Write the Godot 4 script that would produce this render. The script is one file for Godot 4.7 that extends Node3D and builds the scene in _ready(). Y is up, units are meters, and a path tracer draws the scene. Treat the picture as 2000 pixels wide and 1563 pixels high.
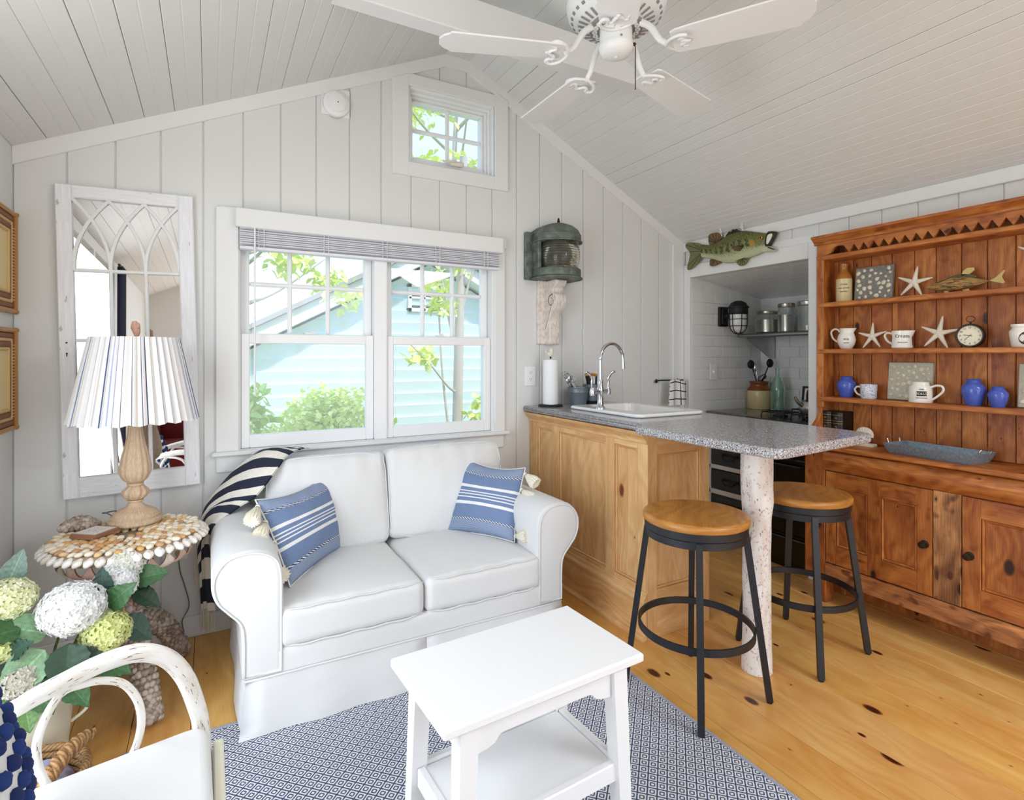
extends Node3D
# A white cottage living room with a sleeper sofa, a granite bar and a pine dresser.
# Axes: x right along the window wall, y up, z from the window wall (z = 0) towards the camera. Metres.

const ROOM_L := -0.665
const ROOM_R := 2.92
const ROOM_B := 5.2
const EAVE := 2.04

var M := {}
var rng := RandomNumberGenerator.new()
var taken := {}


# ---------------------------------------------------------------- mesh building
class G:
	var st := SurfaceTool.new()
	var smooth := -1
	var col := Color.WHITE
	var grain := 1
	var off := Vector2.ZERO
	var T := Transform3D()
	var group_next := 1

	func _init() -> void:
		st.begin(Mesh.PRIMITIVE_TRIANGLES)

	func uvp(p: Vector3, n: Vector3) -> Vector2:
		var a := n.abs()
		var ax := 0
		if a.y >= a.x and a.y >= a.z:
			ax = 1
		elif a.z >= a.x:
			ax = 2
		if ax == grain:
			var i := (grain + 1) % 3
			var j := (grain + 2) % 3
			return Vector2(p[i], p[j]) + off
		return Vector2(p[3 - ax - grain], p[grain]) + off

	func tri(a: Vector3, b: Vector3, c: Vector3, ua: Variant = null, ub: Variant = null, uc: Variant = null) -> void:
		# counter-clockwise seen from outside
		if ua == null:
			var n := (b - a).cross(c - a)
			ua = uvp(a, n)
			ub = uvp(b, n)
			uc = uvp(c, n)
		_v(a, ua)
		_v(c, uc)
		_v(b, ub)

	func _v(p: Vector3, uv: Vector2) -> void:
		st.set_smooth_group(smooth)
		st.set_color(col)
		st.set_uv(uv)
		st.add_vertex(T * p)

	func quad(a: Vector3, b: Vector3, c: Vector3, d: Vector3, ua: Variant = null, ub: Variant = null, uc: Variant = null, ud: Variant = null) -> void:
		if ua == null:
			var n := (c - a).cross(d - b)
			ua = uvp(a, n)
			ub = uvp(b, n)
			uc = uvp(c, n)
			ud = uvp(d, n)
		tri(a, b, c, ua, ub, uc)
		tri(a, c, d, ua, uc, ud)

	func box(c: Vector3, s: Vector3, bev := 0.0) -> void:
		var h := s * 0.5
		var b: float = minf(bev, minf(h.x, minf(h.y, h.z)) * 0.95)
		if b <= 0.0:
			for ax in 3:
				for sg in [-1.0, 1.0]:
					var u := Vector3()
					var v := Vector3()
					var n := Vector3()
					n[ax] = h[ax] * sg
					u[(ax + 1) % 3] = h[(ax + 1) % 3]
					v[(ax + 2) % 3] = h[(ax + 2) % 3] * sg
					quad(c + n - u - v, c + n + u - v, c + n + u + v, c + n - u + v)
			return
		for ax in 3:
			var i := (ax + 1) % 3
			var j := (ax + 2) % 3
			for sg in [-1.0, 1.0]:
				var u := Vector3()
				var v := Vector3()
				var n := Vector3()
				n[ax] = h[ax] * sg
				u[i] = h[i] - b
				v[j] = (h[j] - b) * sg
				quad(c + n - u - v, c + n + u - v, c + n + u + v, c + n - u + v)
		for ax in 3:
			var i := (ax + 1) % 3
			var j := (ax + 2) % 3
			for si in [-1.0, 1.0]:
				for sj in [-1.0, 1.0]:
					var p := Vector3()
					var q := Vector3()
					var e := Vector3()
					p[i] = h[i] * si
					p[j] = (h[j] - b) * sj
					q[i] = (h[i] - b) * si
					q[j] = h[j] * sj
					e[ax] = h[ax] - b
					if si * sj > 0:
						quad(c + p - e, c + q - e, c + q + e, c + p + e)
					else:
						quad(c + q - e, c + p - e, c + p + e, c + q + e)
		for sx in [-1.0, 1.0]:
			for sy in [-1.0, 1.0]:
				for sz in [-1.0, 1.0]:
					var s3 := Vector3(sx, sy, sz)
					var k := h - Vector3(b, b, b)
					var a := c + s3 * Vector3(h.x, k.y, k.z)
					var d := c + s3 * Vector3(k.x, h.y, k.z)
					var e := c + s3 * Vector3(k.x, k.y, h.z)
					if sx * sy * sz > 0:
						tri(a, d, e)
					else:
						tri(a, e, d)

	# a rounded box with crowned faces; deform bends each point
	func rbox(c: Vector3, s: Vector3, r: float, n := 8, deform: Variant = null) -> void:
		var h := s * 0.5
		var old := smooth
		smooth = 0
		for ax in 3:
			var i := (ax + 1) % 3
			var j := (ax + 2) % 3
			for sg in [-1.0, 1.0]:
				var rows := []
				for a in n + 1:
					var row := PackedVector3Array()
					for b in n + 1:
						var p := Vector3()
						p[ax] = h[ax] * sg
						p[i] = _spread(a, n, h[i], r)
						p[j] = _spread(b, n, h[j], r) * sg
						var q := p.clamp(-(h - Vector3(r, r, r)), h - Vector3(r, r, r))
						p = q + (p - q).normalized() * r
						if deform != null:
							p = deform.call(p)
						row.append(c + p)
					rows.append(row)
				for a in n:
					for b in n:
						quad(rows[a][b], rows[a + 1][b], rows[a + 1][b + 1], rows[a][b + 1])
		smooth = old

	func _spread(k: int, n: int, h: float, r: float) -> float:
		# a third of the steps on each rounded edge
		var e: int = maxi(1, n / 4)
		if k <= e:
			return -h + r * (1.0 - cos(float(k) / e * PI / 2.0)) * 1.0
		if k >= n - e:
			return h - r * (1.0 - cos(float(n - k) / e * PI / 2.0))
		return lerpf(-h + r, h - r, float(k - e) / (n - 2 * e))

	func tube(path: PackedVector3Array, radius, seg := 10, closed := false, caps := true, squash := 1.0, up := Vector3.ZERO) -> void:
		var n := path.size()
		var old := smooth
		smooth = 0
		var rings := []
		var prev := Vector3.ZERO
		var run := 0.0
		for k in n:
			var t: Vector3
			if closed:
				t = (path[(k + 1) % n] - path[(k - 1 + n) % n]).normalized()
			else:
				t = (path[mini(k + 1, n - 1)] - path[maxi(k - 1, 0)]).normalized()
			var x: Vector3
			if prev == Vector3.ZERO:
				x = up if up != Vector3.ZERO else (Vector3.UP if absf(t.y) < 0.9 else Vector3.RIGHT)
			else:
				x = prev
			x = (x - t * x.dot(t)).normalized()
			prev = x
			var y := t.cross(x)
			if k > 0:
				run += path[k].distance_to(path[k - 1])
			var r := 0.0
			if radius is Array or radius is PackedFloat32Array:
				var at: float = float(k) / maxi(1, n - 1) * (radius.size() - 1)
				r = lerpf(radius[int(at)], radius[mini(int(at) + 1, radius.size() - 1)], at - int(at))
			else:
				r = radius
			var ring := PackedVector3Array()
			for i in seg:
				var a := TAU * i / seg
				ring.append(path[k] + x * cos(a) * r + y * sin(a) * r * squash)
			rings.append([ring, run, r])
		var m := n if closed else n - 1
		for k in m:
			var A: PackedVector3Array = rings[k][0]
			var B: PackedVector3Array = rings[(k + 1) % n][0]
			var va: float = rings[k][1]
			var vb: float = rings[(k + 1) % n][1]
			if closed and k == n - 1:
				vb = va + path[0].distance_to(path[k])
			for i in seg:
				var j := (i + 1) % seg
				var ua: float = float(i) / seg * TAU * rings[k][2]
				var ub: float = float(i + 1) / seg * TAU * rings[k][2]
				quad(A[i], A[j], B[j], B[i], Vector2(ua, va) + off, Vector2(ub, va) + off, Vector2(ub, vb) + off, Vector2(ua, vb) + off)
		if caps and not closed:
			smooth = -1
			for i in range(1, seg - 1):
				tri(rings[0][0][0], rings[0][0][i + 1], rings[0][0][i])
				tri(rings[n - 1][0][0], rings[n - 1][0][i], rings[n - 1][0][i + 1])
		smooth = old

	# profile of (radius, height), from the foot up; corners sharper than 40 degrees stay sharp
	func lathe(prof: Array, seg := 32, at := Vector3.ZERO, shape: Variant = null, close := false) -> void:
		var old := smooth
		var sg := 10 + group_next
		group_next += 60
		var n := prof.size()
		var m := n if close else n - 1
		for k in m:
			var p: Vector2 = prof[k]
			var q: Vector2 = prof[(k + 1) % n]
			if k > 0:
				var d0: Vector2 = (prof[k] - prof[k - 1]).normalized()
				var d1: Vector2 = (q - p).normalized()
				if d0.dot(d1) < 0.72:
					sg += 1
			smooth = sg
			for i in seg:
				var a0 := TAU * i / seg
				var a1 := TAU * ((i + 1) % seg) / seg
				var P := [_lp(p, a0, shape), _lp(p, a1, shape), _lp(q, a1, shape), _lp(q, a0, shape)]
				var u0 := Vector2(a0 / TAU, p.y) 
				var u1 := Vector2(float(i + 1) / seg, p.y)
				var u2 := Vector2(float(i + 1) / seg, q.y)
				var u3 := Vector2(a0 / TAU, q.y)
				if p.x > 1e-6 and q.x > 1e-6:
					quad(at + P[0], at + P[3], at + P[2], at + P[1], u0, u3, u2, u1)
				elif p.x > 1e-6:
					tri(at + P[0], at + P[2], at + P[1], u0, u2, u1)
				elif q.x > 1e-6:
					tri(at + P[0], at + P[3], at + P[2], u0, u3, u2)
		smooth = old

	func _lp(p: Vector2, a: float, shape) -> Vector3:
		var r := p.x
		if shape != null:
			r *= shape.call(a, p.y)
		return Vector3(cos(a) * r, p.y, sin(a) * r)

	# polygon in x, y (any turn), pushed from z = d0 to z = d1, front edge chamfered by bev
	func prism(poly: PackedVector2Array, d0: float, d1: float, bev := 0.0, both := false) -> void:
		var pts := poly.duplicate()
		if pts.size() < 3:
			return
		if _area(pts) < 0.0:
			pts.reverse()
		var n := pts.size()
		var ins := pts.duplicate()
		if bev > 0.0:
			for k in n:
				var e0 := (pts[k] - pts[(k - 1 + n) % n]).normalized()
				var e1 := (pts[(k + 1) % n] - pts[k]).normalized()
				var n0 := Vector2(-e0.y, e0.x)
				var n1 := Vector2(-e1.y, e1.x)
				var mm := n0 + n1
				var d: float = maxf(0.3, mm.dot(n0))
				ins[k] = pts[k] + mm * (bev / d)
		var idx := Geometry2D.triangulate_polygon(pts)
		var back := ins if both else pts
		for k in range(0, idx.size(), 3):
			var a := idx[k]
			var b := idx[k + 1]
			var c := idx[k + 2]
			if (pts[b] - pts[a]).cross(pts[c] - pts[a]) < 0.0:
				var s := b
				b = c
				c = s
			tri(_z(ins[a], d1), _z(ins[b], d1), _z(ins[c], d1))
			tri(_z(back[a], d0), _z(back[c], d0), _z(back[b], d0))
		var lo := d0 + (bev if both else 0.0)
		for k in n:
			var j := (k + 1) % n
			quad(_z(pts[k], lo), _z(pts[j], lo), _z(pts[j], d1 - bev), _z(pts[k], d1 - bev))
			if bev > 0.0:
				quad(_z(pts[k], d1 - bev), _z(pts[j], d1 - bev), _z(ins[j], d1), _z(ins[k], d1))
				if both:
					quad(_z(ins[k], d0), _z(ins[j], d0), _z(pts[j], lo), _z(pts[k], lo))

	func _z(p: Vector2, z: float) -> Vector3:
		return Vector3(p.x, p.y, z)

	func _area(p: PackedVector2Array) -> float:
		var s := 0.0
		for k in p.size():
			s += p[k].cross(p[(k + 1) % p.size()])
		return s

	func inset(pts: PackedVector2Array, b: float) -> PackedVector2Array:
		var n := pts.size()
		var r := pts.duplicate()
		for k in n:
			var e0 := (pts[k] - pts[(k - 1 + n) % n]).normalized()
			var e1 := (pts[(k + 1) % n] - pts[k]).normalized()
			var n0 := Vector2(-e0.y, e0.x)
			var mm := n0 + Vector2(-e1.y, e1.x)
			r[k] = pts[k] + mm * (b / maxf(0.3, mm.dot(n0)))
		return r

	# a smooth closed outline pushed along z, its two ends rounded over r
	func extrude(prof: PackedVector2Array, z0: float, z1: float, r := 0.01, steps := 4, mid := 1, bend: Variant = null) -> void:
		var pts := prof.duplicate()
		if _area(pts) < 0.0:
			pts.reverse()
		var rings := []
		for k in steps + 1:
			var a := PI / 2 * k / steps
			rings.append([inset(pts, r * (1.0 - sin(a))), z0 + r * (1.0 - cos(a))])
		for k in range(1, mid):
			rings.append([pts, lerpf(z0 + r, z1 - r, float(k) / mid)])
		for k in range(steps, -1, -1):
			var a := PI / 2 * k / steps
			rings.append([inset(pts, r * (1.0 - sin(a))), z1 - r * (1.0 - cos(a))])
		var R := []
		for q in rings:
			var row := PackedVector3Array()
			for p in q[0]:
				var w := Vector3(p.x, p.y, q[1])
				if bend != null:
					w = bend.call(w)
				row.append(w)
			R.append(row)
		var old := smooth
		smooth = 0
		var n := pts.size()
		for k in R.size() - 1:
			for i in n:
				var j := (i + 1) % n
				quad(R[k][i], R[k][j], R[k + 1][j], R[k + 1][i])
		smooth = 1
		var idx := Geometry2D.triangulate_polygon(rings[0][0])
		var e := R.size() - 1
		for k in range(0, idx.size(), 3):
			var a := idx[k]
			var b := idx[k + 1]
			var c := idx[k + 2]
			var P: PackedVector2Array = rings[0][0]
			if (P[b] - P[a]).cross(P[c] - P[a]) < 0.0:
				var s := b
				b = c
				c = s
			tri(R[e][a], R[e][b], R[e][c])
			tri(R[0][a], R[0][c], R[0][b])
		smooth = old

	# surface of fn(u, v) -> Vector3 over nu by nv cells; outside is where du x dv points
	func sheet(nu: int, nv: int, fn: Callable, uvs := Vector2.ZERO) -> void:
		var old := smooth
		if smooth < 0:
			smooth = 0
		var rows := []
		for i in nu + 1:
			var row := PackedVector3Array()
			for j in nv + 1:
				row.append(fn.call(float(i) / nu, float(j) / nv))
			rows.append(row)
		for i in nu:
			for j in nv:
				if uvs == Vector2.ZERO:
					quad(rows[i][j], rows[i + 1][j], rows[i + 1][j + 1], rows[i][j + 1])
				else:
					var a := Vector2(float(i) / nu, float(j) / nv) * uvs
					var b := Vector2(float(i + 1) / nu, float(j + 1) / nv) * uvs
					quad(rows[i][j], rows[i + 1][j], rows[i + 1][j + 1], rows[i][j + 1], a, Vector2(b.x, a.y), b, Vector2(a.x, b.y))
		smooth = old

	# an ellipsoid-like lump
	func ball(c: Vector3, r: Vector3, nu := 10, nv := 6, wob: Variant = null) -> void:
		var f := func(u: float, v: float) -> Vector3:
			var a := u * TAU
			var e := (v - 0.5) * PI
			var d := Vector3(cos(e) * cos(-a), sin(e), cos(e) * sin(-a))
			var k := 1.0
			if wob != null:
				k = wob.call(d)
			return c + d * r * k
		var old := smooth
		smooth = 0
		for i in nu:
			for j in nv:
				var p: Vector3 = f.call(float(i) / nu, float(j) / nv)
				var q: Vector3 = f.call(float((i + 1) % nu) / nu, float(j) / nv)
				var s: Vector3 = f.call(float((i + 1) % nu) / nu, float(j + 1) / nv)
				var t: Vector3 = f.call(float(i) / nu, float(j + 1) / nv)
				var ua := Vector2(float(i) / nu, float(j) / nv)
				var ub := Vector2(float(i + 1) / nu, float(j) / nv)
				var uc := Vector2(float(i + 1) / nu, float(j + 1) / nv)
				var ud := Vector2(float(i) / nu, float(j + 1) / nv)
				if j == 0:
					tri(p, s, t, ua, uc, ud)
				elif j == nv - 1:
					tri(p, q, s, ua, ub, uc)
				else:
					quad(p, q, s, t, ua, ub, uc, ud)
		smooth = old

	func done(m: Material) -> ArrayMesh:
		st.generate_normals()
		st.index()
		st.set_material(m)
		return st.commit()


func g(grain := 1, tint := Color.WHITE) -> G:
	var x := G.new()
	x.grain = grain
	x.col = tint
	x.off = Vector2(rng.randf() * 0.3, rng.randf() * 2.0)
	return x


func numbered(called: String) -> String:
	if not taken.has(called):
		taken[called] = 0
		return called
	taken[called] += 1
	return "%s_%03d" % [called, taken[called]]


func obj(called: String, b: G, m: Material, parent: Node3D = null) -> MeshInstance3D:
	return put(called, b.done(m), parent)


func put(called: String, mesh: Mesh, parent: Node3D = null) -> MeshInstance3D:
	var o := MeshInstance3D.new()
	o.mesh = mesh
	if parent == null:
		o.name = numbered(called)
		add_child(o, true)
	else:
		o.name = called
		parent.add_child(o, true)
	return o


func tag(o: Node3D, label: String, category: String, group := "") -> void:
	o.set_meta("label", label)
	o.set_meta("category", category)
	if group:
		o.set_meta("group", group)


func thing(called: String, label: String, category: String, at := Vector3.ZERO, turn := 0.0, group := "") -> Node3D:
	var o := Node3D.new()
	o.name = numbered(called)
	add_child(o, true)
	o.position = at
	o.rotation.y = turn
	tag(o, label, category, group)
	return o


func setting(called: String, label: String) -> Node3D:
	var o := Node3D.new()
	o.name = called
	add_child(o, true)
	o.set_meta("kind", "structure")
	o.set_meta("label", label)
	o.set_meta("category", called.split("_")[0])
	return o


func dup(o: Node3D, called: String, at: Vector3, turn: float, label: String) -> Node3D:
	var c: Node3D = o.duplicate()
	c.name = numbered(called)
	add_child(c, true)
	c.position = at
	c.rotation.y = turn
	c.set_meta("label", label)
	return c


func V(x: float, y: float, z: float) -> Vector3:
	return Vector3(x, y, z)


func pv(a: Array) -> PackedVector3Array:
	return PackedVector3Array(a)


func p2(a: Array) -> PackedVector2Array:
	var r := PackedVector2Array()
	for k in range(0, a.size(), 2):
		r.append(Vector2(a[k], a[k + 1]))
	return r


func curve(pts: Array, n := 8, closed := false) -> PackedVector3Array:
	# Catmull-Rom through the points
	var r := PackedVector3Array()
	var m := pts.size()
	var last := m if closed else m - 1
	for k in last:
		var a: Vector3 = pts[(k - 1 + m) % m] if closed or k > 0 else pts[0] * 2.0 - pts[1]
		var b: Vector3 = pts[k]
		var c: Vector3 = pts[(k + 1) % m]
		var d: Vector3 = pts[(k + 2) % m] if closed or k + 2 < m else c * 2.0 - b
		for i in n:
			r.append(b.cubic_interpolate(c, a, d, float(i) / n))
	if not closed:
		r.append(pts[m - 1])
	return r


func curve2(pts: Array, n := 6, closed := false) -> PackedVector2Array:
	var q := []
	for p in pts:
		q.append(Vector3(p.x, p.y, 0))
	var r := PackedVector2Array()
	for p in curve(q, n, closed):
		r.append(Vector2(p.x, p.y))
	return r


func arr2(p: PackedVector2Array) -> Array:
	return Array(p)


# ---------------------------------------------------------------- the scene
func _ready() -> void:
	rng.seed = 20240611
	# camera: shifted lens, level, 28.9 degrees to the right of the window wall's normal
	var cam := Camera3D.new()
	cam.name = "camera"
	add_child(cam)
	cam.projection = Camera3D.PROJECTION_FRUSTUM
	cam.keep_aspect = Camera3D.KEEP_HEIGHT
	cam.near = 0.05
	cam.far = 200.0
	cam.size = 1563.0 / 1073.0 * cam.near
	cam.frustum_offset = Vector2(0.0, -(781.5 - 694.0) / 1073.0 * cam.near)
	cam.position = V(0, 1.235, 2.796)
	cam.rotation_degrees = V(0, -28.89, 0)
	cam.current = true
	# sky: a bright hazy day
	var we := WorldEnvironment.new()
	we.name = "world"
	var env := Environment.new()
	env.background_mode = Environment.BG_SKY
	var sky := Sky.new()
	var sm := ProceduralSkyMaterial.new()
	sm.sky_top_color = Color(0.70, 0.82, 0.98)
	sm.sky_horizon_color = Color(0.86, 0.92, 1.0)
	sm.ground_bottom_color = Color(0.42, 0.45, 0.36)
	sm.ground_horizon_color = Color(0.80, 0.84, 0.82)
	sm.sky_energy_multiplier = 1.0
	sky.sky_material = sm
	env.sky = sky
	env.background_energy_multiplier = 1.75
	env.tonemap_mode = Environment.TONE_MAPPER_LINEAR
	env.tonemap_exposure = 1.08
	env.sdfgi_enabled = true
	env.ssao_enabled = true
	env.ssil_enabled = true
	we.environment = env
	add_child(we)
	var sun := DirectionalLight3D.new()
	sun.name = "sun"
	sun.light_energy = 0.95
	sun.light_color = Color(1.0, 0.96, 0.88)
	sun.light_angular_distance = 2.0
	sun.shadow_enabled = true
	sun.rotation_degrees = V(-56, 24, 0)
	add_child(sun)
	# glazing out of view, placed to light the room from behind, above and left
	daylight("unseen_rear_light", V(1.1, 1.15, ROOM_B - 0.02), V(0, 0, -1), Vector2(2.5, 2.0), 3.0)  # rear opening, out of view, lights the faces turned to the camera
	daylight("unseen_roof_light", V(2.22, 2.34, 3.7), V(-0.459, -0.888, 0), Vector2(1.3, 0.7), 3.4)  # unseen, placed overhead to light the floor and tabletops
	daylight("daylight_left_door", V(ROOM_L + 0.02, 1.0, 1.65), V(1, 0, 0), Vector2(1.3, 1.8), 2.9)  # left glazing, out of view but for the mirror, lights left-hand faces
	materials()
	build_room()
	build_all()


func daylight(called: String, at: Vector3, towards: Vector3, size: Vector2, energy: float) -> void:
	var l := AreaLight3D.new()
	l.name = called
	l.area_size = size
	l.light_energy = energy
	l.light_color = Color(0.95, 0.975, 1.0)
	l.area_range = 12.0
	l.area_attenuation = 2.0
	l.shadow_enabled = true
	add_child(l)
	l.position = at
	l.look_at_from_position(at, at + towards, Vector3.UP if absf(towards.y) < 0.9 else Vector3.RIGHT)


# ---------------------------------------------------------------- materials
func mat(c: Color, rough := 0.6, metal := 0.0) -> StandardMaterial3D:
	var m := StandardMaterial3D.new()
	m.albedo_color = c
	m.roughness = rough
	m.metallic = metal
	m.vertex_color_use_as_albedo = true
	return m


func texmat(c: Color, tex: Texture2D, size: Vector2, rough := 0.6) -> StandardMaterial3D:
	# size: metres that one picture covers
	var m := mat(c, rough)
	m.albedo_texture = tex
	m.uv1_scale = V(1.0 / size.x, 1.0 / size.y, 1.0)
	return m


func noise(s: int, f: float, oct := 3) -> FastNoiseLite:
	var n := FastNoiseLite.new()
	n.seed = s
	n.frequency = f
	n.noise_type = FastNoiseLite.TYPE_SIMPLEX_SMOOTH
	n.fractal_octaves = oct
	return n


func picture(w: int, h: int, f: Callable) -> ImageTexture:
	var d := PackedByteArray()
	d.resize(w * h * 3)
	var k := 0
	for y in h:
		for x in w:
			var c: Color = f.call(x, y)
			d[k] = clampi(int(c.r * 255.0), 0, 255)
			d[k + 1] = clampi(int(c.g * 255.0), 0, 255)
			d[k + 2] = clampi(int(c.b * 255.0), 0, 255)
			k += 3
	return ImageTexture.create_from_image(Image.create_from_data(w, h, false, Image.FORMAT_RGB8, d))


# wood, grain along v; the picture covers 0.5 m by 2 m
func wood(s: int, light: Color, dark: Color, knot: Color, knots: int, streak := 0.5, wear := 0.0) -> ImageTexture:
	var r := RandomNumberGenerator.new()
	r.seed = s
	var kn := []
	for i in knots:
		kn.append([r.randf() * 0.5, r.randf() * 2.0, r.randf_range(0.006, 0.016)])
	for i in int(knots * 1.3):
		kn.append([r.randf() * 0.5, r.randf() * 2.0, r.randf_range(0.0018, 0.0034)])
	var n1 := noise(s, 1.0, 2)
	var n2 := noise(s + 1, 1.0, 3)
	var n3 := noise(s + 2, 1.0, 2)
	var W := 320
	var H := 640
	return picture(W, H, func(px: int, py: int) -> Color:
		var u := px * 0.5 / W
		var v := py * 2.0 / H
		var a := v * PI
		var cx := cos(a) * 0.32
		var cy := sin(a) * 0.32
		var warp := n1.get_noise_3d(u * 5.0, cx * 2.4, cy * 2.4)
		var dist := 0.0
		var kv := 0.0
		for k in kn:
			var du: float = (u - k[0]) / k[2]
			var dv: float = (v - k[1]) / (k[2] * 1.9)
			var q := du * du + dv * dv
			if q < 60.0:
				dist += exp(-q * 0.12) * 1.6
				if q < 2.2:
					kv = maxf(kv, clampf(1.5 - q, 0.0, 1.0))
		var ring := sin((u * 38.0 + warp * 5.0 + dist * 1.3) * 2.6)
		var fine := n2.get_noise_3d(u * 260.0, cx * 9.0, cy * 9.0)
		var broad := n3.get_noise_3d(u * 9.0, cx * 2.0 + 7.0, cy * 2.0)
		var t := 0.42 + ring * 0.2 * streak + fine * 0.5 * streak + broad * 0.42 + dist * 0.10
		if wear > 0.0:
			t += wear * maxf(0.0, n1.get_noise_3d(u * 16.0 + 9.0, cx * 11.0, cy * 11.0) - 0.22) * 1.8
		var c := light.lerp(dark, clampf(t, 0.0, 1.0))
		return c.lerp(knot, kv))


func materials() -> void:
	M.wall = mat(Color(0.89, 0.89, 0.88), 0.55)
	M.white = mat(Color(0.955, 0.955, 0.955), 0.42)
	M.trim = mat(Color(0.925, 0.925, 0.92), 0.45)
	M.glass = mat(Color(0.95, 0.98, 1.0, 0.04), 0.02)
	M.glass.transparency = BaseMaterial3D.TRANSPARENCY_ALPHA
	M.floor = texmat(Color(1, 1, 1), wood(11, Color(0.97, 0.79, 0.49), Color(0.85, 0.58, 0.28), Color(0.27, 0.09, 0.05), 9, 0.45), Vector2(0.5, 2.0), 0.34)
	M.pine = texmat(Color(1, 1, 1), wood(23, Color(0.93, 0.77, 0.55), Color(0.80, 0.58, 0.36), Color(0.46, 0.26, 0.12), 2, 0.7), Vector2(0.5, 2.0), 0.42)
	M.dresser = texmat(Color(1, 1, 1), wood(37, Color(0.82, 0.53, 0.26), Color(0.53, 0.26, 0.09), Color(0.20, 0.09, 0.05), 5, 0.7, 0.5), Vector2(0.5, 2.0), 0.45)
	M.dresser_worn = texmat(Color(1, 1, 1), wood(67, Color(0.90, 0.66, 0.42), Color(0.34, 0.19, 0.11), Color(0.12, 0.06, 0.04), 4, 0.6, 0.8), Vector2(0.5, 2.0), 0.5)
	M.grass = mat(Color(0.45, 0.55, 0.28), 0.9)
	more_materials()


# ---------------------------------------------------------------- the room
func build_room() -> void:
	var wl := noise(5, 1.0, 2)
	# floor boards along z
	var fl := setting("floor", "honey pine board floor with dark knots")
	var b := g(2)
	b.box(V(1.45, -0.06, 2.4), V(4.6, 0.06, 5.9))
	obj("subfloor", b, M.dresser, fl)
	var x := 1.49 - 0.1715 * 13
	while x < 3.7:
		var x1 := minf(x + 0.1715, 3.75)
		var x0 := maxf(x, ROOM_L - 0.12)
		if x1 > x0:
			var t := rng.randf_range(0.86, 1.06)
			b = g(2, Color(t, t * rng.randf_range(0.93, 1.0), t * rng.randf_range(0.86, 1.0)))
			if x0 < ROOM_R - 0.05:
				b.box(V((x0 + x1) / 2, -0.015, 2.55), V(x1 - x0 - 0.0016, 0.03, 5.5), 0.0015)
			else:
				b.box(V((x0 + x1) / 2, -0.015, 0.5), V(x1 - x0 - 0.0016, 0.03, 1.0), 0.0015)
			obj("floor_board", b, M.floor, fl)
		x += 0.1715
	# window wall
	var wb := setting("wall_back", "white vertical board wall with the double window")
	var gable := p2([ROOM_L - 0.12, 0, ROOM_R + 0.12, 0, ROOM_R + 0.12, 1.97, 1.27, 2.9, 1.12, 2.9, ROOM_L - 0.12, 2.02])
	var holes := [Rect2(0.115, 0.79, 1.31, 1.08), Rect2(0.905, 2.24, 0.535, 0.43)]
	b = g()
	for cell in [[-0.8, 0.0, 0.915, 3.0], [0.115, 0, 1.31, 0.79], [0.115, 1.87, 0.79, 1.2], [0.905, 1.87, 0.535, 0.37], [0.905, 2.67, 0.535, 0.4], [1.44, 1.87, 1.7, 1.2], [1.425, 0, 1.7, 1.87]]:
		var r := Rect2(cell[0], cell[1], cell[2], cell[3])
		for p in Geometry2D.intersect_polygons(gable, rect(r)):
			b.prism(p, -0.15, -0.007)
	obj("wall_core", b, M.wall, wb)
	x = -0.665
	var edges := [-0.665, -0.5]
	while edges[-1] + 0.1595 < 2.9:
		edges.append(edges[-1] + 0.1595)
	edges[-1] = 2.92
	for k in edges.size() - 1:
		for p in cut(p2([edges[k] + 0.0022, 0, edges[k + 1] - 0.0022, 0, edges[k + 1] - 0.0022, 3.2, edges[k] + 0.0022, 3.2]), gable, holes):
			b = g()
			b.prism(p, -0.007, 0.0, 0.0028)
			obj("wall_board", b, M.wall, wb)
	# right wall with the stove alcove
	var wr := setting("wall_right", "white board wall on the right with the tiled stove alcove")
	var side := p2([-0.15, 0, ROOM_B + 0.12, 0, ROOM_B + 0.12, 2.06, -0.15, 2.06])
	var mir := Transform3D(Basis(V(0, 0, 1), V(0, 1, 0), V(-1, 0, 0)), V(ROOM_R, 0, 0))   # polygon x -> z, out of the wall -> -x
	b = g()
	b.T = mir
	for cell in [[-0.15, 0, 0.219, 2.1], [0.069, 1.77, 0.857, 0.4], [0.926, 0, 4.5, 2.1]]:
		for p in Geometry2D.intersect_polygons(side, rect(Rect2(cell[0], cell[1], cell[2], cell[3]))):
			b.prism(p, -0.12, -0.007)
	obj("wall_core", b, M.wall, wr)
	var z := 0.02
	while z < ROOM_B:
		for p in cut(p2([z + 0.0022, 0, z + 0.1573, 0, z + 0.1573, 3, z + 0.0022, 3]), side, [Rect2(0.069, -1, 0.857, 2.77)]):
			b = g()
			b.T = mir
			b.prism(p, -0.007, 0.0, 0.0028)
			obj("wall_board", b, M.wall, wr)
		z += 0.1595
	# left wall with a glazed door that lights the room, out of view but for the mirror
	var wlft := setting("wall_left", "white wall on the left")
	var mil := Transform3D(Basis(V(0, 0, -1), V(0, 1, 0), V(1, 0, 0)), V(ROOM_L, 0, 0))   # polygon x -> -z
	b = g()
	b.T = mil
	for cell in [[-0.95, 0, 1.1, 2.06], [-2.35, 1.95, 1.4, 0.11], [-5.35, 0, 3.0, 2.06]]:
		b.prism(rect(Rect2(cell[0], cell[1], cell[2], cell[3])), -0.12, 0.0)
	obj("wall_core", b, M.wall, wlft)
	b = g()
	b.T = mil
	for q in [[-0.95, 0, 0.07, 2.02], [-2.42, 0, 0.07, 2.02], [-2.35, 1.95, 1.4, 0.07], [-1.68, 0.02, 0.06, 1.93]]:
		b.prism(rect(Rect2(q[0], q[1], q[2], q[3])), 0.0, 0.018, 0.003)
	obj("casing", b, M.trim, wlft)
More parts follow.
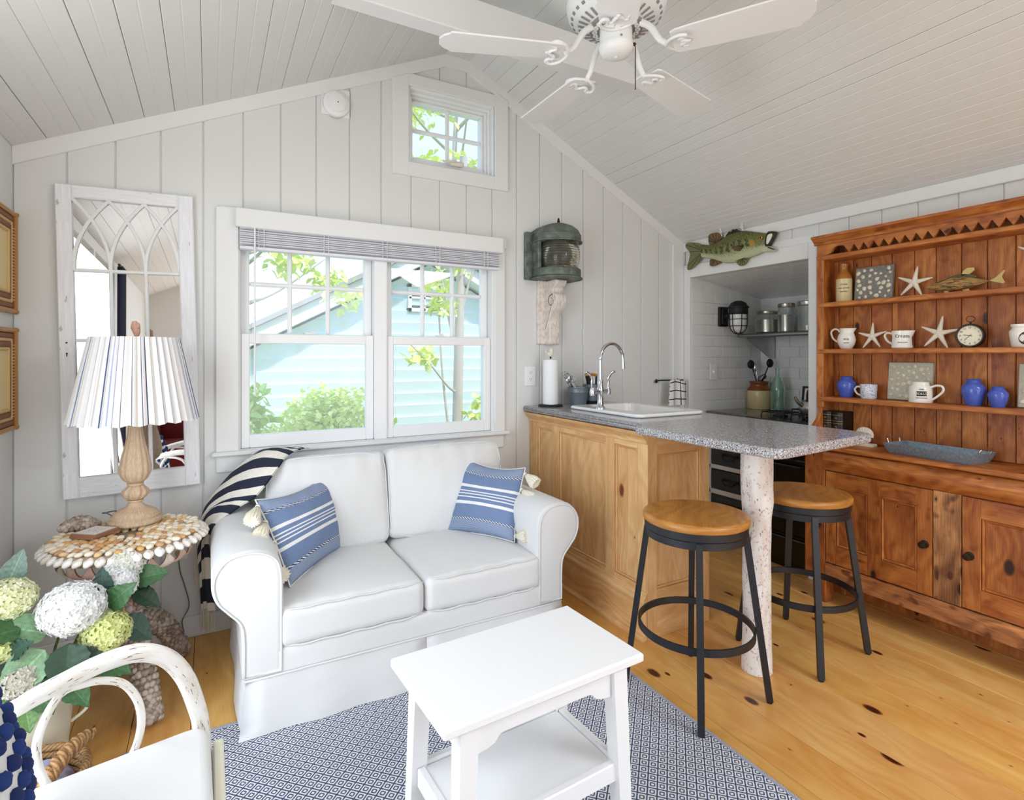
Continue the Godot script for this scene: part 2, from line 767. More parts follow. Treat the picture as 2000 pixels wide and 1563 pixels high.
	for q in [[-1.65, 0.02, 0.7, 1.93], [-2.35, 0.02, 0.7, 1.93]]:
		b = g()
		b.T = mil
		b.prism(rect(Rect2(q[0], q[1], q[2], q[3])), -0.07, -0.066)
		obj("pane", b, M.glass, wlft)
	# wall behind the camera, out of view, with glazing that lights the room
	var wk := setting("wall_rear", "white wall behind the camera")
	b = g()
	for cell in [[-0.8, 0, 0.65, 3], [2.35, 0, 0.75, 3], [-0.15, 2.15, 2.5, 1.0]]:
		for p in Geometry2D.intersect_polygons(gable, rect(Rect2(cell[0], cell[1], cell[2], cell[3]))):
			b.prism(p, ROOM_B, ROOM_B + 0.12)
	obj("wall_core", b, M.wall, wk)
	for k in 4:
		b = g()
		var xx := -0.15 + 0.625 * k
		for q in [[0, 0, 0.05, 2.15], [0.575, 0, 0.05, 2.15], [0, 0, 0.625, 0.12], [0, 2.09, 0.625, 0.06]]:
			b.box(V(xx + q[0] + q[2] / 2, q[1] + q[3] / 2, ROOM_B + 0.05), V(q[2], q[3], 0.04), 0.004)
		obj("door_frame", b, M.trim, wk)
		b = g()
		b.box(V(xx + 0.3125, 1.1, ROOM_B + 0.05), V(0.525, 1.98, 0.005))
		obj("pane", b, M.glass, wk)
	# ceiling: beaded boards on both slopes, a flat strip at the ridge
	var ce := setting("ceiling", "white beaded board ceiling with two slopes")
	slope(ce, V(ROOM_L, EAVE, 0), V(1.123, 2.868, 0), 0.1182, false)
	slope(ce, V(1.266, 2.866, 0), V(ROOM_R, 2.011, 0), 0.0887, true)
	b = g(2)
	b.box(V(1.195, 2.9, 2.55), V(0.2, 0.066, 5.5), 0.003)
	obj("ridge_board", b, M.wall, ce)
	b = g(2)
	b.box(V(1.195, 2.603, 0.74), V(1.9, 0.145, 0.085), 0.004)
	var tie := obj("tie_beam", b, M.trim, ce)
	# trims
	trim("trim_1", "white trim under the left ceiling slope", p2([ROOM_L, 1.972, 1.125, 2.803, 1.265, 2.803, 1.265, 2.875, 1.118, 2.875, ROOM_L, 2.045]), 0.014)
	trim("trim_2", "white trim under the right ceiling slope", p2([1.262, 2.8, ROOM_R, 1.945, ROOM_R, 2.02, 1.262, 2.878]), 0.0135)
	var tr := setting("trim_3", "white trim board under the eave of the right wall")
	b = g(2)
	b.box(V(ROOM_R - 0.009, 1.985, 2.6), V(0.018, 0.062, 5.2), 0.003)
	obj("board", b, M.trim, tr)
	tr = setting("trim_4", "white casing round the stove alcove")
	for q in [[0.018, 0, 0.051, 1.858], [0.926, 0, 0.048, 1.858], [0.069, 1.77, 0.857, 0.088]]:
		b = g()
		b.T = mir
		b.prism(rect(Rect2(q[0] + 0.0005, q[1], q[2] - 0.001, q[3])), 0.0, 0.018, 0.003)
		obj("casing_board", b, M.trim, tr)
	var cb := setting("trim_5", "white corner board beside the stove alcove")
	b = g()
	b.box(V(2.862, 1.0, 0.008), V(0.115, 2.0, 0.016), 0.003)
	obj("board", b, M.trim, cb)
	var bs := setting("baseboard_back", "low white baseboard under the window wall")
	b = g(0)
	b.box(V(0.48, 0.045, 0.008), V(2.28, 0.09, 0.016), 0.004)
	obj("board", b, M.trim, bs)
	bs = setting("baseboard_left", "low white baseboard on the left wall")
	b = g(2)
	b.box(V(ROOM_L + 0.008, 0.045, 0.56), V(0.016, 0.09, 1.1), 0.004)
	obj("board", b, M.trim, bs)
	build_windows()
	build_outside()


func rect(r: Rect2) -> PackedVector2Array:
	return p2([r.position.x, r.position.y, r.end.x, r.position.y, r.end.x, r.end.y, r.position.x, r.end.y])


func cut(p: PackedVector2Array, bound: PackedVector2Array, holes: Array) -> Array:
	var out: Array = Geometry2D.intersect_polygons(p, bound)
	for h in holes:
		var next := []
		for q in out:
			next.append_array(Geometry2D.clip_polygons(q, rect(h)))
		out = next
	return out


func trim(called: String, label: String, poly: PackedVector2Array, thick: float) -> void:
	var o := setting(called, label)
	var b := g()
	b.prism(poly, 0.0, thick, 0.002)
	obj("board", b, M.trim, o)


func slope(o: Node3D, a: Vector3, c: Vector3, w: float, right: bool) -> void:
	var d := (c - a)
	var len := d.length()
	var e := d / len
	var n := V(e.y, -e.x, 0)          # into the room
	var b := g(2)
	b.T = Transform3D(Basis(e, -n, V(0, 0, 1)), a)
	if right:                       # unseen opening behind the camera, placed to light floor and tabletops
		b.prism(p2([-0.1, 0.009, 0.7096, 0.009, 0.7096, 0.12, -0.1, 0.12]), -0.15, ROOM_B + 0.12)
		b.prism(p2([1.5079, 0.009, len + 0.05, 0.009, len + 0.05, 0.12, 1.5079, 0.12]), -0.15, ROOM_B + 0.12)
		for q in [[-0.15, 3.0], [4.4, ROOM_B + 0.12]]:
			b.prism(p2([0.7096, 0.009, 1.5079, 0.009, 1.5079, 0.12, 0.7096, 0.12]), q[0], q[1])
		var pn := g(2)
		pn.T = b.T
		pn.prism(p2([0.7096, 0.1, 1.5079, 0.1, 1.5079, 0.106, 0.7096, 0.106]), 3.0, 4.4)
		obj("unseen_roof_pane", pn, M.opal, o)  # unseen frosted pane over the overhead light
	else:
		b.prism(p2([-0.1, 0.009, len + 0.05, 0.009, len + 0.05, 0.12, -0.1, 0.12]), -0.15, ROOM_B + 0.12)
	obj("ceiling_core", b, M.wall, o)
	var s := 0.0
	var k := 0
	while s < len - 0.01:
		var w1 := minf(w, len - s)
		var gap := 0.0003
		if (not right and (k * 7) % 5 < 2 and k < 14) or (right and k % 9 == 3):
			gap = 0.0018
		var h := w1 / 2
		b = g(2)
		b.T = Transform3D(Basis(e, -n, V(0, 0, 1)), a + e * s)
		var q := 0.0016
		b.prism(p2([gap, 0.009, gap, 0.0016, gap + 0.0022, 0, h - q - 0.0018, 0, h - q, 0.0011, h + q, 0.0011, h + q + 0.0018, 0, w1 - gap - 0.0022, 0, w1 - gap, 0.0016, w1 - gap, 0.009]), 0.0, 3.0 if right and k >= 8 and k <= 16 else ROOM_B)
		obj("ceiling_board", b, M.wall, o)
		s += w
		k += 1


func pane(called: String, c: Vector3, s: Vector3, parent: Node3D) -> void:
	var b := g()
	b.box(c, s)
	obj(called, b, M.glass, parent)


func sash(o: Node3D, x0: float, x1: float, y0: float, y1: float, z: float, bot: float, top: float, side: float, cols: int, rows: int, called := "sash") -> void:
	# a frame round one opening, its muntins and panes
	var b := g()
	b.box(V(x0 + side / 2, (y0 + y1) / 2, z), V(side, y1 - y0, 0.036), 0.004)
	b.box(V(x1 - side / 2, (y0 + y1) / 2, z), V(side, y1 - y0, 0.036), 0.004)
	b.box(V((x0 + x1) / 2, y0 + bot / 2, z), V(x1 - x0 - 2 * side, bot, 0.036), 0.004)
	b.box(V((x0 + x1) / 2, y1 - top / 2, z), V(x1 - x0 - 2 * side, top, 0.036), 0.004)
	var f := obj(called, b, M.white, o)
	var gx0 := x0 + side
	var gx1 := x1 - side
	var gy0 := y0 + bot
	var gy1 := y1 - top
	for i in range(1, cols):
		b = g()
		b.box(V(lerpf(gx0, gx1, float(i) / cols), (gy0 + gy1) / 2, z), V(0.02, gy1 - gy0, 0.026), 0.006)
		obj("muntin", b, M.white, f)
	for j in range(1, rows):
		b = g()
		b.box(V((gx0 + gx1) / 2, lerpf(gy0, gy1, float(j) / rows), z), V(gx1 - gx0, 0.02, 0.0255), 0.006)
		obj("muntin", b, M.white, f)
	for i in cols:
		for j in rows:
			pane("pane", V(lerpf(gx0, gx1, (i + 0.5) / cols), lerpf(gy0, gy1, (j + 0.5) / rows), z), V((gx1 - gx0) / cols, (gy1 - gy0) / rows, 0.003), f)


func build_windows() -> void:
	var o := setting("window_1", "wide white double window with two sliding sashes on each side")
	var b := g()
	# casing boards, jambs, centre post
	b.box(V(0.073, 1.34, 0.009), V(0.092, 1.12, 0.018), 0.003)
	obj("casing_board", b, M.trim, o)
	b = g()
	b.box(V(1.455, 1.34, 0.009), V(0.066, 1.12, 0.018), 0.003)
	obj("casing_board", b, M.trim, o)
	b = g()
	b.box(V(0.77, 1.875, 0.008), V(1.46, 0.06, 0.016), 0.003)
	obj("casing_board", b, M.trim, o)
	b = g()
	b.box(V(0.117, 1.34, -0.07), V(0.02, 1.1, 0.15), 0.002)
	b.box(V(1.419, 1.34, -0.07), V(0.02, 1.1, 0.15), 0.002)
	b.box(V(0.77, 1.865, -0.07), V(1.3, 0.02, 0.15), 0.002)
	b.box(V(0.77, 0.792, -0.07), V(1.3, 0.026, 0.15), 0.002)
	obj("jamb", b, M.trim, o)
	b = g()
	b.box(V(0.773, 1.335, -0.04), V(0.066, 1.06, 0.09), 0.004)
	obj("centre_post", b, M.white, o)
	b = g()
	b.box(V(0.76, 0.793, 0.015), V(1.5, 0.02, 0.06), 0.005)
	obj("window_sill", b, M.trim, o)
	b = g()
	b.box(V(0.755, 0.745, 0.008), V(1.455, 0.075, 0.016), 0.004)
	obj("apron", b, M.trim, o)
	for s in [[0.128, 0.739], [0.807, 1.408]]:
		sash(o, s[0], s[1], 0.806, 1.336, -0.028, 0.06, 0.047, 0.038, 1, 1)
		sash(o, s[0], s[1], 1.300, 1.855, -0.068, 0.036, 0.05, 0.038, 3, 2)
		b = g()
		b.box(V((s[0] + s[1]) / 2, 1.341, -0.03), V(0.05, 0.01, 0.02), 0.003)
		b.box(V((s[0] + s[1]) / 2 + 0.01, 1.348, -0.03), V(0.022, 0.008, 0.012), 0.003)
		obj("sash_lock", b, M.white, o)
	# blind
	var bl := thing("window_blind", "white slatted blind drawn up under its valance on the double window", "blind", V(0.78, 1.715, 0.03))
	b = g()
	b.box(V(0, 0.1385, 0.022), V(1.352, 0.085, 0.018), 0.003)
	b.box(V(-0.668, 0.1385, -0.005), V(0.014, 0.085, 0.05), 0.002)
	b.box(V(0.668, 0.1385, -0.005), V(0.014, 0.085, 0.05), 0.002)
	obj("valance", b, M.trim, bl)
	for k in 9:
		b = g(0)
		b.T = Transform3D(Basis(V(1, 0, 0), -0.24 - 0.06 * sin(k * 2.1)), V(0.0, 0.022 + k * 0.0092 + (0.004 if k > 6 else 0.0), -0.004))
		b.box(Vector3.ZERO, V(1.318, 0.0042, 0.048), 0.0015)
		obj("slat", b, M.blind, bl)
	b = g(0)
	b.box(V(0, 0.007, -0.004), V(1.318, 0.014, 0.048), 0.003)
	obj("bottom_rail", b, M.blind, bl)
	for k in 5:
		b = g()
		var x := lerpf(-0.57, 0.57, k / 4.0)
		for dx in [-0.011, 0.011]:
			b.tube(pv([V(x + dx, 0.105, 0.0215), V(x + dx, 0.07, 0.0225), V(x + dx, 0.03, 0.0225), V(x + dx, 0.004, 0.0215)]), 0.0016, 5)
		obj("ladder_cord", b, M.white, bl)
	b = g()
	b.tube(pv([V(-0.598, 0.1, 0.026), V(-0.598, -0.2, 0.03), V(-0.597, -0.66, 0.03)]), 0.004, 6)
	b.tube(pv([V(-0.598, 0.11, 0.022), V(-0.598, 0.1, 0.026)]), 0.0025, 6)
	obj("tilt_wand", b, M.white, bl)
	# small window in the gable
	o = setting("window_2", "small white awning window high in the gable")
	for q in [[0.83, 2.178, 0.088, 0.54], [1.426, 2.178, 0.083, 0.56], [0.918, 2.178, 0.508, 0.074], [0.918, 2.652, 0.508, 0.064]]:
		var poly := rect(Rect2(q[0], q[1], q[2], q[3]))
		for p in Geometry2D.intersect_polygons(poly, p2([0.0, 2.1, 2.0, 2.1, 1.52, 2.69, 1.28, 2.8, 1.1, 2.8, 0.0, 2.28])):
			b = g()
			b.prism(p, 0.0, 0.018, 0.003)
			obj("casing_board", b, M.trim, o)
	for st in [[0.0, 0.010, 0.0], [0.010, 0.014, -0.03], [0.024, 0.012, -0.05]]:
		b = g()
		var i: float = st[0]
		var w: float = st[1]
		var zf: float = st[2]
		var d := 0.148 + zf
		b.box(V(0.918 + i + w / 2, 2.452, zf - d / 2), V(w, 0.404 - 2 * i, d), 0.002)
		b.box(V(1.426 - i - w / 2, 2.452, zf - d / 2), V(w, 0.404 - 2 * i, d), 0.002)
		b.box(V(1.172, 2.654 - i - w / 2, zf - d / 2), V(0.508 - 2 * i - 2 * w, w, d), 0.002)
		b.box(V(1.172, 2.25 + i + w / 2, zf - d / 2), V(0.508 - 2 * i - 2 * w, w, d), 0.002)
		obj("frame_step", b, M.white, o)
	sash(o, 0.954, 1.39, 2.286, 2.618, -0.085, 0.024, 0.012, 0.012, 2, 2)
	b = g()
	b.rbox(V(1.2, 2.292, -0.015), V(0.085, 0.03, 0.035), 0.012, 6)
	b.tube(curve([V(1.2, 2.298, 0.0), V(1.17, 2.296, 0.012), V(1.11, 2.288, 0.008)]), 0.005, 6)
	obj("crank", b, M.cream, o)


func leaf_mesh(w: float, m: Material) -> ArrayMesh:
	var b := g()
	b.smooth = 0
	var h := w * 1.5
	for s in [-1.0, 1.0]:
		var p := [V(0, 0, 0), V(s * w * 0.5, w * 0.12, h * 0.35), V(s * w * 0.38, w * 0.06, h * 0.7), V(0, -w * 0.1, h), V(0, 0.0, h * 0.45)]
		if s > 0:
			b.tri(p[0], p[4], p[1])
			b.tri(p[1], p[4], p[2])
			b.tri(p[2], p[4], p[3])
		else:
			b.tri(p[0], p[1], p[4])
			b.tri(p[1], p[2], p[4])
			b.tri(p[2], p[3], p[4])
	return b.done(m)


func scatter(called: String, mesh: Mesh, clusters: Array, n: int, parent: Node3D, c0: Color, c1: Color, s0 := 0.7, s1 := 1.2) -> void:
	# clusters: [centre, radii]; leaves fill each ellipsoid, denser near its skin
	var mm := MultiMesh.new()
	mm.transform_format = MultiMesh.TRANSFORM_3D
	mm.use_colors = true
	mm.mesh = mesh
	mm.instance_count = n
	for i in n:
		var c: Array = clusters[i % clusters.size()]
		var d := V(rng.randfn(), rng.randfn(), rng.randfn()).normalized()
		var p: Vector3 = c[0] + d * c[1] * pow(rng.randf(), 0.45)
		var bs := Basis.from_euler(V(rng.randf_range(-1.2, 1.2), rng.randf() * TAU, rng.randf_range(-0.8, 0.8))).scaled(Vector3.ONE * rng.randf_range(s0, s1))
		mm.set_instance_transform(i, Transform3D(bs, p))
		mm.set_instance_color(i, c0.lerp(c1, rng.randf()))
	var o := MultiMeshInstance3D.new()
	o.multimesh = mm
	o.name = called
	o.set_meta("kind", "stuff")
	parent.add_child(o, true)


func build_outside() -> void:
	var b := g()
	b.box(V(2, -0.45, -20.0), V(70, 0.3, 39.6))
	var gr := obj("ground", b, M.grass)
	gr.set_meta("kind", "structure")
	# neighbouring house: a gable of pale blue clapboards
	var h := thing("neighbouring_house", "pale blue clapboard house with white gable trim outside the window", "house", V(2.515, -0.3, -4.0))
	var outline := p2([-4.2, 0, 4.2, 0, 4.2, 0.5, 0, 2.715, -4.2, 0.5])
	b = g()
	b.prism(outline, -3.0, -0.02)
	obj("wall", b, M.siding, h)
	var y := 0.0
	while y < 2.7:
		for p in Geometry2D.intersect_polygons(outline, rect(Rect2(-4.2, y, 8.4, 0.158))):
			b = g()
			b.T = Transform3D(Basis(V(1, 0, 0), 0.17), V(0, y, 0)) * Transform3D(Basis(), V(0, -y, 0))
			b.prism(p, -0.012, 0.012, 0.003)
			obj("clapboard", b, M.siding, h)
		y += 0.15
	for s in [-1.0, 1.0]:
		b = g()
		b.prism(p2([0, 2.75, s * 4.5, 0.37, s * 4.5, 0.56, 0, 2.94]), -0.05, 0.28, 0.01)
		obj("rake_board", b, M.outwhite, h)
		b = g()
		b.prism(p2([0, 2.94, s * 4.6, 0.51, s * 4.6, 0.56, 0, 3.0]), -3.2, 0.34)
		obj("roof", b, M.roof, h)
	var w := Node3D.new()
	w.name = "gable_window"
	h.add_child(w, true)
	b = g()
	for q in [[-0.3, 2.09, 0.44, 0.05], [-0.3, 2.40, 0.44, 0.05], [-0.3, 2.09, 0.05, 0.36], [0.1, 2.09, 0.05, 0.36], [-0.1, 2.1, 0.035, 0.33], [-0.29, 2.255, 0.42, 0.03]]:
		b.box(V(q[0] + q[2] / 2, q[1] + q[3] / 2, 0.03), V(q[2], q[3], 0.05), 0.004)
	obj("window_frame", b, M.outwhite, w)
	for q in [[-0.25, 2.14], [-0.065, 2.14], [-0.25, 2.285], [-0.065, 2.285]]:
		b = g()
		b.box(V(q[0] + 0.08, q[1] + 0.06, 0.022), V(0.17, 0.13, 0.006))
		obj("pane", b, M.darkpane, w)
	# tree close to the window
	var lf := leaf_mesh(0.055, M.leaf)
	var t := thing("young_maple", "slender grey maple just outside the right window sash", "tree", V(1.89, -0.3, -1.6))
	b = g()
	b.tube(curve([V(-0.02, 0, 0), V(-0.005, 0.9, 0), V(0.01, 1.6, 0), V(0.05, 2.3, -0.05), V(0.10, 3.3, -0.1)]), PackedFloat32Array(lin(0.05, 0.034, 33)), 9)
	obj("trunk", b, M.bark, t)
	for br in [[V(0, 1.2, 0), V(-0.12, 1.28, 0.05), V(-0.3, 1.47, 0.1), V(-0.5, 1.66, 0.1), 0.014], [V(-0.02, 0.2, 0.02), V(-0.1, 0.9, 0.03), V(-0.16, 1.5, 0.02), V(-0.2, 2.4, 0), 0.016], [V(0.01, 1.5, 0), V(-0.07, 1.8, 0), V(-0.13, 2.1, 0.0), V(-0.3, 2.8, 0), 0.018], [V(0.03, 1.9, 0), V(0.12, 2.2, 0), V(0.26, 2.5, 0), V(0.4, 3.0, 0.1), 0.015]]:
		b = g()
		b.tube(curve([br[0], br[1], br[2], br[3]]), PackedFloat32Array(lin(br[4], 0.006, 25)), 6)
		obj("branch", b, M.bark, t)
	scatter("leaves", lf, [[V(-0.16, 1.95, 0.02), V(0.14, 0.1, 0.1)], [V(-0.2, 2.15, 0.02), V(0.16, 0.12, 0.1)], [V(-0.36, 1.52, 0.1), V(0.16, 0.08, 0.08)], [V(0.05, 2.4, 0.02), V(0.22, 0.18, 0.2)], [V(0.14, 1.05, 0.1), V(0.1, 0.14, 0.1)], [V(-0.95, 1.98, 0.1), V(0.2, 0.16, 0.1)], [V(-0.05, 2.75, 0), V(0.5, 0.25, 0.3)]], 420, t, Color(0.80, 0.92, 0.30), Color(0.95, 1.0, 0.55))
	# trees behind the house
	for q in [[V(0.2, -0.3, -9.0), 5.6, 2.1, "broad yellow-green tree behind the left of the neighbouring house", 2600], [V(5.2, -0.3, -9.5), 8.6, 2.5, "tall pale tree behind the house seen through the gable window", 1700], [V(9.0, -0.3, -9.0), 5.5, 1.8, "yellow-green tree behind the right of the neighbouring house", 900]]:
		var at: Vector3 = q[0]
		var hh: float = q[1]
		var r: float = q[2]
		t = thing("garden_tree", q[3], "tree", at)
		b = g()
		b.tube(curve([V(0, 0, 0), V(0.1, hh * 0.4, 0), V(-0.05, hh * 0.7, 0.1), V(0.1, hh * 0.95, 0)]), PackedFloat32Array(lin(0.15, 0.03, 25)), 8)
		for k in 14:
			var a := k * 2.4
			var y0 := hh * (0.42 + 0.035 * k)
			var e := V(cos(a) * r * 0.9, y0 + r * 0.55, sin(a) * r * 0.9)
			b.tube(curve([V(0, y0, 0), V(e.x * 0.5, y0 + r * 0.2, e.z * 0.5), e]), PackedFloat32Array(lin(0.05, 0.012, 17)), 5)
		obj("trunk", b, M.bark, t)
		var cl := []
		for k in 26:
			var a := rng.randf() * TAU
			var rr := r * sqrt(rng.randf())
			cl.append([V(cos(a) * rr, hh * rng.randf_range(0.52, 1.02), sin(a) * rr), V(0.55, 0.4, 0.55) * rng.randf_range(0.6, 1.0)])
		scatter("foliage", leaf_mesh(0.13, M.leaf), cl, q[4], t, Color(0.72, 0.88, 0.28), Color(0.95, 1.0, 0.5))
	# shrubs under the window
	var sh := thing("garden_shrub", "rounded yellow-green shrub filling the lower left window pane", "shrub", V(0.62, -0.3, -1.25))
	b = g()
	for k in 7:
		b.tube(curve([V(0, 0, 0), V(0.08 * (k - 3), 0.5, 0.05), V(0.14 * (k - 3), 1.0, 0.08 * sin(k))]), 0.012, 5)
	obj("stem", b, M.bark, sh)
	scatter("foliage", leaf_mesh(0.026, M.leaf), [[V(0.3, 0.95, -0.1), V(0.34, 0.36, 0.3)], [V(0.05, 0.86, 0.02), V(0.34, 0.34, 0.3)], [V(-0.25, 0.8, 0.0), V(0.34, 0.28, 0.3)], [V(0.12, 1.0, -0.2), V(0.3, 0.3, 0.2)], [V(0.75, 0.7, -0.1), V(0.3, 0.2, 0.2)]], 9000, sh, Color(0.62, 0.80, 0.18), Color(0.92, 0.98, 0.42), 0.8, 1.5)
	sh = thing("laurel_shrub", "leafy green shrub at the left edge of the left window pane", "shrub", V(0.17, -0.3, -0.8))
	b = g()
	b.tube(curve([V(0, 0, 0), V(-0.02, 0.7, 0), V(0.04, 1.3, 0)]), 0.01, 6)
	obj("stem", b, M.bark, sh)
	scatter("foliage", leaf_mesh(0.045, M.leaf), [[V(0.05, 1.27, 0), V(0.08, 0.1, 0.1)], [V(0.08, 1.15, 0.0), V(0.12, 0.1, 0.1)], [V(0.0, 1.0, 0), V(0.14, 0.2, 0.12)]], 160, sh, Color(0.42, 0.68, 0.16), Color(0.72, 0.88, 0.3), 0.8, 1.5)


func lin(a: float, b: float, n: int) -> Array:
	var r := []
	for i in n:
		r.append(lerpf(a, b, float(i) / (n - 1)))
	return r


func more_materials() -> void:
	M.blind = mat(Color(0.92, 0.92, 0.94), 0.5)
	M.cream = mat(Color(0.90, 0.88, 0.82), 0.5)
	M.siding = mat(Color(0.88, 0.945, 0.96), 0.7)
	M.outwhite = mat(Color(0.96, 0.96, 0.95), 0.6)
	M.roof = mat(Color(0.72, 0.72, 0.72), 0.9)
	M.darkpane = mat(Color(0.30, 0.34, 0.36), 0.1)
	M.bark = mat(Color(0.80, 0.77, 0.74), 0.9)
	M.leaf = mat(Color(1, 1, 1), 0.55)
	M.leaf.backlight_enabled = true
	M.leaf.backlight = Color(0.7, 0.7, 0.5)
	var weave := picture(128, 128, func(x: int, y: int) -> Color:
		var v := 0.5 + 0.25 * sin(x * TAU / 8.0) * (1.0 if (y / 4) % 2 == 0 else -1.0) + 0.15 * sin(y * TAU / 4.0)
		v += rng.randf_range(-0.12, 0.12)
		return Color(v, v, v))
	M.slip = mat(Color(0.885, 0.885, 0.88), 0.85)
	M.slip.uv1_triplanar = true
	M.slip.uv1_scale = V(14, 14, 14)
	M.slip.heightmap_enabled = true
	M.slip.heightmap_texture = weave
	M.slip.heightmap_scale = 0.025
	M.slip.rim_enabled = true
	M.slip.rim = 0.25
	M.welt = mat(Color(0.87, 0.87, 0.865), 0.85)
	M.fringe = mat(Color(0.93, 0.90, 0.82), 0.9)
	M.cord = mat(Color(0.90, 0.89, 0.86), 0.85)
	M.navy = mat(Color(0.10, 0.12, 0.22), 0.85)
	var pn := noise(301, 0.5, 2)
	M.pillow = mat(Color(1, 1, 1), 0.88)
	M.pillow.albedo_texture = picture(256, 512, func(x: int, y: int) -> Color:
		var v := y / 512.0
		var blue := Color(0.45, 0.53, 0.67)
		var n := pn.get_noise_2d(x * 1.6, y * 0.5) * 0.10 + pn.get_noise_2d(x * 0.5, y * 2.0) * 0.08
		var c := blue * (1.0 + n)
		var w := Color(0.93, 0.93, 0.92)
		if v < 0.17 or v > 0.83:
			if y % 7 < 2:
				c = c.lerp(w, 0.62)
		for q in [[0.365, 0.405], [0.455, 0.470], [0.497, 0.512], [0.539, 0.554], [0.605, 0.645]]:
			if v > q[0] and v < q[1]:
				c = w * (1.0 + n * 0.3)
		for q in [0.175, 0.825]:
			if absf(v - q) < 0.011:
				c = w if (x + y) % 12 < 6 else Color(0.16, 0.19, 0.30)
		return c)
	M.throw = mat(Color(1, 1, 1), 0.9)
	M.throw.albedo_texture = picture(64, 512, func(x: int, y: int) -> Color:
		var n := pn.get_noise_2d(x * 3.0, y * 1.0) * 0.12
		var k := fposmod(y / 512.0 * 9.5 + 0.2, 1.0)
		return Color(0.13, 0.15, 0.23) * (1.0 + n * 2.0) if k < 0.5 else Color(0.93, 0.91, 0.86) * (1.0 + n * 0.5))
	# rug: diamonds in two rows per picture
	M.rug = mat(Color(1, 1, 1), 0.95)
	M.rug.albedo_texture = picture(256, 256, func(x: int, y: int) -> Color:
		var u := x / 64.0
		var v := y / 64.0
		var p := fposmod(u + v, 1.0) - 0.5
		var q := fposmod(u - v, 1.0) - 0.5
		var j := rng.randf_range(-0.02, 0.02)
		var d := maxf(absf(p), absf(q)) + j
		var e := absf(p) + absf(q) + j
		var navy := Color(0.19, 0.24, 0.38)
		var w := Color(0.91, 0.91, 0.92)
		var c := w
		if d > 0.43 or (d > 0.15 and d < 0.27 and e < 0.46):
			c = navy
		if (x / 3 + y / 3) % 2 == 0:
			c = c * 0.95
		return c)
	M.rug.uv1_scale = V(1.0 / 0.152, 1.0 / 0.152, 1)
	M.rug.heightmap_enabled = true
	M.rug.heightmap_texture = weave
	M.rug.heightmap_scale = 0.03
	M.rugedge = mat(Color(1, 1, 1), 0.95)
	M.rugedge.albedo_texture = picture(32, 32, func(x: int, y: int) -> Color: return Color(0.25, 0.29, 0.42) if (x / 4 + y / 4) % 2 == 0 else Color(0.90, 0.90, 0.91))
	M.rugedge.uv1_scale = V(60, 60, 1)
	M.pine_end = M.pine  # the same pine as the cabinet front
	M.seat = texmat(Color(1, 1, 1), wood(53, Color(0.82, 0.58, 0.28), Color(0.62, 0.39, 0.15), Color(0.4, 0.2, 0.1), 0, 0.8), Vector2(0.5, 2.0), 0.35)
	M.steel = mat(Color(0.23, 0.235, 0.25), 0.42, 0.7)
	M.iron = mat(Color(0.09, 0.09, 0.095), 0.5, 0.2)
	M.enamel = mat(Color(0.055, 0.055, 0.06), 0.22)
	M.chrome = mat(Color(0.82, 0.83, 0.85), 0.08, 1.0)
	M.steelbright = mat(Color(0.62, 0.62, 0.62), 0.3, 1.0)
	M.tin = mat(Color(0.72, 0.70, 0.66), 0.3, 0.9)
	M.zinc = mat(Color(0.50, 0.54, 0.57), 0.5, 0.6)
	M.gunmetal = mat(Color(0.26, 0.27, 0.27), 0.5, 0.4)
	M.porcelain = mat(Color(0.96, 0.96, 0.95), 0.12)
	M.paper = mat(Color(0.97, 0.97, 0.97), 0.9)
	M.tile = mat(Color(0.93, 0.93, 0.92), 0.14)
	M.opal = mat(Color(0.95, 0.95, 0.94), 0.25)
	M.opal.backlight_enabled = true
	M.opal.backlight = Color(0.6, 0.6, 0.6)
	M.stone_cream = mat(Color(0.83, 0.76, 0.57), 0.25)
	M.brown_glaze = mat(Color(0.50, 0.27, 0.11), 0.2)
	M.greenglass = mat(Color(0.86, 0.97, 0.92, 0.1), 0.05)
	M.greenglass.refraction_enabled = true
	M.greenglass.refraction_scale = 0.05
	M.glass_thick = mat(Color(0.98, 1.0, 0.99, 0.05), 0.03)
	M.glass_thick.refraction_enabled = true
	M.glass_thick.refraction_scale = 0.05
	M.lens = mat(Color(0.96, 0.95, 0.90, 0.05), 0.04)
	M.lens.refraction_enabled = true
	M.lens.refraction_scale = 0.05
	var gn := noise(401, 1.0, 2)
	var granite := func(dark: float) -> ImageTexture:
		return picture(512, 512, func(x: int, y: int) -> Color:
			var a := x * TAU / 512.0
			var b := y * TAU / 512.0
			var P := V(cos(a), sin(a), cos(b)) * 1.0
			var n := gn.get_noise_2d(x * 0.085, y * 0.085)
			var m := gn.get_noise_2d(x * 0.075 + 300.0, y * 0.075 + 90.0)
			var l := gn.get_noise_2d(x * 0.02 + 700.0, y * 0.02)
			var c := Color(0.76, 0.76, 0.78)
			if n > 0.12:
				c = Color(0.90, 0.90, 0.90)
			if m > 0.25:
				c = Color(0.20, 0.20, 0.22)
			elif m < -0.34:
				c = Color(0.47, 0.45, 0.46)
			if n < -0.42:
				c = Color(0.68, 0.58, 0.50)
			return c * (1.0 + l * 0.1) * dark)
	M.granite = mat(Color(1, 1, 1), 0.12)
	M.granite.albedo_texture = granite.call(1.0)
	M.granite.uv1_triplanar = true
	M.granite.uv1_scale = V(3.2, 3.2, 3.2)
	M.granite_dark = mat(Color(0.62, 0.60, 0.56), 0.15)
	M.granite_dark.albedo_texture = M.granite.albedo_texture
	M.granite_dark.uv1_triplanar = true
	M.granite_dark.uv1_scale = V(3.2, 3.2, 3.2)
	# peeling white bark with dark flecks; u is the angle, v the height
	var bn := noise(501, 1.0, 3)
	M.birch = mat(Color(1, 1, 1), 0.75)
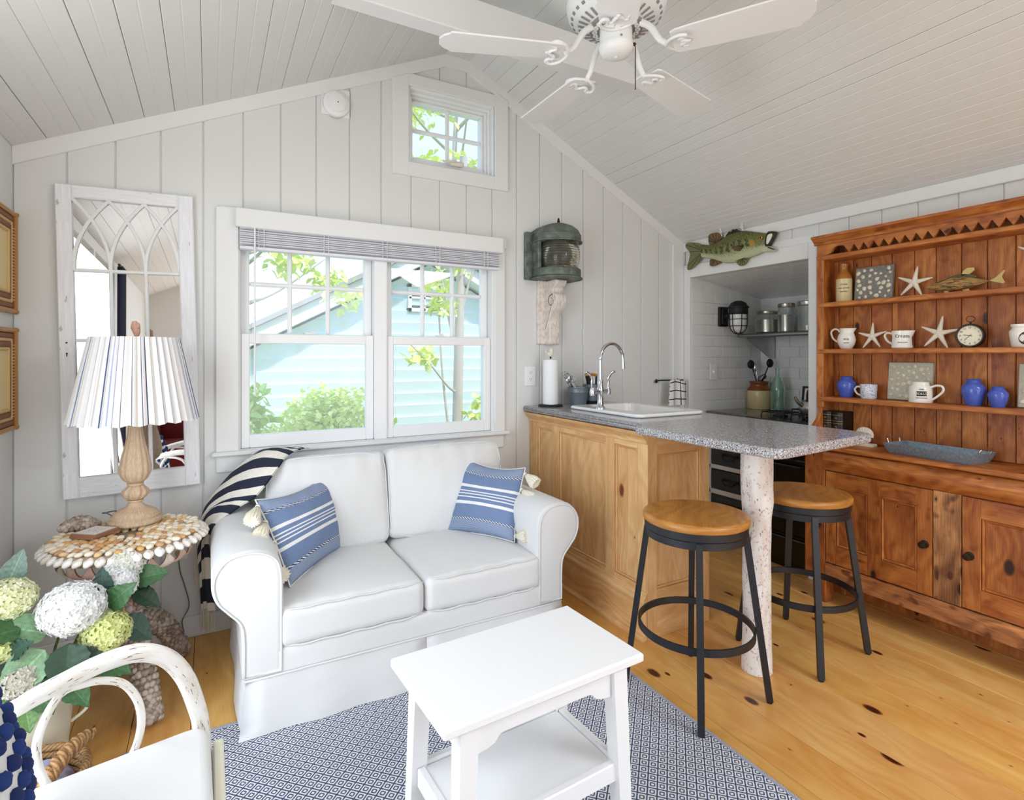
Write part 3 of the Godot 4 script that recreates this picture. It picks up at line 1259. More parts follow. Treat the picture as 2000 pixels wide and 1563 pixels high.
	M.birch.albedo_texture = picture(256, 512, func(x: int, y: int) -> Color:
		var a := x * TAU / 256.0
		var v := y / 512.0 * 0.92
		var n := bn.get_noise_3d(cos(a) * 3.2, sin(a) * 3.2, v * 60.0)
		var m := bn.get_noise_3d(cos(a) * 1.2 + 5.0, sin(a) * 1.2, v * 7.0)
		var f := bn.get_noise_3d(cos(a) * 8.0, sin(a) * 8.0 + 3.0, v * 22.0)
		var c := Color(0.93, 0.91, 0.89).lerp(Color(0.86, 0.80, 0.76), clampf(m + 0.3, 0.0, 1.0))
		if n > 0.40:
			c = c.lerp(Color(0.72, 0.63, 0.58), 0.7)
		if f > 0.5 and m > -0.15:
			c = Color(0.33, 0.26, 0.23)
		return c)
	M.birch.uv1_scale = V(1, 1.0 / 0.92, 1)
	var cn := noise(601, 1.0, 3)
	M.chippaint = mat(Color(1, 1, 1), 0.8)
	M.chippaint.albedo_texture = picture(256, 256, func(x: int, y: int) -> Color:
		var n := cn.get_noise_2d(x * 0.035, y * 0.022)
		var f := cn.get_noise_2d(x * 0.13 + 50.0, y * 0.09)
		var c := Color(0.92, 0.89, 0.86).lerp(Color(0.86, 0.78, 0.73), clampf(n * 1.6 + 0.2, 0, 1))
		if f > 0.55 and n > 0.0:
			c = Color(0.42, 0.30, 0.25)
		return c)
	M.chippaint.uv1_triplanar = true
	M.chippaint.uv1_scale = V(4, 4, 4)
	M.verdigris = mat(Color(1, 1, 1), 0.6, 0.35)
	M.verdigris.albedo_texture = picture(256, 256, func(x: int, y: int) -> Color:
		var n := cn.get_noise_2d(x * 0.02 + 9.0, y * 0.02)
		var f := cn.get_noise_2d(x * 0.12, y * 0.12)
		return Color(0.36, 0.38, 0.35).lerp(Color(0.52, 0.57, 0.53), clampf(0.4 + n * 0.9 + f * 0.35, 0, 1)))
	M.verdigris.uv1_triplanar = true
	M.verdigris.uv1_scale = V(3, 3, 3)
	M.check = mat(Color(1, 1, 1), 0.9)
	M.check.albedo_texture = picture(128, 128, func(x: int, y: int) -> Color:
		return Color(0.15, 0.15, 0.16) if (x + 8) % 42 < 4 or (y + 14) % 42 < 5 else Color(0.93, 0.93, 0.92))
	M.bronze = mat(Color(0.20, 0.16, 0.12), 0.45, 0.5)
	M.gold = mat(Color(0.78, 0.64, 0.34), 0.35, 0.8)
	M.ink = mat(Color(0.09, 0.09, 0.11), 0.6)
	M.leather = mat(Color(0.055, 0.055, 0.06), 0.4)
	M.china = mat(Color(0.94, 0.92, 0.88), 0.18)
	M.dial = mat(Color(0.93, 0.89, 0.78), 0.5)
	M.starfish = mat(Color(0.91, 0.87, 0.79), 0.8)
	M.tan_glaze = mat(Color(0.66, 0.42, 0.17), 0.22)
	M.blueglaze = mat(Color(0.30, 0.38, 0.72), 0.16)
	var vn := noise(701, 1.0, 3)
	M.bluepaint = mat(Color(1, 1, 1), 0.18)
	M.bluepaint.albedo_texture = picture(256, 128, func(x: int, y: int) -> Color:
		var n := vn.get_noise_2d(x * 0.045, y * 0.07)
		var m := vn.get_noise_2d(x * 0.12 + 40.0, y * 0.12)
		return Color(0.30, 0.38, 0.70).lerp(Color(0.6, 0.66, 0.88), clampf(m + 0.4, 0, 1)) if absf(n) < 0.075 or m > 0.42 else Color(0.93, 0.93, 0.92))
	M.bluepaint.uv1_scale = V(1, 12, 1)
	var speck := func(a: Color, b: Color) -> ImageTexture:
		return picture(128, 128, func(x: int, y: int) -> Color: return a.lerp(b, clampf(0.5 + 0.6 * vn.get_noise_2d(x * 0.08, y * 0.08) + 0.4 * vn.get_noise_2d(x * 0.4 + 80.0, y * 0.4), 0, 1)))
	M.concrete = mat(Color(1, 1, 1), 0.85)
	M.concrete.albedo_texture = speck.call(Color(0.70, 0.69, 0.62), Color(0.80, 0.79, 0.72))
	M.concrete.uv1_scale = V(6, 6, 1)
	M.concrete_dark = mat(Color(1, 1, 1), 0.85)
	M.concrete_dark.albedo_texture = speck.call(Color(0.44, 0.44, 0.42), Color(0.58, 0.58, 0.55))
	M.concrete_dark.uv1_scale = V(6, 6, 1)
	M.zinctray = mat(Color(1, 1, 1), 0.5, 0.45)
	M.zinctray.albedo_texture = speck.call(Color(0.48, 0.56, 0.62), Color(0.66, 0.72, 0.76))
	M.zinctray.uv1_scale = V(6, 6, 1)
	M.fishwood = mat(Color(1, 1, 1), 0.7)
	M.fishwood.albedo_texture = picture(128, 128, func(x: int, y: int) -> Color:
		var n := vn.get_noise_2d(x * 0.03, y * 0.22)
		return Color(0.70, 0.54, 0.30) if n > -0.12 else Color(0.30, 0.22, 0.13))
	M.fishpale = mat(Color(0.80, 0.70, 0.44), 0.7)
	M.fishdark = mat(Color(0.33, 0.31, 0.20), 0.7)
	M.bass = mat(Color(1, 1, 1), 0.4)
	M.bass.albedo_texture = picture(512, 128, func(x: int, y: int) -> Color:
		var v := y / 128.0          # 0 at the belly
		var u := x / 512.0
		var n := vn.get_noise_2d(x * 0.06, y * 0.06)
		var scale := 0.5 + 0.5 * sin(x * 0.55 + (y % 8) * 0.4) * sin(y * 0.8)
		var green := Color(0.42, 0.43, 0.20).lerp(Color(0.26, 0.27, 0.13), clampf(n * 1.2 + 0.4 + (v - 0.75) * 1.4, 0, 1))
		var mid := Color(0.47, 0.50, 0.30)
		var pale := Color(0.74, 0.76, 0.62)
		var c := pale.lerp(mid, smoothstep(0.18, 0.46, v + n * 0.12)).lerp(green, smoothstep(0.5, 0.75, v + n * 0.1))
		c = c.lerp(Color(0.62, 0.64, 0.42), scale * 0.22)
		var bar := sin(u * 75.0 + n * 3.0)
		if absf(v - 0.52) < 0.16 + 0.06 * n and bar > 0.25 and u < 0.72:
			c = c.lerp(Color(0.19, 0.18, 0.10), 0.75)
		if Vector2((u - 0.76) * 4.0, (v - 0.5)).length() < 0.14:
			c = c.lerp(Color(0.78, 0.52, 0.16), 0.7)
		if u > 0.80 and v > 0.35:
			c = c.lerp(Color(0.45, 0.40, 0.18), 0.5 + n)
		return c)
	M.bassfin = mat(Color(0.45, 0.45, 0.29), 0.5)
	M.crease_shade = mat(Color(0.50, 0.38, 0.31), 0.8)  # brown that paints the shade in the corbel scroll groove
	M.bassfin2 = mat(Color(0.46, 0.36, 0.22), 0.5)
	M.bassdark = mat(Color(0.16, 0.16, 0.10), 0.5)
	M.bassbelly = mat(Color(0.78, 0.76, 0.66), 0.45)
	M.fanwhite = mat(Color(0.93, 0.93, 0.93), 0.4)
	M.fanvent = mat(Color(0.56, 0.55, 0.54), 0.6)
	M.oldwhite = mat(Color(1, 1, 1), 0.55)
	M.oldwhite.albedo_texture = picture(128, 128, func(x: int, y: int) -> Color: return Color(0.94, 0.94, 0.95) * (1.0 + 0.05 * vn.get_noise_2d(x * 0.2, y * 0.02)) if vn.get_noise_2d(x * 0.09, y * 0.05) < 0.64 else Color(0.76, 0.74, 0.70))
	M.oldwhite.uv1_scale = V(4, 2, 1)
	M.mirror = mat(Color(0.90, 0.90, 0.90), 0.015, 1.0)
	M.shell = mat(Color(1, 1, 1), 0.4)
	M.shellground = mat(Color(0.62, 0.53, 0.44), 0.9)
	M.shellpink = mat(Color(0.83, 0.64, 0.55), 0.5)
	M.cork = mat(Color(0.60, 0.42, 0.31), 0.7)
	M.coasterprint = mat(Color(1, 1, 1), 0.5)
	M.coasterprint.albedo_texture = picture(64, 64, func(x: int, y: int) -> Color:
		var n := vn.get_noise_2d(x * 0.16, y * 0.16)
		var e := maxi(absi(x - 32), absi(y - 32))
		return Color(0.80, 0.75, 0.70) if e > 28 else (Color(0.50, 0.58, 0.55) if n > 0.3 and e < 20 else Color(0.91, 0.89, 0.86)))
	M.lampwood = mat(Color(1, 1, 1), 0.7)
	M.lampwood.albedo_texture = picture(256, 256, func(x: int, y: int) -> Color:
		var n := vn.get_noise_2d(x * 0.12, y * 0.03)
		return Color(0.84, 0.74, 0.62).lerp(Color(0.72, 0.60, 0.47), clampf(n * 0.7 + 0.3, 0, 1)))
	M.lampwood.uv1_scale = V(2, 5, 1)
	var srng := RandomNumberGenerator.new()
	srng.seed = 5
	var bands := []
	var pos := 0.0
	while pos < 1.0:
		var w := srng.randf_range(0.0010, 0.0036)
		var kind := srng.randi() % 6
		bands.append([pos, pos + w, [Color(0.66, 0.73, 0.86), Color(0.52, 0.60, 0.78), Color(0.28, 0.30, 0.40), Color(0.86, 0.82, 0.76), Color(0.72, 0.76, 0.86), Color(0.30, 0.36, 0.56)][kind]])
		pos += w + srng.randf_range(0.008, 0.026)
	M.shade = mat(Color(1, 1, 1), 0.85)
	M.shade.albedo_texture = picture(2048, 8, func(x: int, y: int) -> Color:
		var u := x / 2048.0
		for q in bands:
			if u >= q[0] and u < q[1]:
				return q[2]
		return Color(0.95, 0.94, 0.93))
	M.shade.backlight_enabled = true
	M.shade.backlight = Color(0.35, 0.35, 0.34)
	M.cordgrey = mat(Color(0.45, 0.44, 0.42), 0.6)
	M.brassish = mat(Color(0.70, 0.66, 0.50), 0.5)
	M.petal = mat(Color(1, 1, 1), 0.75)
	M.petal.backlight_enabled = true
	M.petal.backlight = Color(0.8, 0.8, 0.78)
	M.hleaf = mat(Color(1, 1, 1), 0.5)
	M.hleaf.albedo_texture = picture(128, 128, func(x: int, y: int) -> Color:
		var s := absf(x / 128.0 - 0.5) * 2.0
		var v := y / 128.0
		var vein := fposmod(v * 7.0 - s * 1.7, 1.0)
		var k := 1.0 - 0.12 * smoothstep(0.25, 0.0, absf(vein - 0.5)) + 0.12 * vn.get_noise_2d(x * 0.06, y * 0.06)
		if s < 0.05 or absf(vein - 0.5) < 0.035:
			k *= 1.22
		return Color(k, k, k) * 0.82)
	M.stem = mat(Color(0.35, 0.45, 0.22), 0.7)
	M.moss = mat(Color(0.30, 0.33, 0.18), 0.95)
	M.creamenamel = mat(Color(0.90, 0.88, 0.79), 0.3)
	M.wicker = mat(Color(1, 1, 1), 0.8)
	M.wicker.albedo_texture = picture(64, 64, func(x: int, y: int) -> Color:
		var k := sin((x + y) * TAU / 16.0)
		return Color(0.72, 0.56, 0.36).lerp(Color(0.42, 0.29, 0.17), clampf(0.45 + 0.4 * k + vn.get_noise_2d(x * 0.3, y * 0.3), 0, 1)))
	M.wicker.uv1_scale = V(20, 20, 1)
	M.lilac = mat(Color(0.72, 0.70, 0.82), 0.9)
	M.chaircream = mat(Color(0.90, 0.88, 0.80), 0.5)
	M.chairpaint = mat(Color(1, 1, 1), 0.5)
	M.chairpaint.albedo_texture = picture(256, 256, func(x: int, y: int) -> Color:
		var n := cn.get_noise_2d(x * 0.11, y * 0.022)
		var m := cn.get_noise_2d(x * 0.02 + 80.0, y * 0.012)
		var c := Color(0.93, 0.92, 0.90).lerp(Color(0.86, 0.83, 0.78), clampf(m + 0.2, 0, 1))
		return Color(0.46, 0.40, 0.36) if n > 0.45 and m > -0.02 else c)
	M.chairpaint.uv1_scale = V(9, 4, 1)
	M.pompom = mat(Color(1, 1, 1), 0.95)
	M.bamboo = mat(Color(0.72, 0.52, 0.28), 0.4)
	M.walnut = mat(Color(0.50, 0.28, 0.11), 0.5)
	M.bamboopale = mat(Color(0.83, 0.70, 0.47), 0.5)
	M.bamboopicture = mat(Color(0.90, 0.82, 0.60), 0.6)
	M.redcloth = mat(Color(0.40, 0.06, 0.10), 0.9)


func patch(P: Array, u: float, v: float) -> Vector3:
	# bilinear patch over the corners (u0v0, u1v0, u1v1, u0v1)
	return P[0].lerp(P[1], u).lerp(P[3].lerp(P[2], u), v)


func build_sofa() -> void:
	var s := thing("loveseat", "white slipcovered loveseat with rolled arms and a long skirt under the double window", "sofa", V(0.712, 0, 0.45))
	var wr := noise(71, 1.0, 3)
	# base and back inside the slipcover
	var b := g()
	b.rbox(V(0, 0.21, 0.0), V(1.225, 0.11, 0.77), 0.012, 8)
	obj("seat_rail", b, M.slip, s)
	b = g()
	b.rbox(V(0.01, 0.42, -0.315), V(1.12, 0.60, 0.17), 0.055, 12)
	obj("back", b, M.slip, s)
	# rolled arms, with a front panel and welt
	var prof := curve2([Vector2(0.118, 0.185), Vector2(0.118, 0.40), Vector2(0.116, 0.515), Vector2(0.10, 0.565), Vector2(0.06, 0.594), Vector2(0.005, 0.602), Vector2(-0.052, 0.588), Vector2(-0.087, 0.545), Vector2(-0.094, 0.495), Vector2(-0.08, 0.445), Vector2(-0.048, 0.405), Vector2(-0.016, 0.365), Vector2(-0.008, 0.31), Vector2(-0.008, 0.185)], 5)
	for sd in [-1.0, 1.0]:
		var pr := PackedVector2Array()
		for p in prof:
			pr.append(Vector2(sd * (0.612 - p.x), p.y))
		var arm := Node3D.new()
		arm.name = "arm"
		s.add_child(arm, true)
		b = g()
		b.extrude(pr, -0.36, 0.386, 0.02, 4, 6)
		obj("arm_cover", b, M.slip, arm)
		b = g()
		var q := b.inset(pr if b._area(pr) > 0 else _rev(pr), 0.008)
		var path := PackedVector3Array()
		for p in q:
			path.append(V(p.x, p.y, 0.386))
		b.tube(path, 0.0036, 6, true)
		obj("welt", b, M.welt, arm)
	# seat and back cushions
	for sd in [-1.0, 1.0]:
		b = g()
		var crown := func(p: Vector3) -> Vector3:
			var q := p
			var e := Vector2(p.x / 0.26, p.z / 0.32)
			var k: float = maxf(0.0, 1.0 - e.x * e.x) * maxf(0.0, 1.0 - e.y * e.y)
			q.y += (0.03 if p.y > 0 else -0.004) * k
			q.y += 0.004 * wr.get_noise_3d(p.x * 9.0 + sd * 5.0, 0.0, p.z * 9.0)
			if p.z > 0.15 and p.y > 0:
				q.y += 0.0035 * sin(p.x * 95.0 + 3.0 * wr.get_noise_2d(p.x * 8.0, sd)) * smoothstep(0.15, 0.28, p.z) * (1.0 - smoothstep(0.3, 0.33, p.z))
			q.z += 0.008 * k * signf(p.z)
			return q
		b.rbox(V(sd * 0.2575, 0.325, 0.07), V(0.512, 0.135, 0.645), 0.032, 28, crown)
		var cu := obj("seat_cushion", b, M.slip, s)
		b = g()
		for yy in [0.3865, 0.264]:
			var path := PackedVector3Array()
			for k in 41:
				var x := lerpf(-0.25, 0.25, k / 40.0)
				var e := 0.018 * pow(absf(x) / 0.25, 8.0)
				path.append(V(sd * 0.2575 + x, yy + 0.002 * sin(k * 0.7) - (0.01 * pow(absf(x) / 0.25, 10.0) if yy > 0.3 else 0.0), 0.388 - e))
			b.tube(path, 0.0034, 6)
		obj("welt", b, M.welt, cu)
	for sd in [-1.0, 1.0]:
		var hw: float = 0.254 if sd < 0 else 0.293
		b = g()
		var puff := func(p: Vector3) -> Vector3:
			var q := p
			var e := Vector2(p.x / hw, p.y / 0.2)
			var k: float = maxf(0.0, 1.0 - e.x * e.x) * maxf(0.0, 1.0 - e.y * e.y)
			q.z += 0.045 * k * signf(p.z)
			q.y += 0.012 * maxf(0.0, 1.0 - e.x * e.x) * signf(p.y)
			q.z += 0.007 * wr.get_noise_3d(p.x * 11.0 + sd * 3.0, p.y * 5.0, 2.0)
			if p.y > 0.02:
				q.z += 0.006 * sin(p.x * 62.0 + 4.0 * wr.get_noise_2d(p.x * 7.0, sd * 4.0)) * smoothstep(0.02, 0.17, p.y)
			q.y += 0.006 * wr.get_noise_3d(p.x * 12.0, sd * 9.0, p.z * 6.0)
			return q
		b.T = Transform3D(Basis(V(0, 0, 1), -0.012 * sd) * Basis(V(1, 0, 0), -0.19), V(sd * hw, 0.585 + (0.008 if sd > 0 else 0.0), -0.165))
		b.rbox(Vector3.ZERO, V(hw * 2.0, 0.40, 0.135), 0.034, 28, puff)
		var cu := obj("back_cushion", b, M.slip, s)
		b = g()
		b.T = Transform3D(Basis(V(0, 0, 1), -0.012 * sd) * Basis(V(1, 0, 0), -0.19), V(sd * hw, 0.585 + (0.008 if sd > 0 else 0.0), -0.165))
		for zz in [0.062]:
			var path := PackedVector3Array()
			for k in 61:
				var a := TAU * k / 61.0
				var c := Vector2(signf(cos(a)) * pow(absf(cos(a)), 0.28), signf(sin(a)) * pow(absf(sin(a)), 0.28))
				var p := V(c.x * (hw - 0.005), c.y * 0.194, zz - 0.004)
				var ex: float = maxf(0.0, 1.0 - pow(p.x / hw, 2))
				p.y += 0.012 * ex * signf(p.y) + 0.006 * wr.get_noise_3d(p.x * 12.0, sd * 9.0, 0.3)
				path.append(p)
			b.tube(path, 0.0034, 6, true)
		obj("welt", b, M.welt, cu)
	# skirt: a band round the base with inverted pleats at the corners and the middle
	var plan := []
	plan.append(Vector2(-0.613, -0.36))
	for k in range(1, 8):
		plan.append(Vector2(-0.613, lerpf(-0.36, 0.33, k / 8.0)))
	plan.append_array([Vector2(-0.613, 0.363), Vector2(-0.59, 0.360), Vector2(-0.59, 0.372), Vector2(-0.609, 0.388)])
	for k in range(1, 12):
		plan.append(Vector2(lerpf(-0.60, -0.006, k / 12.0), 0.392))
	plan.append_array([Vector2(-0.002, 0.392), Vector2(-0.001, 0.379), Vector2(0.001, 0.379), Vector2(0.002, 0.392)])
	for k in range(1, 12):
		plan.append(Vector2(lerpf(0.006, 0.60, k / 12.0), 0.392))
	plan.append_array([Vector2(0.609, 0.388), Vector2(0.59, 0.372), Vector2(0.59, 0.360), Vector2(0.613, 0.363)])
	for k in range(1, 9):
		plan.append(Vector2(0.613, lerpf(0.33, -0.36, k / 8.0)))
	b = g()
	b.smooth = 0
	var rows := []
	for k in plan.size():
		var col := PackedVector3Array()
		for j in 9:
			var v := j / 8.0
			var p: Vector2 = plan[k]
			var o: Vector2 = p * V2(1.0, 1.0)
			var fl := 0.016 * (1.0 - v) + 0.006 * sin(k * 1.3) * (1.0 - v) + 0.003 * wr.get_noise_2d(k * 0.7, v * 3.0)
			var d := Vector2(signf(p.x) if absf(p.x) > 0.605 else 0.0, 1.0 if p.y > 0.37 else 0.0)
			var tight := 0.0 if v < 0.9 else 0.0
			o += d * (fl - tight)
			col.append(V(o.x, 0.0085 + v * 0.1735, o.y))
		rows.append(col)
	for k in plan.size() - 1:
		for j in 8:
			b.quad(rows[k][j], rows[k + 1][j], rows[k + 1][j + 1], rows[k][j + 1])
	var sk := obj("skirt", b, M.slip, s)
	b = g()
	var top := PackedVector3Array()
	for k in plan.size():
		if absf(plan[k].x) > 0.605 or plan[k].y > 0.385:
			top.append(rows[k][8] + V(0, 0.002, 0))
	b.tube(top, 0.004, 6)
	obj("welt", b, M.welt, sk)
	build_throw()
	pillow("throw_pillow", "blue striped tasselled pillow leaning in the left corner of the loveseat", [V(0.255, 0.405, 0.69), V(0.495, 0.405, 0.385), V(0.452, 0.716, 0.30), V(0.150, 0.700, 0.56)], 0.075, [[0.0, 0.93], [0.0, 0.74], [-0.02, 0.5], [0.0, 0.16], [1.0, 0.95], [1.02, 0.1]])
	pillow("throw_pillow", "blue striped tasselled pillow leaning in the right corner of the loveseat", [V(0.976, 0.405, 0.385), V(1.186, 0.405, 0.67), V(1.312, 0.702, 0.55), V(1.105, 0.733, 0.31)], 0.075, [[1.0, 0.92], [1.0, 0.70], [1.0, 0.08], [0.0, 0.9], [0.0, 0.72], [0.0, 0.12], [-0.02, 0.03]])


func V2(x: float, y: float) -> Vector2:
	return Vector2(x, y)


func _rev(p: PackedVector2Array) -> PackedVector2Array:
	var r := p.duplicate()
	r.reverse()
	return r


func build_throw() -> void:
	# rows run from the top of the sofa back down to the fringe beside the arm
	var L := curve([V(0.30, 0.805, 0.075), V(0.19, 0.80, 0.07), V(0.085, 0.714, 0.07), V(-0.005, 0.60, 0.075), V(-0.038, 0.50, 0.085), V(-0.046, 0.425, 0.09), V(-0.045, 0.352, 0.09), V(-0.03, 0.268, 0.09), V(-0.02, 0.146, 0.09)], 6)
	var R := curve([V(0.40, 0.818, 0.20), V(0.35, 0.822, 0.23), V(0.292, 0.81, 0.285), V(0.236, 0.765, 0.37), V(0.17, 0.68, 0.375), V(0.10, 0.624, 0.34), V(0.006, 0.540, 0.31), V(-0.004, 0.41, 0.24), V(0.012, 0.15, 0.14)], 6)
	var Md := curve([V(0.345, 0.818, 0.14), V(0.27, 0.824, 0.15), V(0.19, 0.818, 0.215), V(0.09, 0.715, 0.23), V(0.03, 0.618, 0.21), V(0.0, 0.585, 0.20), V(-0.02, 0.48, 0.185), V(-0.02, 0.37, 0.15), V(-0.01, 0.15, 0.11)], 6)
	var n := L.size() - 1
	var wn := noise(8, 1.0, 2)
	var f := func(u: float, v: float) -> Vector3:
		var i := int(round(v * n))
		var p := L[i].lerp(Md[i], u * 2.0) if u < 0.5 else Md[i].lerp(R[i], u * 2.0 - 1.0)
		var q := L[i] * (1.0 - u) * (1.0 - u) + (Md[i] * 2.0 - (L[i] + R[i]) * 0.5) * 2.0 * u * (1.0 - u) + R[i] * u * u
		p = q
		var fold := smoothstep(0.55, 1.0, v)
		p += V(0.010 * sin(u * 17.0 + v * 3.0) * fold, 0, 0.004 * sin(u * 9.0))
		p += V(0, 1, 0.3) * (0.004 * wn.get_noise_2d(u * 3.0, v * 5.0))
		return p
	var t := thing("striped_throw", "navy and cream striped throw draped over the left end of the loveseat", "blanket", V(0, 0, 0))
	var b := g()
	b.sheet(20, n, func(u: float, v: float) -> Vector3: return f.call(1.0 - u, v), Vector2(1, 1))
	b.sheet(20, n, func(u: float, v: float) -> Vector3: return f.call(u, v) - V(-0.004, 0.004, 0.002), Vector2(1, 1))
	obj("cloth", b, M.throw, t)
	b = g()
	for k in 26:
		var u := k / 25.0
		var p: Vector3 = f.call(u, 1.0)
		b.tube(curve([p, p + V(0.003 * sin(k * 2.0), -0.03, 0), p + V(0.002 * sin(k * 3.1), -0.075 - 0.02 * rng.randf(), 0.002)], 3), 0.0011, 4)
	for k in 14:
		var p: Vector3 = f.call(0.0, 0.66 + 0.014 * k)
		b.tube(curve([p, p + V(-0.008, -0.03, -0.005), p + V(-0.008 + 0.003 * sin(k * 2.0), -0.075 - 0.02 * rng.randf(), -0.008)], 3), 0.0011, 4)
	obj("fringe", b, M.fringe, t).set_meta("kind", "stuff")


func pillow(called: String, label: String, P: Array, thick: float, tassels: Array) -> void:
	var n: Vector3 = ((P[1] - P[0]).cross(P[3] - P[0])).normalized()
	var c: Vector3 = (P[0] + P[1] + P[2] + P[3]) / 4.0
	var t := thing(called, label, "pillow", V(c.x, minf(P[0].y, P[1].y), c.z), 0.0, "blue striped pillows on the loveseat")
	var o := t.position
	var wn := noise(int(c.x * 100), 1.0, 2)
	var f := func(u: float, v: float, sd: float) -> Vector3:
		var a := u * 2.0 - 1.0
		var d := v * 2.0 - 1.0
		var pu := 0.5 + 0.5 * a * (1.0 - 0.07 * (1.0 - d * d))
		var pw := 0.5 + 0.5 * d * (1.0 - (0.17 if d > 0 else 0.08) * (1.0 - a * a))
		var h := pow(maxf(0.0, (1.0 - a * a) * (1.0 - d * d)), 0.55)
		var w := 0.006 * wn.get_noise_2d(u * 5.0, v * 5.0) + 0.004 * sin(u * 24.0 + 2.0 * v) * smoothstep(0.75, 0.9, v) * (1.0 - smoothstep(0.93, 1.0, v))
		return patch(P, pu, pw) + n * sd * (h * thick + w * h) - o
	var b := g()
	b.sheet(26, 26, func(u: float, v: float) -> Vector3: return f.call(u, v, 1.0), Vector2(1, 1))
	b.sheet(26, 26, func(u: float, v: float) -> Vector3: return f.call(1.0 - u, v, -1.0), Vector2(1, 1))
	obj("cover", b, M.pillow, t)
	b = g()
	var path := PackedVector3Array()
	for k in 26:
		path.append(f.call(k / 26.0, 0.0, 1.0))
	for k in 26:
		path.append(f.call(1.0, k / 26.0, 1.0))
	for k in 26:
		path.append(f.call(1.0 - k / 26.0, 1.0, 1.0))
	for k in 26:
		path.append(f.call(0.0, 1.0 - k / 26.0, 1.0))
	b.tube(path, 0.0032, 5, true)
	obj("edging", b, M.cord, t)
	var e: Vector3 = (P[1] - P[0]).normalized()
	for k in tassels.size():
		var q: Array = tassels[k]
		var p: Vector3 = f.call(clampf(q[0], 0.0, 1.0), q[1], 1.0)
		var out: Vector3 = (e * (signf(q[0] - 0.5)) * 0.75 + V(0, -0.5, 0) + n * 0.25).normalized()
		if q[1] < 0.2:
			out = (e * (signf(q[0] - 0.5)) * 0.8 + n * 0.35 + V(0, 0.05, 0)).normalized()
		tassel(t, p, out, 0.085, k)


func tassel(parent: Node3D, p: Vector3, d: Vector3, len: float, s: int) -> void:
	var b := g()
	var x := d.cross(V(0.3, 0.2, 0.9)).normalized()
	b.T = Transform3D(Basis(x, d, x.cross(d)), p)
	var wob := func(a: float, y: float) -> float:
		return 1.0 + 0.15 * sin(a * 15.0 + s) * smoothstep(0.015, 0.04, y) + 0.08 * sin(a * 5.0 + y * 90.0)
	b.lathe([Vector2(0, 0), Vector2(0.007, 0.001), Vector2(0.010, 0.008), Vector2(0.007, 0.015), Vector2(0.012, 0.02), Vector2(0.020, len * 0.55), Vector2(0.027, len * 0.85), Vector2(0.025, len), Vector2(0.008, len * 0.97), Vector2(0, len * 0.9)], 60, Vector3.ZERO, wob)
	var o := obj("tassel", b, M.fringe, parent)
	b = g()
	b.T = Transform3D(Basis(x, d, x.cross(d)), p)
	var path := PackedVector3Array()
	for k in 12:
		path.append(V(cos(TAU * k / 12) * 0.0075, 0.015, sin(TAU * k / 12) * 0.0075))
	b.tube(path, 0.0017, 5, true)
	obj("tie", b, M.navy, o)


const FLAT := Basis(Vector3(1, 0, 0), Vector3(0, 0, -1), Vector3(0, 1, 0))   # polygon (x, -z), pushed upwards


func plan(pts: Array) -> PackedVector2Array:
	var r := PackedVector2Array()
	for k in range(0, pts.size(), 2):
		r.append(Vector2(pts[k], -pts[k + 1]))
	return r


func rounded(pts: PackedVector2Array, radii: Array, n := 6) -> PackedVector2Array:
	var r := PackedVector2Array()
	for k in pts.size():
		var p := pts[k]
		var rad: float = radii[k % radii.size()]
		if rad <= 0.0:
			r.append(p)
			continue
		var a := p + (pts[(k - 1 + pts.size()) % pts.size()] - p).normalized() * rad
		var b := p + (pts[(k + 1) % pts.size()] - p).normalized() * rad
		for i in n + 1:
			var t := float(i) / n
			r.append(a * (1 - t) * (1 - t) + p * 2 * t * (1 - t) + b * t * t)
	return r


# a slab with rounded top and bottom edges and one hole, lying flat
func slab(b: G, outer: PackedVector2Array, hole: PackedVector2Array, y0: float, y1: float, r: float) -> void:
	var o := outer
	if b._area(o) < 0.0:
		o = _rev(o)
	var h := hole
	if b._area(h) > 0.0:
		h = _rev(h)
	var oi := b.inset(o, r)
	var key := PackedVector2Array()
	var bi := 0
	var bd := 1e9
	for i in oi.size():
		var d := oi[i].distance_to(h[0])
		if d < bd:
			bd = d
			bi = i
	for i in oi.size() + 1:
		key.append(oi[(bi + i) % oi.size()])
	for i in h.size() + 1:
		key.append(h[i % h.size()])
	var idx := Geometry2D.triangulate_polygon(key)
	for k in range(0, idx.size(), 3):
		var A := key[idx[k]]
		var B := key[idx[k + 1]]
		var C := key[idx[k + 2]]
		if (B - A).cross(C - A) < 0.0:
			var s := B
			B = C
			C = s
		b.tri(b._z(A, y1), b._z(B, y1), b._z(C, y1))
		b.tri(b._z(A, y0), b._z(C, y0), b._z(B, y0))
	b.smooth = 5
	var rows := [[oi, y0]]
	for k in [0.3, 0.7, 1.0]:
		rows.append([b.inset(o, r * (1 - sin(k * PI / 2))), y0 + r * (1 - cos(k * PI / 2))])
	for k in [1.0, 0.7, 0.3, 0.0]:
		rows.append([b.inset(o, r * (1 - sin(k * PI / 2))), y1 - r * (1 - cos(k * PI / 2))])
	for k in rows.size() - 1:
		for i in o.size():
			var j := (i + 1) % o.size()
			b.quad(b._z(rows[k][0][i], rows[k][1]), b._z(rows[k][0][j], rows[k][1]), b._z(rows[k + 1][0][j], rows[k + 1][1]), b._z(rows[k + 1][0][i], rows[k + 1][1]))
	b.smooth = -1
	for i in h.size():
		var j := (i + 1) % h.size()
		b.quad(b._z(h[i], y0), b._z(h[j], y0), b._z(h[j], y1), b._z(h[i], y1))


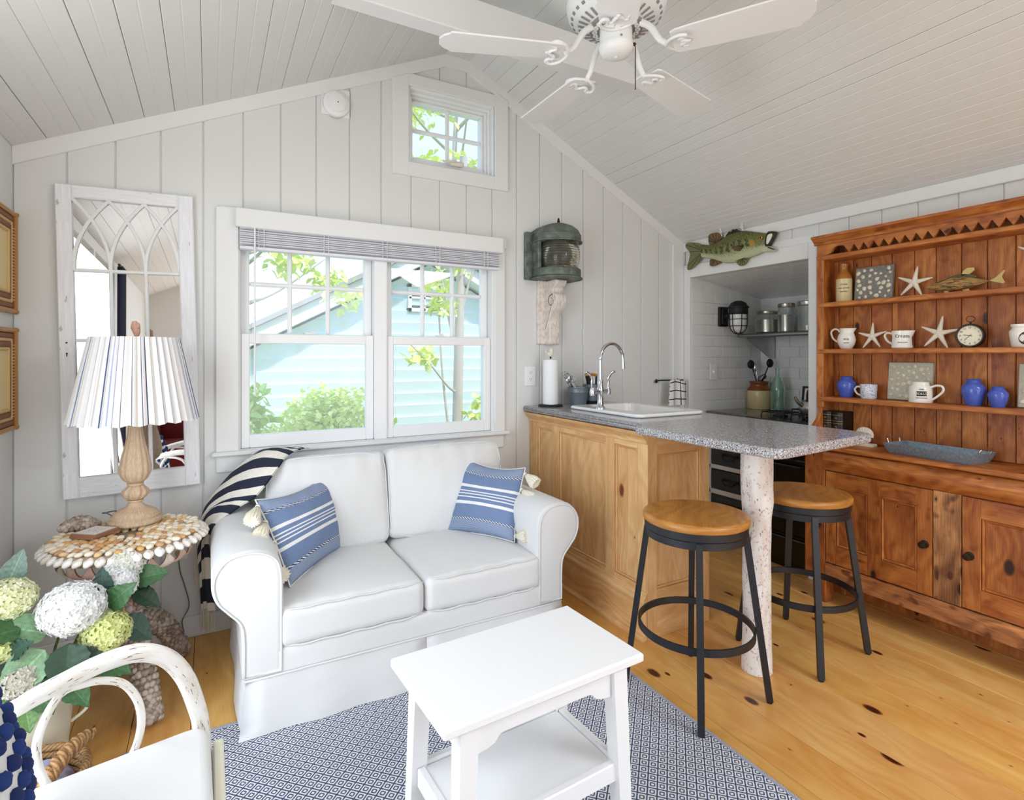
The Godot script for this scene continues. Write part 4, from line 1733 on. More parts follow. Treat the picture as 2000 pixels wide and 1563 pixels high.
# a framed raised panel: frame lies in the plane, panel set back with a moulded edge
func panel_set(parent: Node3D, T: Transform3D, x0: float, y0: float, x1: float, y1: float, m: Material, split := 0) -> void:
	var b := g()
	b.T = T
	var w := 0.011
	for q in [[x0, y0, w, y1 - y0], [x1 - w, y0, w, y1 - y0], [x0 + w, y0, x1 - x0 - 2 * w, w], [x0 + w, y1 - w, x1 - x0 - 2 * w, w]]:
		b.grain = 1 if q[3] > q[2] else 0
		b.prism(rect(Rect2(q[0], q[1], q[2], q[3])), -0.02, -0.003, 0.005)
	obj("moulding", b, m, parent)
	var n := maxi(1, split)
	for k in n:
		var t := rng.randf_range(0.92, 1.06)
		b = g(1, Color(t, t, t))
		b.T = T
		b.prism(rect(Rect2(lerpf(x0 + w, x1 - w, float(k) / n), y0 + w, (x1 - x0 - 2 * w) / n, y1 - y0 - 2 * w)), -0.022, -0.012, 0.0012)
		obj("panel", b, m, parent)


# stiles and rails round openings: a plate cut by rectangles
func frame_plate(b: G, T: Transform3D, x0: float, y0: float, x1: float, y1: float, open: Array, d0: float, d1: float) -> void:
	b.T = T
	var xs := [x0]
	for o in open:
		xs.append_array([o[0], o[2]])
	xs.append(x1)
	xs.sort()
	for k in range(0, xs.size(), 2):
		if xs[k + 1] - xs[k] > 0.001:
			b.grain = 1
			b.off = Vector2(rng.randf() * 0.3, rng.randf() * 2)
			b.prism(rect(Rect2(xs[k] + 0.0003, y0, xs[k + 1] - xs[k] - 0.0006, y1 - y0)), d0, d1, 0.0012)
	for o in open:
		b.grain = 0
		b.off = Vector2(rng.randf() * 0.3, rng.randf() * 2)
		b.prism(rect(Rect2(o[0], y0, o[2] - o[0], o[1] - y0)), d0, d1, 0.0012)
		b.prism(rect(Rect2(o[0], o[3], o[2] - o[0], y1 - o[3])), d0, d1, 0.0012)
	b.grain = 1


func build_floor_things() -> void:
	var b := g()
	b.box(V(0.60, 0.0035, 1.85), V(1.64, 0.007, 2.2), 0.002)
	var r := thing("rug", "navy and white flat-woven rug with a small diamond pattern", "rug", Vector3.ZERO)
	obj("field", b, M.rug, r)
	b = g()
	b.box(V(1.4275, 0.004, 1.85), V(0.015, 0.008, 2.2), 0.003)
	b.box(V(0.60, 0.004, 0.7425), V(1.67, 0.008, 0.015), 0.003)
	obj("selvedge", b, M.rugedge, r)
	# coffee table
	var t := thing("coffee_table", "white painted coffee table with a lower shelf in front of the loveseat", "table", V(0.662, 0.008, 1.628), 0.052)
	b = g(0)
	b.prism(p2([-0.27, -0.155, 0.27, -0.155, 0.27, 0.155, -0.27, 0.155]), 0.47, 0.492, 0.003)
	b = g(0)
	b.T = Transform3D(FLAT, Vector3.ZERO)
	b.prism(rounded(p2([-0.27, -0.155, 0.27, -0.155, 0.27, 0.155, -0.27, 0.155]), [0.006], 3), 0.470, 0.493, 0.005, true)
	obj("tabletop", b, M.white, t)
	for sx in [-1.0, 1.0]:
		for sz in [-1.0, 1.0]:
			b = g()
			var top := V(sx * 0.205, 0.47, sz * 0.118)
			var foot := V(sx * 0.222, 0, sz * 0.132)
			for k in 4:
				pass
			leg_post(b, foot, top, 0.034, 0.042)
			obj("leg", b, M.white, t)
	for sz in [-1.0, 1.0]:
		b = g(0)
		b.T = Transform3D(Basis(), V(0, 0, sz * 0.119))
		var c := [Vector2(-0.185, 0.47), Vector2(-0.185, 0.398), Vector2(-0.155, 0.402), Vector2(-0.138, 0.408), Vector2(-0.13, 0.418), Vector2(-0.118, 0.424), Vector2(0.118, 0.424), Vector2(0.13, 0.418), Vector2(0.138, 0.408), Vector2(0.155, 0.402), Vector2(0.185, 0.398), Vector2(0.185, 0.47)]
		b.prism(PackedVector2Array(c), -0.009, 0.009, 0.0015, true)
		obj("apron", b, M.white, t)
	for sx in [-1.0, 1.0]:
		b = g(2)
		b.box(V(sx * 0.205, 0.435, 0), V(0.018, 0.07, 0.2), 0.0015)
		obj("apron", b, M.white, t)
	b = g(0)
	b.box(V(0, 0.222, 0), V(0.40, 0.016, 0.225), 0.002)
	obj("shelf", b, M.white, t)
	for sz in [-1.0, 1.0]:
		b = g(0)
		b.box(V(0, 0.215, sz * 0.124), V(0.40, 0.045, 0.02), 0.003)
		obj("shelf_rail", b, M.white, t)
	for sx in [-1.0, 1.0]:
		b = g(2)
		b.box(V(sx * 0.210, 0.215, 0), V(0.02, 0.045, 0.21), 0.003)
		obj("shelf_rail", b, M.white, t)
	# bar stools
	var s := make_stool()
	s.position = V(1.562, 0, 1.357)
	s.rotation.y = 0.03
	tag(s, "round wooden bar stool with a black steel frame standing left of the white birch post", "stool", "bar stools at the counter")
	var s2 := dup(s, "bar_stool", V(2.197, 0, 1.352), 0.06, "round wooden bar stool with a black steel frame standing right of the white birch post")
	s2.set_meta("group", "bar stools at the counter")


func leg_post(b: G, foot: Vector3, top: Vector3, wf: float, wt: float, wz := 0.0) -> void:
	var P := []
	for q in [[foot, wf], [top, wt]]:
		var c: Vector3 = q[0]
		var h: float = q[1] / 2
		var k: float = (wz if wz > 0 else q[1]) / 2
		P.append([c + V(-h, 0, -k), c + V(h, 0, -k), c + V(h, 0, k), c + V(-h, 0, k)])
	for i in 4:
		var j := (i + 1) % 4
		b.quad(P[0][j], P[0][i], P[1][i], P[1][j])
	b.quad(P[1][3], P[1][2], P[1][1], P[1][0])
	b.quad(P[0][0], P[0][1], P[0][2], P[0][3])


func make_stool() -> Node3D:
	var s := thing("bar_stool", "", "stool")
	var b := g(0)
	b.T = Transform3D(Basis(V(0, 1, 0), 0.75), Vector3.ZERO)
	var e := [Vector2(0, 0.632), Vector2(0.182, 0.632), Vector2(0.187, 0.636), Vector2(0.188, 0.650), Vector2(0.183, 0.658), Vector2(0.176, 0.660), Vector2(0, 0.660)]
	_disc(b, e, 56)
	obj("seat", b, M.seat, s)
	b = g()
	b.lathe([Vector2(0.160, 0.606), Vector2(0.181, 0.606), Vector2(0.182, 0.6315), Vector2(0.160, 0.6315)], 48, Vector3.ZERO, null, true)
	obj("seat_band", b, M.steel, s)
	b = g()
	b.lathe([Vector2(0.158, 0.578), Vector2(0.178, 0.578), Vector2(0.178, 0.603), Vector2(0.158, 0.603)], 48, Vector3.ZERO, null, true)
	obj("frame_band", b, M.steel, s)
	for k in 4:
		var a := PI / 4 + k * PI / 2
		b = g()
		var x := V(cos(a), 0, sin(a))
		b.T = Transform3D(Basis(x, V(0, 1, 0), x.cross(V(0, 1, 0))), Vector3.ZERO)
		leg_post(b, V(0.251, 0.008, 0), V(0.171, 0.600, 0), 0.022, 0.022)
		var lg := obj("leg", b, M.steel, s)
		b = g()
		b.lathe([Vector2(0, 0), Vector2(0.010, 0), Vector2(0.011, 0.008), Vector2(0, 0.008)], 12, x * 0.251)
		obj("foot_cap", b, M.steel, lg)
	b = g()
	b.lathe([Vector2(0.197, 0.236), Vector2(0.205, 0.236), Vector2(0.205, 0.261), Vector2(0.197, 0.261)], 56, Vector3.ZERO, null, true)
	obj("foot_ring", b, M.steel, s)
	b = g()
	b.lathe([Vector2(0, 0.56), Vector2(0.018, 0.56), Vector2(0.018, 0.606), Vector2(0, 0.606)], 16)
	b.box(V(0, 0.59, 0), V(0.33, 0.012, 0.03), 0.001)
	b.box(V(0, 0.59, 0), V(0.03, 0.012, 0.33), 0.001)
	obj("swivel", b, M.steel, s)
	return s


# a lathed disc whose faces carry flat wood UVs
func _disc(b: G, prof: Array, seg: int) -> void:
	for k in prof.size() - 1:
		var p: Vector2 = prof[k]
		var q: Vector2 = prof[k + 1]
		b.smooth = 3 if k > 0 and k < prof.size() - 2 else 4 + k
		for i in seg:
			var a0 := TAU * i / seg
			var a1 := TAU * ((i + 1) % seg) / seg
			var A := V(cos(a0) * p.x, p.y, sin(a0) * p.x)
			var B := V(cos(a1) * p.x, p.y, sin(a1) * p.x)
			var C := V(cos(a1) * q.x, q.y, sin(a1) * q.x)
			var D := V(cos(a0) * q.x, q.y, sin(a0) * q.x)
			if p.x > 0 and q.x > 0:
				b.quad(A, D, C, B)
			elif p.x > 0:
				b.tri(A, C, B)
			else:
				b.tri(A, D, C)
	b.smooth = -1


func build_peninsula() -> void:
	var c := thing("sink_cabinet", "stripped pine panelled sink cabinet under the granite bar", "cabinet", V(1.85, 0, 0.5))
	var o := V(-1.85, 0, -0.5)
	var face := Transform3D(Basis(V(0, 0, 1), V(0, 1, 0), V(-1, 0, 0)), V(1.66, 0, 0) + o)     # polygon x = z
	var fend := Transform3D(Basis(), V(0, 0, 1.0) + o)
	var b := g()
	b.box(V(1.86, 0.43, 0.495) + o, V(0.35, 0.80, 0.955), 0.0)
	obj("carcass", b, M.pine, c)
	b = g()
	frame_plate(b, face, 0.003, 0.17, 1.0, 0.90, [[0.093, 0.222, 0.25, 0.822], [0.313, 0.222, 0.712, 0.822], [0.778, 0.222, 0.937, 0.822]], -0.02, 0.0)
	obj("front_frame", b, M.pine, c)
	panel_set(c, face, 0.093, 0.222, 0.25, 0.822, M.pine, 1)
	panel_set(c, face, 0.313, 0.222, 0.712, 0.822, M.pine, 4)
	panel_set(c, face, 0.778, 0.222, 0.937, 0.822, M.pine, 2)
	b = g()
	frame_plate(b, fend, 1.6605, 0.0, 2.04, 0.90, [[1.715, 0.21, 1.978, 0.80]], -0.02, 0.0)
	obj("end_frame", b, M.pine_end, c)
	panel_set(c, fend, 1.715, 0.21, 1.978, 0.80, M.pine, 3)
	# crown moulding below the worktop, base boards with a moulded cap
	b = g(0)
	b.T = Transform3D(Basis(V(-1, 0, 0), V(0, 1, 0), V(0, 0, -1)), V(1.66, 0, 1.0) + o)     # profile x outwards from the face
	b.prism(PackedVector2Array(arr2(curve2([Vector2(0, 0.848), Vector2(0.006, 0.850), Vector2(0.008, 0.862), Vector2(0.016, 0.874), Vector2(0.030, 0.888), Vector2(0.036, 0.903)], 3)) + [Vector2(0, 0.903)]), 0.0, 0.995)
	b.grain = 2
	obj("crown_moulding", b, M.pine, c)
	b = g(2)
	b.box(V(1.653, 0.08, 0.5) + o, V(0.014, 0.16, 1.0), 0.002)
	b.T = Transform3D(Basis(V(-1, 0, 0), V(0, 1, 0), V(0, 0, -1)), V(1.66, 0, 1.0) + o)
	b.prism(PackedVector2Array(arr2(curve2([Vector2(0.0, 0.205), Vector2(0.006, 0.202), Vector2(0.010, 0.188), Vector2(0.020, 0.178), Vector2(0.020, 0.162)], 3)) + [Vector2(0, 0.160)]), -0.0, 0.997)
	b.prism(p2([0.014, 0.0, 0.03, 0.0, 0.03, 0.012, 0.022, 0.02, 0.014, 0.022]), 0.0, 0.997)
	obj("base_board", b, M.pine, c)
	# granite worktop and bar in one slab
	var top := rounded(plan([1.618, 0.002, 1.625, 1.02, 1.560, 1.03, 1.553, 1.70, 2.215, 1.640, 2.245, 1.10, 2.245, 0.002]), [0.0, 0.0, 0.012, 0.055, 0.06, 0.1, 0.0])
	b = g()
	b.T = Transform3D(FLAT, Vector3.ZERO)
	slab(b, top, rounded(plan([1.80, 0.33, 2.14, 0.33, 2.14, 0.79, 1.80, 0.79]), [0.04]), 0.905, 0.939, 0.009)
	var gr := obj("granite_worktop", b, M.granite)
	tag(gr, "speckled grey granite worktop that runs out into a bar top", "worktop")
	# birch post under the bar
	var pn := noise(91, 1.0, 2)
	b = g()
	var wob := func(a: float, y: float) -> float:
		var k := 1.0 + 0.04 * sin(a * 2.0 + y * 3.0) + 0.03 * pn.get_noise_2d(a * 1.5, y * 5.0)
		k += 0.11 * exp(-pow((y - 0.655) / 0.045, 2.0)) * (0.55 + 0.45 * cos(a - 0.9))
		k += 0.06 * exp(-pow((y - 0.36) / 0.05, 2.0)) * (0.5 + 0.5 * cos(a + 1.4))
		return k
	var pr := []
	for k in 46:
		var y := 0.903 * k / 45.0
		pr.append(Vector2(0.054 - 0.004 * sin(y * 5.0) + (0.004 if y > 0.6 else 0.0) * smoothstep(0.6, 0.75, y), y))
	b.lathe([Vector2(0, 0)] + pr + [Vector2(0, 0.903)], 40, Vector3.ZERO, wob)
	var post := obj("birch_post", b, M.birch)
	post.position = V(1.883, 0.001, 1.372)
	tag(post, "white birch trunk post holding up the end of the bar top", "post")
	build_sink()
	build_wall_pieces()


func build_sink() -> void:
	var s := thing("sink", "white drop-in sink set into the granite worktop", "sink", V(1.97, 0.939, 0.56))
	var b := g()
	b.T = Transform3D(FLAT, Vector3.ZERO)
	var rim := rounded(p2([-0.225, -0.285, 0.225, -0.285, 0.225, 0.285, -0.225, 0.285]), [0.05], 8)
	var bowl := rounded(p2([-0.135, -0.225, 0.165, -0.225, 0.165, 0.225, -0.135, 0.225]), [0.05], 8)
	slab(b, rim, bowl, 0.001, 0.018, 0.008)
	obj("rim", b, M.porcelain, s)
	b = g()
	b.T = Transform3D(FLAT, Vector3.ZERO)
	b.smooth = 0
	var cx := Vector2(0.015, 0)
	for st in [[1.0, 0.016, 0.985, -0.01], [0.985, -0.01, 0.94, -0.13], [0.94, -0.13, 0.85, -0.15], [0.85, -0.15, 0.0, -0.155]]:
		for i in bowl.size():
			var p := bowl[i] - cx
			var q := bowl[(i + 1) % bowl.size()] - cx
			if st[2] > 0:
				b.quad(b._z(cx + q * st[0], st[1]), b._z(cx + p * st[0], st[1]), b._z(cx + p * st[2], st[3]), b._z(cx + q * st[2], st[3]))
			else:
				b.tri(b._z(cx + q * st[0], st[1]), b._z(cx + p * st[0], st[1]), b._z(cx, st[3]))
	obj("bowl", b, M.porcelain, s)
	# bridge faucet on the deck
	var f := thing("faucet", "chrome gooseneck faucet with two wing handles on the sink deck", "faucet", V(1.795, 0.957, 0.50))
	var d := V(0.80, 0, -0.10).normalized()
	b = g()
	b.lathe([Vector2(0, 0), Vector2(0.026, 0), Vector2(0.026, 0.005), Vector2(0.018, 0.012), Vector2(0.015, 0.04), Vector2(0.015, 0.075), Vector2(0.019, 0.085), Vector2(0.019, 0.105), Vector2(0.014, 0.115), Vector2(0.014, 0.14), Vector2(0.011, 0.15), Vector2(0, 0.15)], 24)
	b.tube(pv([V(-0.062, 0.088, 0.014), V(0.062, 0.088, -0.014)]), 0.012, 14)
	obj("body", b, M.chrome, f)
	b = g()
	var path := [V(0, 0.13, 0), V(0, 0.2, 0), V(0, 0.255, 0)]
	for k in 9:
		var a := PI * k / 8.0
		path.append(d * (0.085 - 0.085 * cos(a)) + V(0, 0.255 + 0.085 * sin(a), 0))
	path.append(d * 0.172 + V(0, 0.225, 0))
	b.tube(curve(path, 4), 0.0088, 14)
	b.tube(pv([d * 0.171 + V(0, 0.235, 0), d * 0.1725 + V(0, 0.205, 0)]), 0.0115, 14)
	obj("spout", b, M.chrome, f)
	for sd in [-1.0, 1.0]:
		b = g()
		var x: float = sd * 0.062
		b.lathe([Vector2(0, 0.07), Vector2(0.013, 0.07), Vector2(0.015, 0.088), Vector2(0.010, 0.108), Vector2(0, 0.108)], 16, V(x, 0, -sd * 0.014))
		b.tube(curve([V(x, 0.1, -sd * 0.014), V(x + sd * 0.004, 0.135, -sd * 0.014), V(x + sd * 0.002, 0.155, -sd * 0.014), V(x + sd * 0.016, 0.178, -sd * 0.012), V(x + sd * 0.034, 0.190, -sd * 0.010)], 5), PackedFloat32Array(lin(0.0055, 0.009, 21)), 10, false, true, 0.55)
		b.ball(V(x + sd * 0.034, 0.190, -sd * 0.010), V(0.013, 0.008, 0.006), 12, 8)
		obj("handle", b, M.chrome, f)


func build_wall_pieces() -> void:
	# paper towel holder
	var t := thing("paper_towel_holder", "black paper towel stand with a white roll in the corner by the window wall", "towel holder", V(1.735, 0.94, 0.115))
	var b := g()
	b.lathe([Vector2(0, 0), Vector2(0.072, 0), Vector2(0.072, 0.006), Vector2(0.068, 0.009), Vector2(0.006, 0.009), Vector2(0.005, 0.30), Vector2(0, 0.30)], 36)
	obj("stand", b, M.iron, t)
	b = g()
	b.lathe([Vector2(0.014, 0.012), Vector2(0.043, 0.012), Vector2(0.044, 0.016), Vector2(0.044, 0.264), Vector2(0.043, 0.268), Vector2(0.014, 0.268)], 36, Vector3.ZERO, null, true)
	obj("paper_roll", b, M.paper, t)
	b = g()
	b.lathe([Vector2(0, 0.268), Vector2(0.016, 0.268), Vector2(0.016, 0.272), Vector2(0.005, 0.274), Vector2(0.005, 0.29), Vector2(0, 0.29)], 16)
	b.ball(V(0, 0.302, 0), V(0.022, 0.016, 0.012), 14, 8)
	b.ball(V(0.006, 0.320, 0), V(0.014, 0.018, 0.011), 14, 8)
	b.tube(curve([V(0.005, 0.312, 0), V(0.03, 0.324, 0), V(0.05, 0.338, 0.002)], 4), PackedFloat32Array(lin(0.008, 0.003, 9)), 6)
	b.tube(curve([V(-0.012, 0.305, 0), V(-0.032, 0.312, 0), V(-0.036, 0.332, 0.002)], 4), PackedFloat32Array(lin(0.008, 0.003, 9)), 6)
	obj("finial", b, M.cream, t)
	# galvanised pails with utensils
	for q in [[V(1.92, 0.94, 0.13), 0.062, 0.048, 0.105, "galvanised pail holding wire whisks beside the paper towels"], [V(2.03, 0.962, 0.115), 0.052, 0.044, 0.095, "galvanised pail with a wooden handled brush behind the faucet"]]:
		var p := thing("metal_pail", q[4], "pail", q[0], 0.0, "galvanised pails on the worktop")
		b = g()
		var R: float = q[1]
		var r: float = q[2]
		var h: float = q[3]
		b.lathe([Vector2(0, 0.0), Vector2(r, 0), Vector2(lerpf(r, R, 0.7), h * 0.7), Vector2(lerpf(r, R, 0.72) + 0.0015, h * 0.73), Vector2(lerpf(r, R, 0.76), h * 0.76), Vector2(R, h - 0.004), Vector2(R + 0.003, h - 0.002), Vector2(R + 0.002, h + 0.002), Vector2(R - 0.002, h), Vector2(r - 0.002, 0.004), Vector2(0, 0.004)], 36)
		obj("bucket", b, M.zinc, p)
		if R > 0.055:
			for k in 5:
				b = g()
				var a := 1.9 + k * 0.42
				var e := V(cos(a) * 0.075, h + 0.03 + 0.012 * (k % 3), -sin(a) * 0.02)
				b.tube(curve([V(0, 0.02, 0), V(cos(a) * 0.04, h * 0.8, 0), e * 0.95]), 0.0028, 6)
				if k < 3:
					for w in 4:
						var s := (w - 1.5) * 0.012
						b.tube(curve([e * 0.95, e + V(-0.01 + s, 0.02, s), e + V(-0.02, 0.045, 0)], 4), 0.0014, 4)
				else:
					b.ball(e + V(0, 0.012, 0), V(0.014, 0.019, 0.006), 10, 8)
				obj("utensil", b, M.chrome if k != 1 else M.iron, p)
		else:
			b = g(0)
			b.tube(curve([V(-0.01, 0.03, 0), V(-0.02, h + 0.02, 0), V(-0.025, h + 0.055, 0)]), PackedFloat32Array(lin(0.012, 0.02, 17)), 10)
			obj("brush", b, M.iron, p)
			b = g(0)
			b.tube(curve([V(-0.045, h + 0.058, 0.0), V(0.0, h + 0.062, 0), V(0.035, h + 0.056, 0)]), 0.009, 10)
			obj("brush_handle", b, M.seat, p)
			b = g()
			b.tube(curve([V(0.03, 0.03, 0), V(0.034, h + 0.02, 0), V(0.036, h + 0.062, 0)]), 0.006, 8)
			obj("utensil", b, M.iron, p)
	var tr := thing("black_tray", "low black tray under the pail behind the faucet", "tray", V(2.03, 0.94, 0.115))
	b = g()
	b.lathe([Vector2(0, 0.0), Vector2(0.062, 0), Vector2(0.068, 0.02), Vector2(0.066, 0.02), Vector2(0.061, 0.004), Vector2(0, 0.004)], 32)
	obj("dish", b, M.iron, tr)
	obj("rest", _lathe1([Vector2(0, 0.004), Vector2(0.045, 0.004), Vector2(0.045, 0.0215), Vector2(0, 0.0215)]), M.iron, tr)
	# hand towel on an iron hook
	var h := thing("hand_towel", "white hand towel with a thin black windowpane check hanging on the wall", "towel", V(2.765, 0.9, 0.075))
	b = g()
	var fold := func(u: float, v: float) -> Vector3:
		var x := (u - 0.5) * 0.175 * (0.86 + 0.14 * v) 
		return V(x + 0.01 * (1 - v), 0.165 - v * 0.165 + 0.01 * sin(u * 5.0) * (1 - v), 0.018 + 0.012 * sin(u * 11.0) * (0.3 + 0.7 * v) + 0.01 * v)
	b.sheet(22, 14, func(u: float, v: float) -> Vector3: return fold.call(u, 1.0 - v), Vector2(1, 1))
	b.sheet(22, 14, func(u: float, v: float) -> Vector3: return fold.call(u, v) - V(0, 0, 0.006), Vector2(1, 1))
	obj("cloth", b, M.check, h)
	var hk := thing("wall_hook", "small wrought iron towel bar that holds the checked hand towel", "hook", V(2.765, 0.9, 0.016))
	b = g()
	b.tube(curve([V(-0.12, 0.16, 0.0), V(-0.125, 0.165, 0.03), V(-0.10, 0.168, 0.06), V(-0.02, 0.167, 0.066), V(0.06, 0.166, 0.066), V(0.075, 0.165, 0.03), V(0.075, 0.16, 0.0)], 5), 0.0045, 8)
	b.ball(V(-0.12, 0.16, 0.004), V(0.014, 0.014, 0.005), 12, 6)
	b.ball(V(0.075, 0.16, 0.004), V(0.014, 0.014, 0.005), 12, 6)
	obj("bar", b, M.iron, hk)
	build_lantern()
	plate("outlet_plate", "white wall outlet under the shell table with a cord plugged in", V(-0.116, 0.402, 0.0), Basis(), true)
	plate("outlet_plate", "white wall outlet on the board wall left of the paper towels", V(1.665, 1.112, 0.0), Basis(), true)
	plate("switch_plate", "white switch plate on the tiled side of the stove alcove", V(3.125, 1.118, 0.078), Basis(), false)


func _lathe1(prof: Array, seg := 28) -> G:
	var b := g()
	b.lathe(prof, seg)
	return b


func plate(called: String, label: String, at: Vector3, bs: Basis, outlet: bool) -> void:
	var o := thing(called, label, "outlet" if outlet else "switch", at)
	o.basis = bs
	var b := g()
	b.prism(rounded(rect(Rect2(-0.036, -0.058, 0.072, 0.116)), [0.006], 3), 0.0005, 0.006, 0.002)
	obj("cover", b, M.white, o)
	if outlet:
		for y in [-0.02, 0.02]:
			b = g()
			b.prism(rounded(rect(Rect2(-0.017, y - 0.0145, 0.034, 0.029)), [0.009], 4), 0.006, 0.0075, 0.0006)
			var s := obj("socket", b, M.white, o)
			b = g()
			b.box(V(-0.006, y + 0.003, 0.0076), V(0.002, 0.008, 0.0008))
			b.box(V(0.006, y + 0.003, 0.0076), V(0.002, 0.008, 0.0008))
			b.ball(V(0, y - 0.007, 0.0076), V(0.0024, 0.0024, 0.0006), 8, 4)
			obj("slot", b, M.iron, s)
	else:
		b = g()
		b.box(V(0, 0, 0.0075), V(0.010, 0.024, 0.006), 0.001)
		b.T = Transform3D(Basis(V(1, 0, 0), 0.4), V(0, 0.002, 0.010))
		b.box(Vector3.ZERO, V(0.008, 0.011, 0.012), 0.002)
		obj("toggle", b, M.white, o)


func build_lantern() -> void:
	# ship lantern on a carved corbel
	var c := thing("carved_corbel", "chipped white carved corbel bracket below the ship lantern", "bracket", V(1.80, 1.30, 0.0))
	var b := g()
	b.box(V(-0.055, 0.19, 0.011), V(0.075, 0.378, 0.022), 0.003)
	obj("back_plate", b, M.chippaint, c)
	b = g()
	b.T = Transform3D(Basis(V(0, 0, 1), V(0, 1, 0), V(-1, 0, 0)), V(0.0, 0, 0))    # outline x = distance from the wall
	var s := curve2([Vector2(0.0, 0.0), Vector2(0.055, 0.0), Vector2(0.06, 0.03), Vector2(0.066, 0.06), Vector2(0.06, 0.10), Vector2(0.058, 0.14), Vector2(0.08, 0.18), Vector2(0.115, 0.21), Vector2(0.135, 0.25), Vector2(0.125, 0.29), Vector2(0.10, 0.305), Vector2(0.10, 0.33), Vector2(0.125, 0.345), Vector2(0.13, 0.376), Vector2(0.0, 0.376)], 5)
	b.extrude(s, -0.035, 0.038, 0.006, 3)
	obj("bracket", b, M.chippaint, c)
	for sd in [-1.0, 1.0]:
		b = g()
		var sp := []
		for k in 26:
			var a := k * 0.42
			var r := 0.045 * (1.0 - k / 30.0)
			sp.append(V(0.0015 + (0.0365 if sd > 0 else -0.0385), 0.255 + sin(a + 1.2) * r, 0.085 + cos(a + 1.2) * r))
		for k in 8:
			sp.push_front(V(sp[0].x, 0.255 - 0.025 * (k + 1), 0.085 + 0.02 - 0.012 * (k + 1)))
		b.tube(curve(sp, 2), 0.0055, 6)
		var sc := obj("scroll", b, M.chippaint, c)
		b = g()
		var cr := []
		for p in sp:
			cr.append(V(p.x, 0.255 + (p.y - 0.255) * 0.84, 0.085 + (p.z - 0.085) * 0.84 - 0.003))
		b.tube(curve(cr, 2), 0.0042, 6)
		obj("scroll_shade_line", b, M.crease_shade, sc)  # brown tube painted as the groove shade beside the scroll
	var l := thing("ship_lantern", "weathered green-grey metal ship lantern with a ribbed glass lens on the corbel", "lantern", V(1.80, 1.678, 0.0))
	b = g()
	b.box(V(-0.03, 0.14, 0.014), V(0.30, 0.28, 0.026), 0.004)
	obj("back_plate", b, M.verdigris, l)
	var D := func(r: float) -> PackedVector2Array:
		var p := PackedVector2Array([Vector2(-r, -0.002), Vector2(r, -0.002)])
		for k in 21:
			var a := -PI * k / 20.0
			p.append(Vector2(cos(a) * r, -0.10 + sin(a) * r * 0.86))
		return p
	b = g()
	b.T = Transform3D(FLAT, Vector3.ZERO)
	b.extrude(D.call(0.148), 0.0, 0.012, 0.004, 2)
	b.extrude(D.call(0.138), 0.012, 0.062, 0.008, 3)
	obj("base", b, M.verdigris, l)
	b = g()
	b.T = Transform3D(FLAT, Vector3.ZERO)
	b.extrude(D.call(0.140), 0.222, 0.262, 0.006, 3)
	b.extrude(D.call(0.147), 0.214, 0.224, 0.003, 2)
	var ys := [0.262, 0.29, 0.312, 0.326, 0.332]
	var rs := [0.136, 0.122, 0.092, 0.05, 0.0]
	b.smooth = 0
	for k in 4:
		var P: PackedVector2Array = D.call(rs[k])
		var Q: PackedVector2Array = D.call(maxf(rs[k + 1], 0.002))
		for i in P.size():
			var j := (i + 1) % P.size()
			var sh := Vector2(0, 0)
			b.quad(b._z(P[i], ys[k]), b._z(P[j], ys[k]), b._z(Q[j], ys[k + 1]), b._z(Q[i], ys[k + 1]))
	obj("cap", b, M.verdigris, l)
	b = g()
	b.tube(curve([V(-0.008, 0.32, 0.10), V(-0.004, 0.345, 0.10), V(0.0, 0.36, 0.10), V(0.004, 0.345, 0.10), V(0.008, 0.32, 0.10)], 4), 0.0045, 8)
	obj("ring", b, M.iron, l)
	b = g()
	var pr := []
	var n := 22
	for k in n + 1:
		var y := 0.064 + 0.15 * k / n
		pr.append(Vector2(0.112 + (0.008 if k % 2 == 0 else 0.0) - 0.010 * pow(absf(k - n * 0.5) / (n * 0.5), 2.0), y))
	for k in range(n, -1, -1):
		pr.append(Vector2(0.104 - 0.010 * pow(absf(k - n * 0.5) / (n * 0.5), 2.0), 0.064 + 0.15 * k / n))
	b.smooth = 0
	b.lathe(pr, 48, V(0, 0, 0.112), null, true)
	obj("lens", b, M.lens, l)
	b = g()
	b.lathe([Vector2(0, 0.062), Vector2(0.045, 0.062), Vector2(0.045, 0.085), Vector2(0.02, 0.10), Vector2(0.02, 0.13), Vector2(0.03, 0.15), Vector2(0.028, 0.19), Vector2(0, 0.2)], 20, V(0, 0, 0.11))
	obj("lamp_inside", b, M.iron, l)
	for sd in [-1.0, 1.0]:
		b = g()
		b.box(V(sd * 0.128, 0.138, 0.06), V(0.022, 0.16, 0.08), 0.003)
		obj("side_post", b, M.verdigris, l)


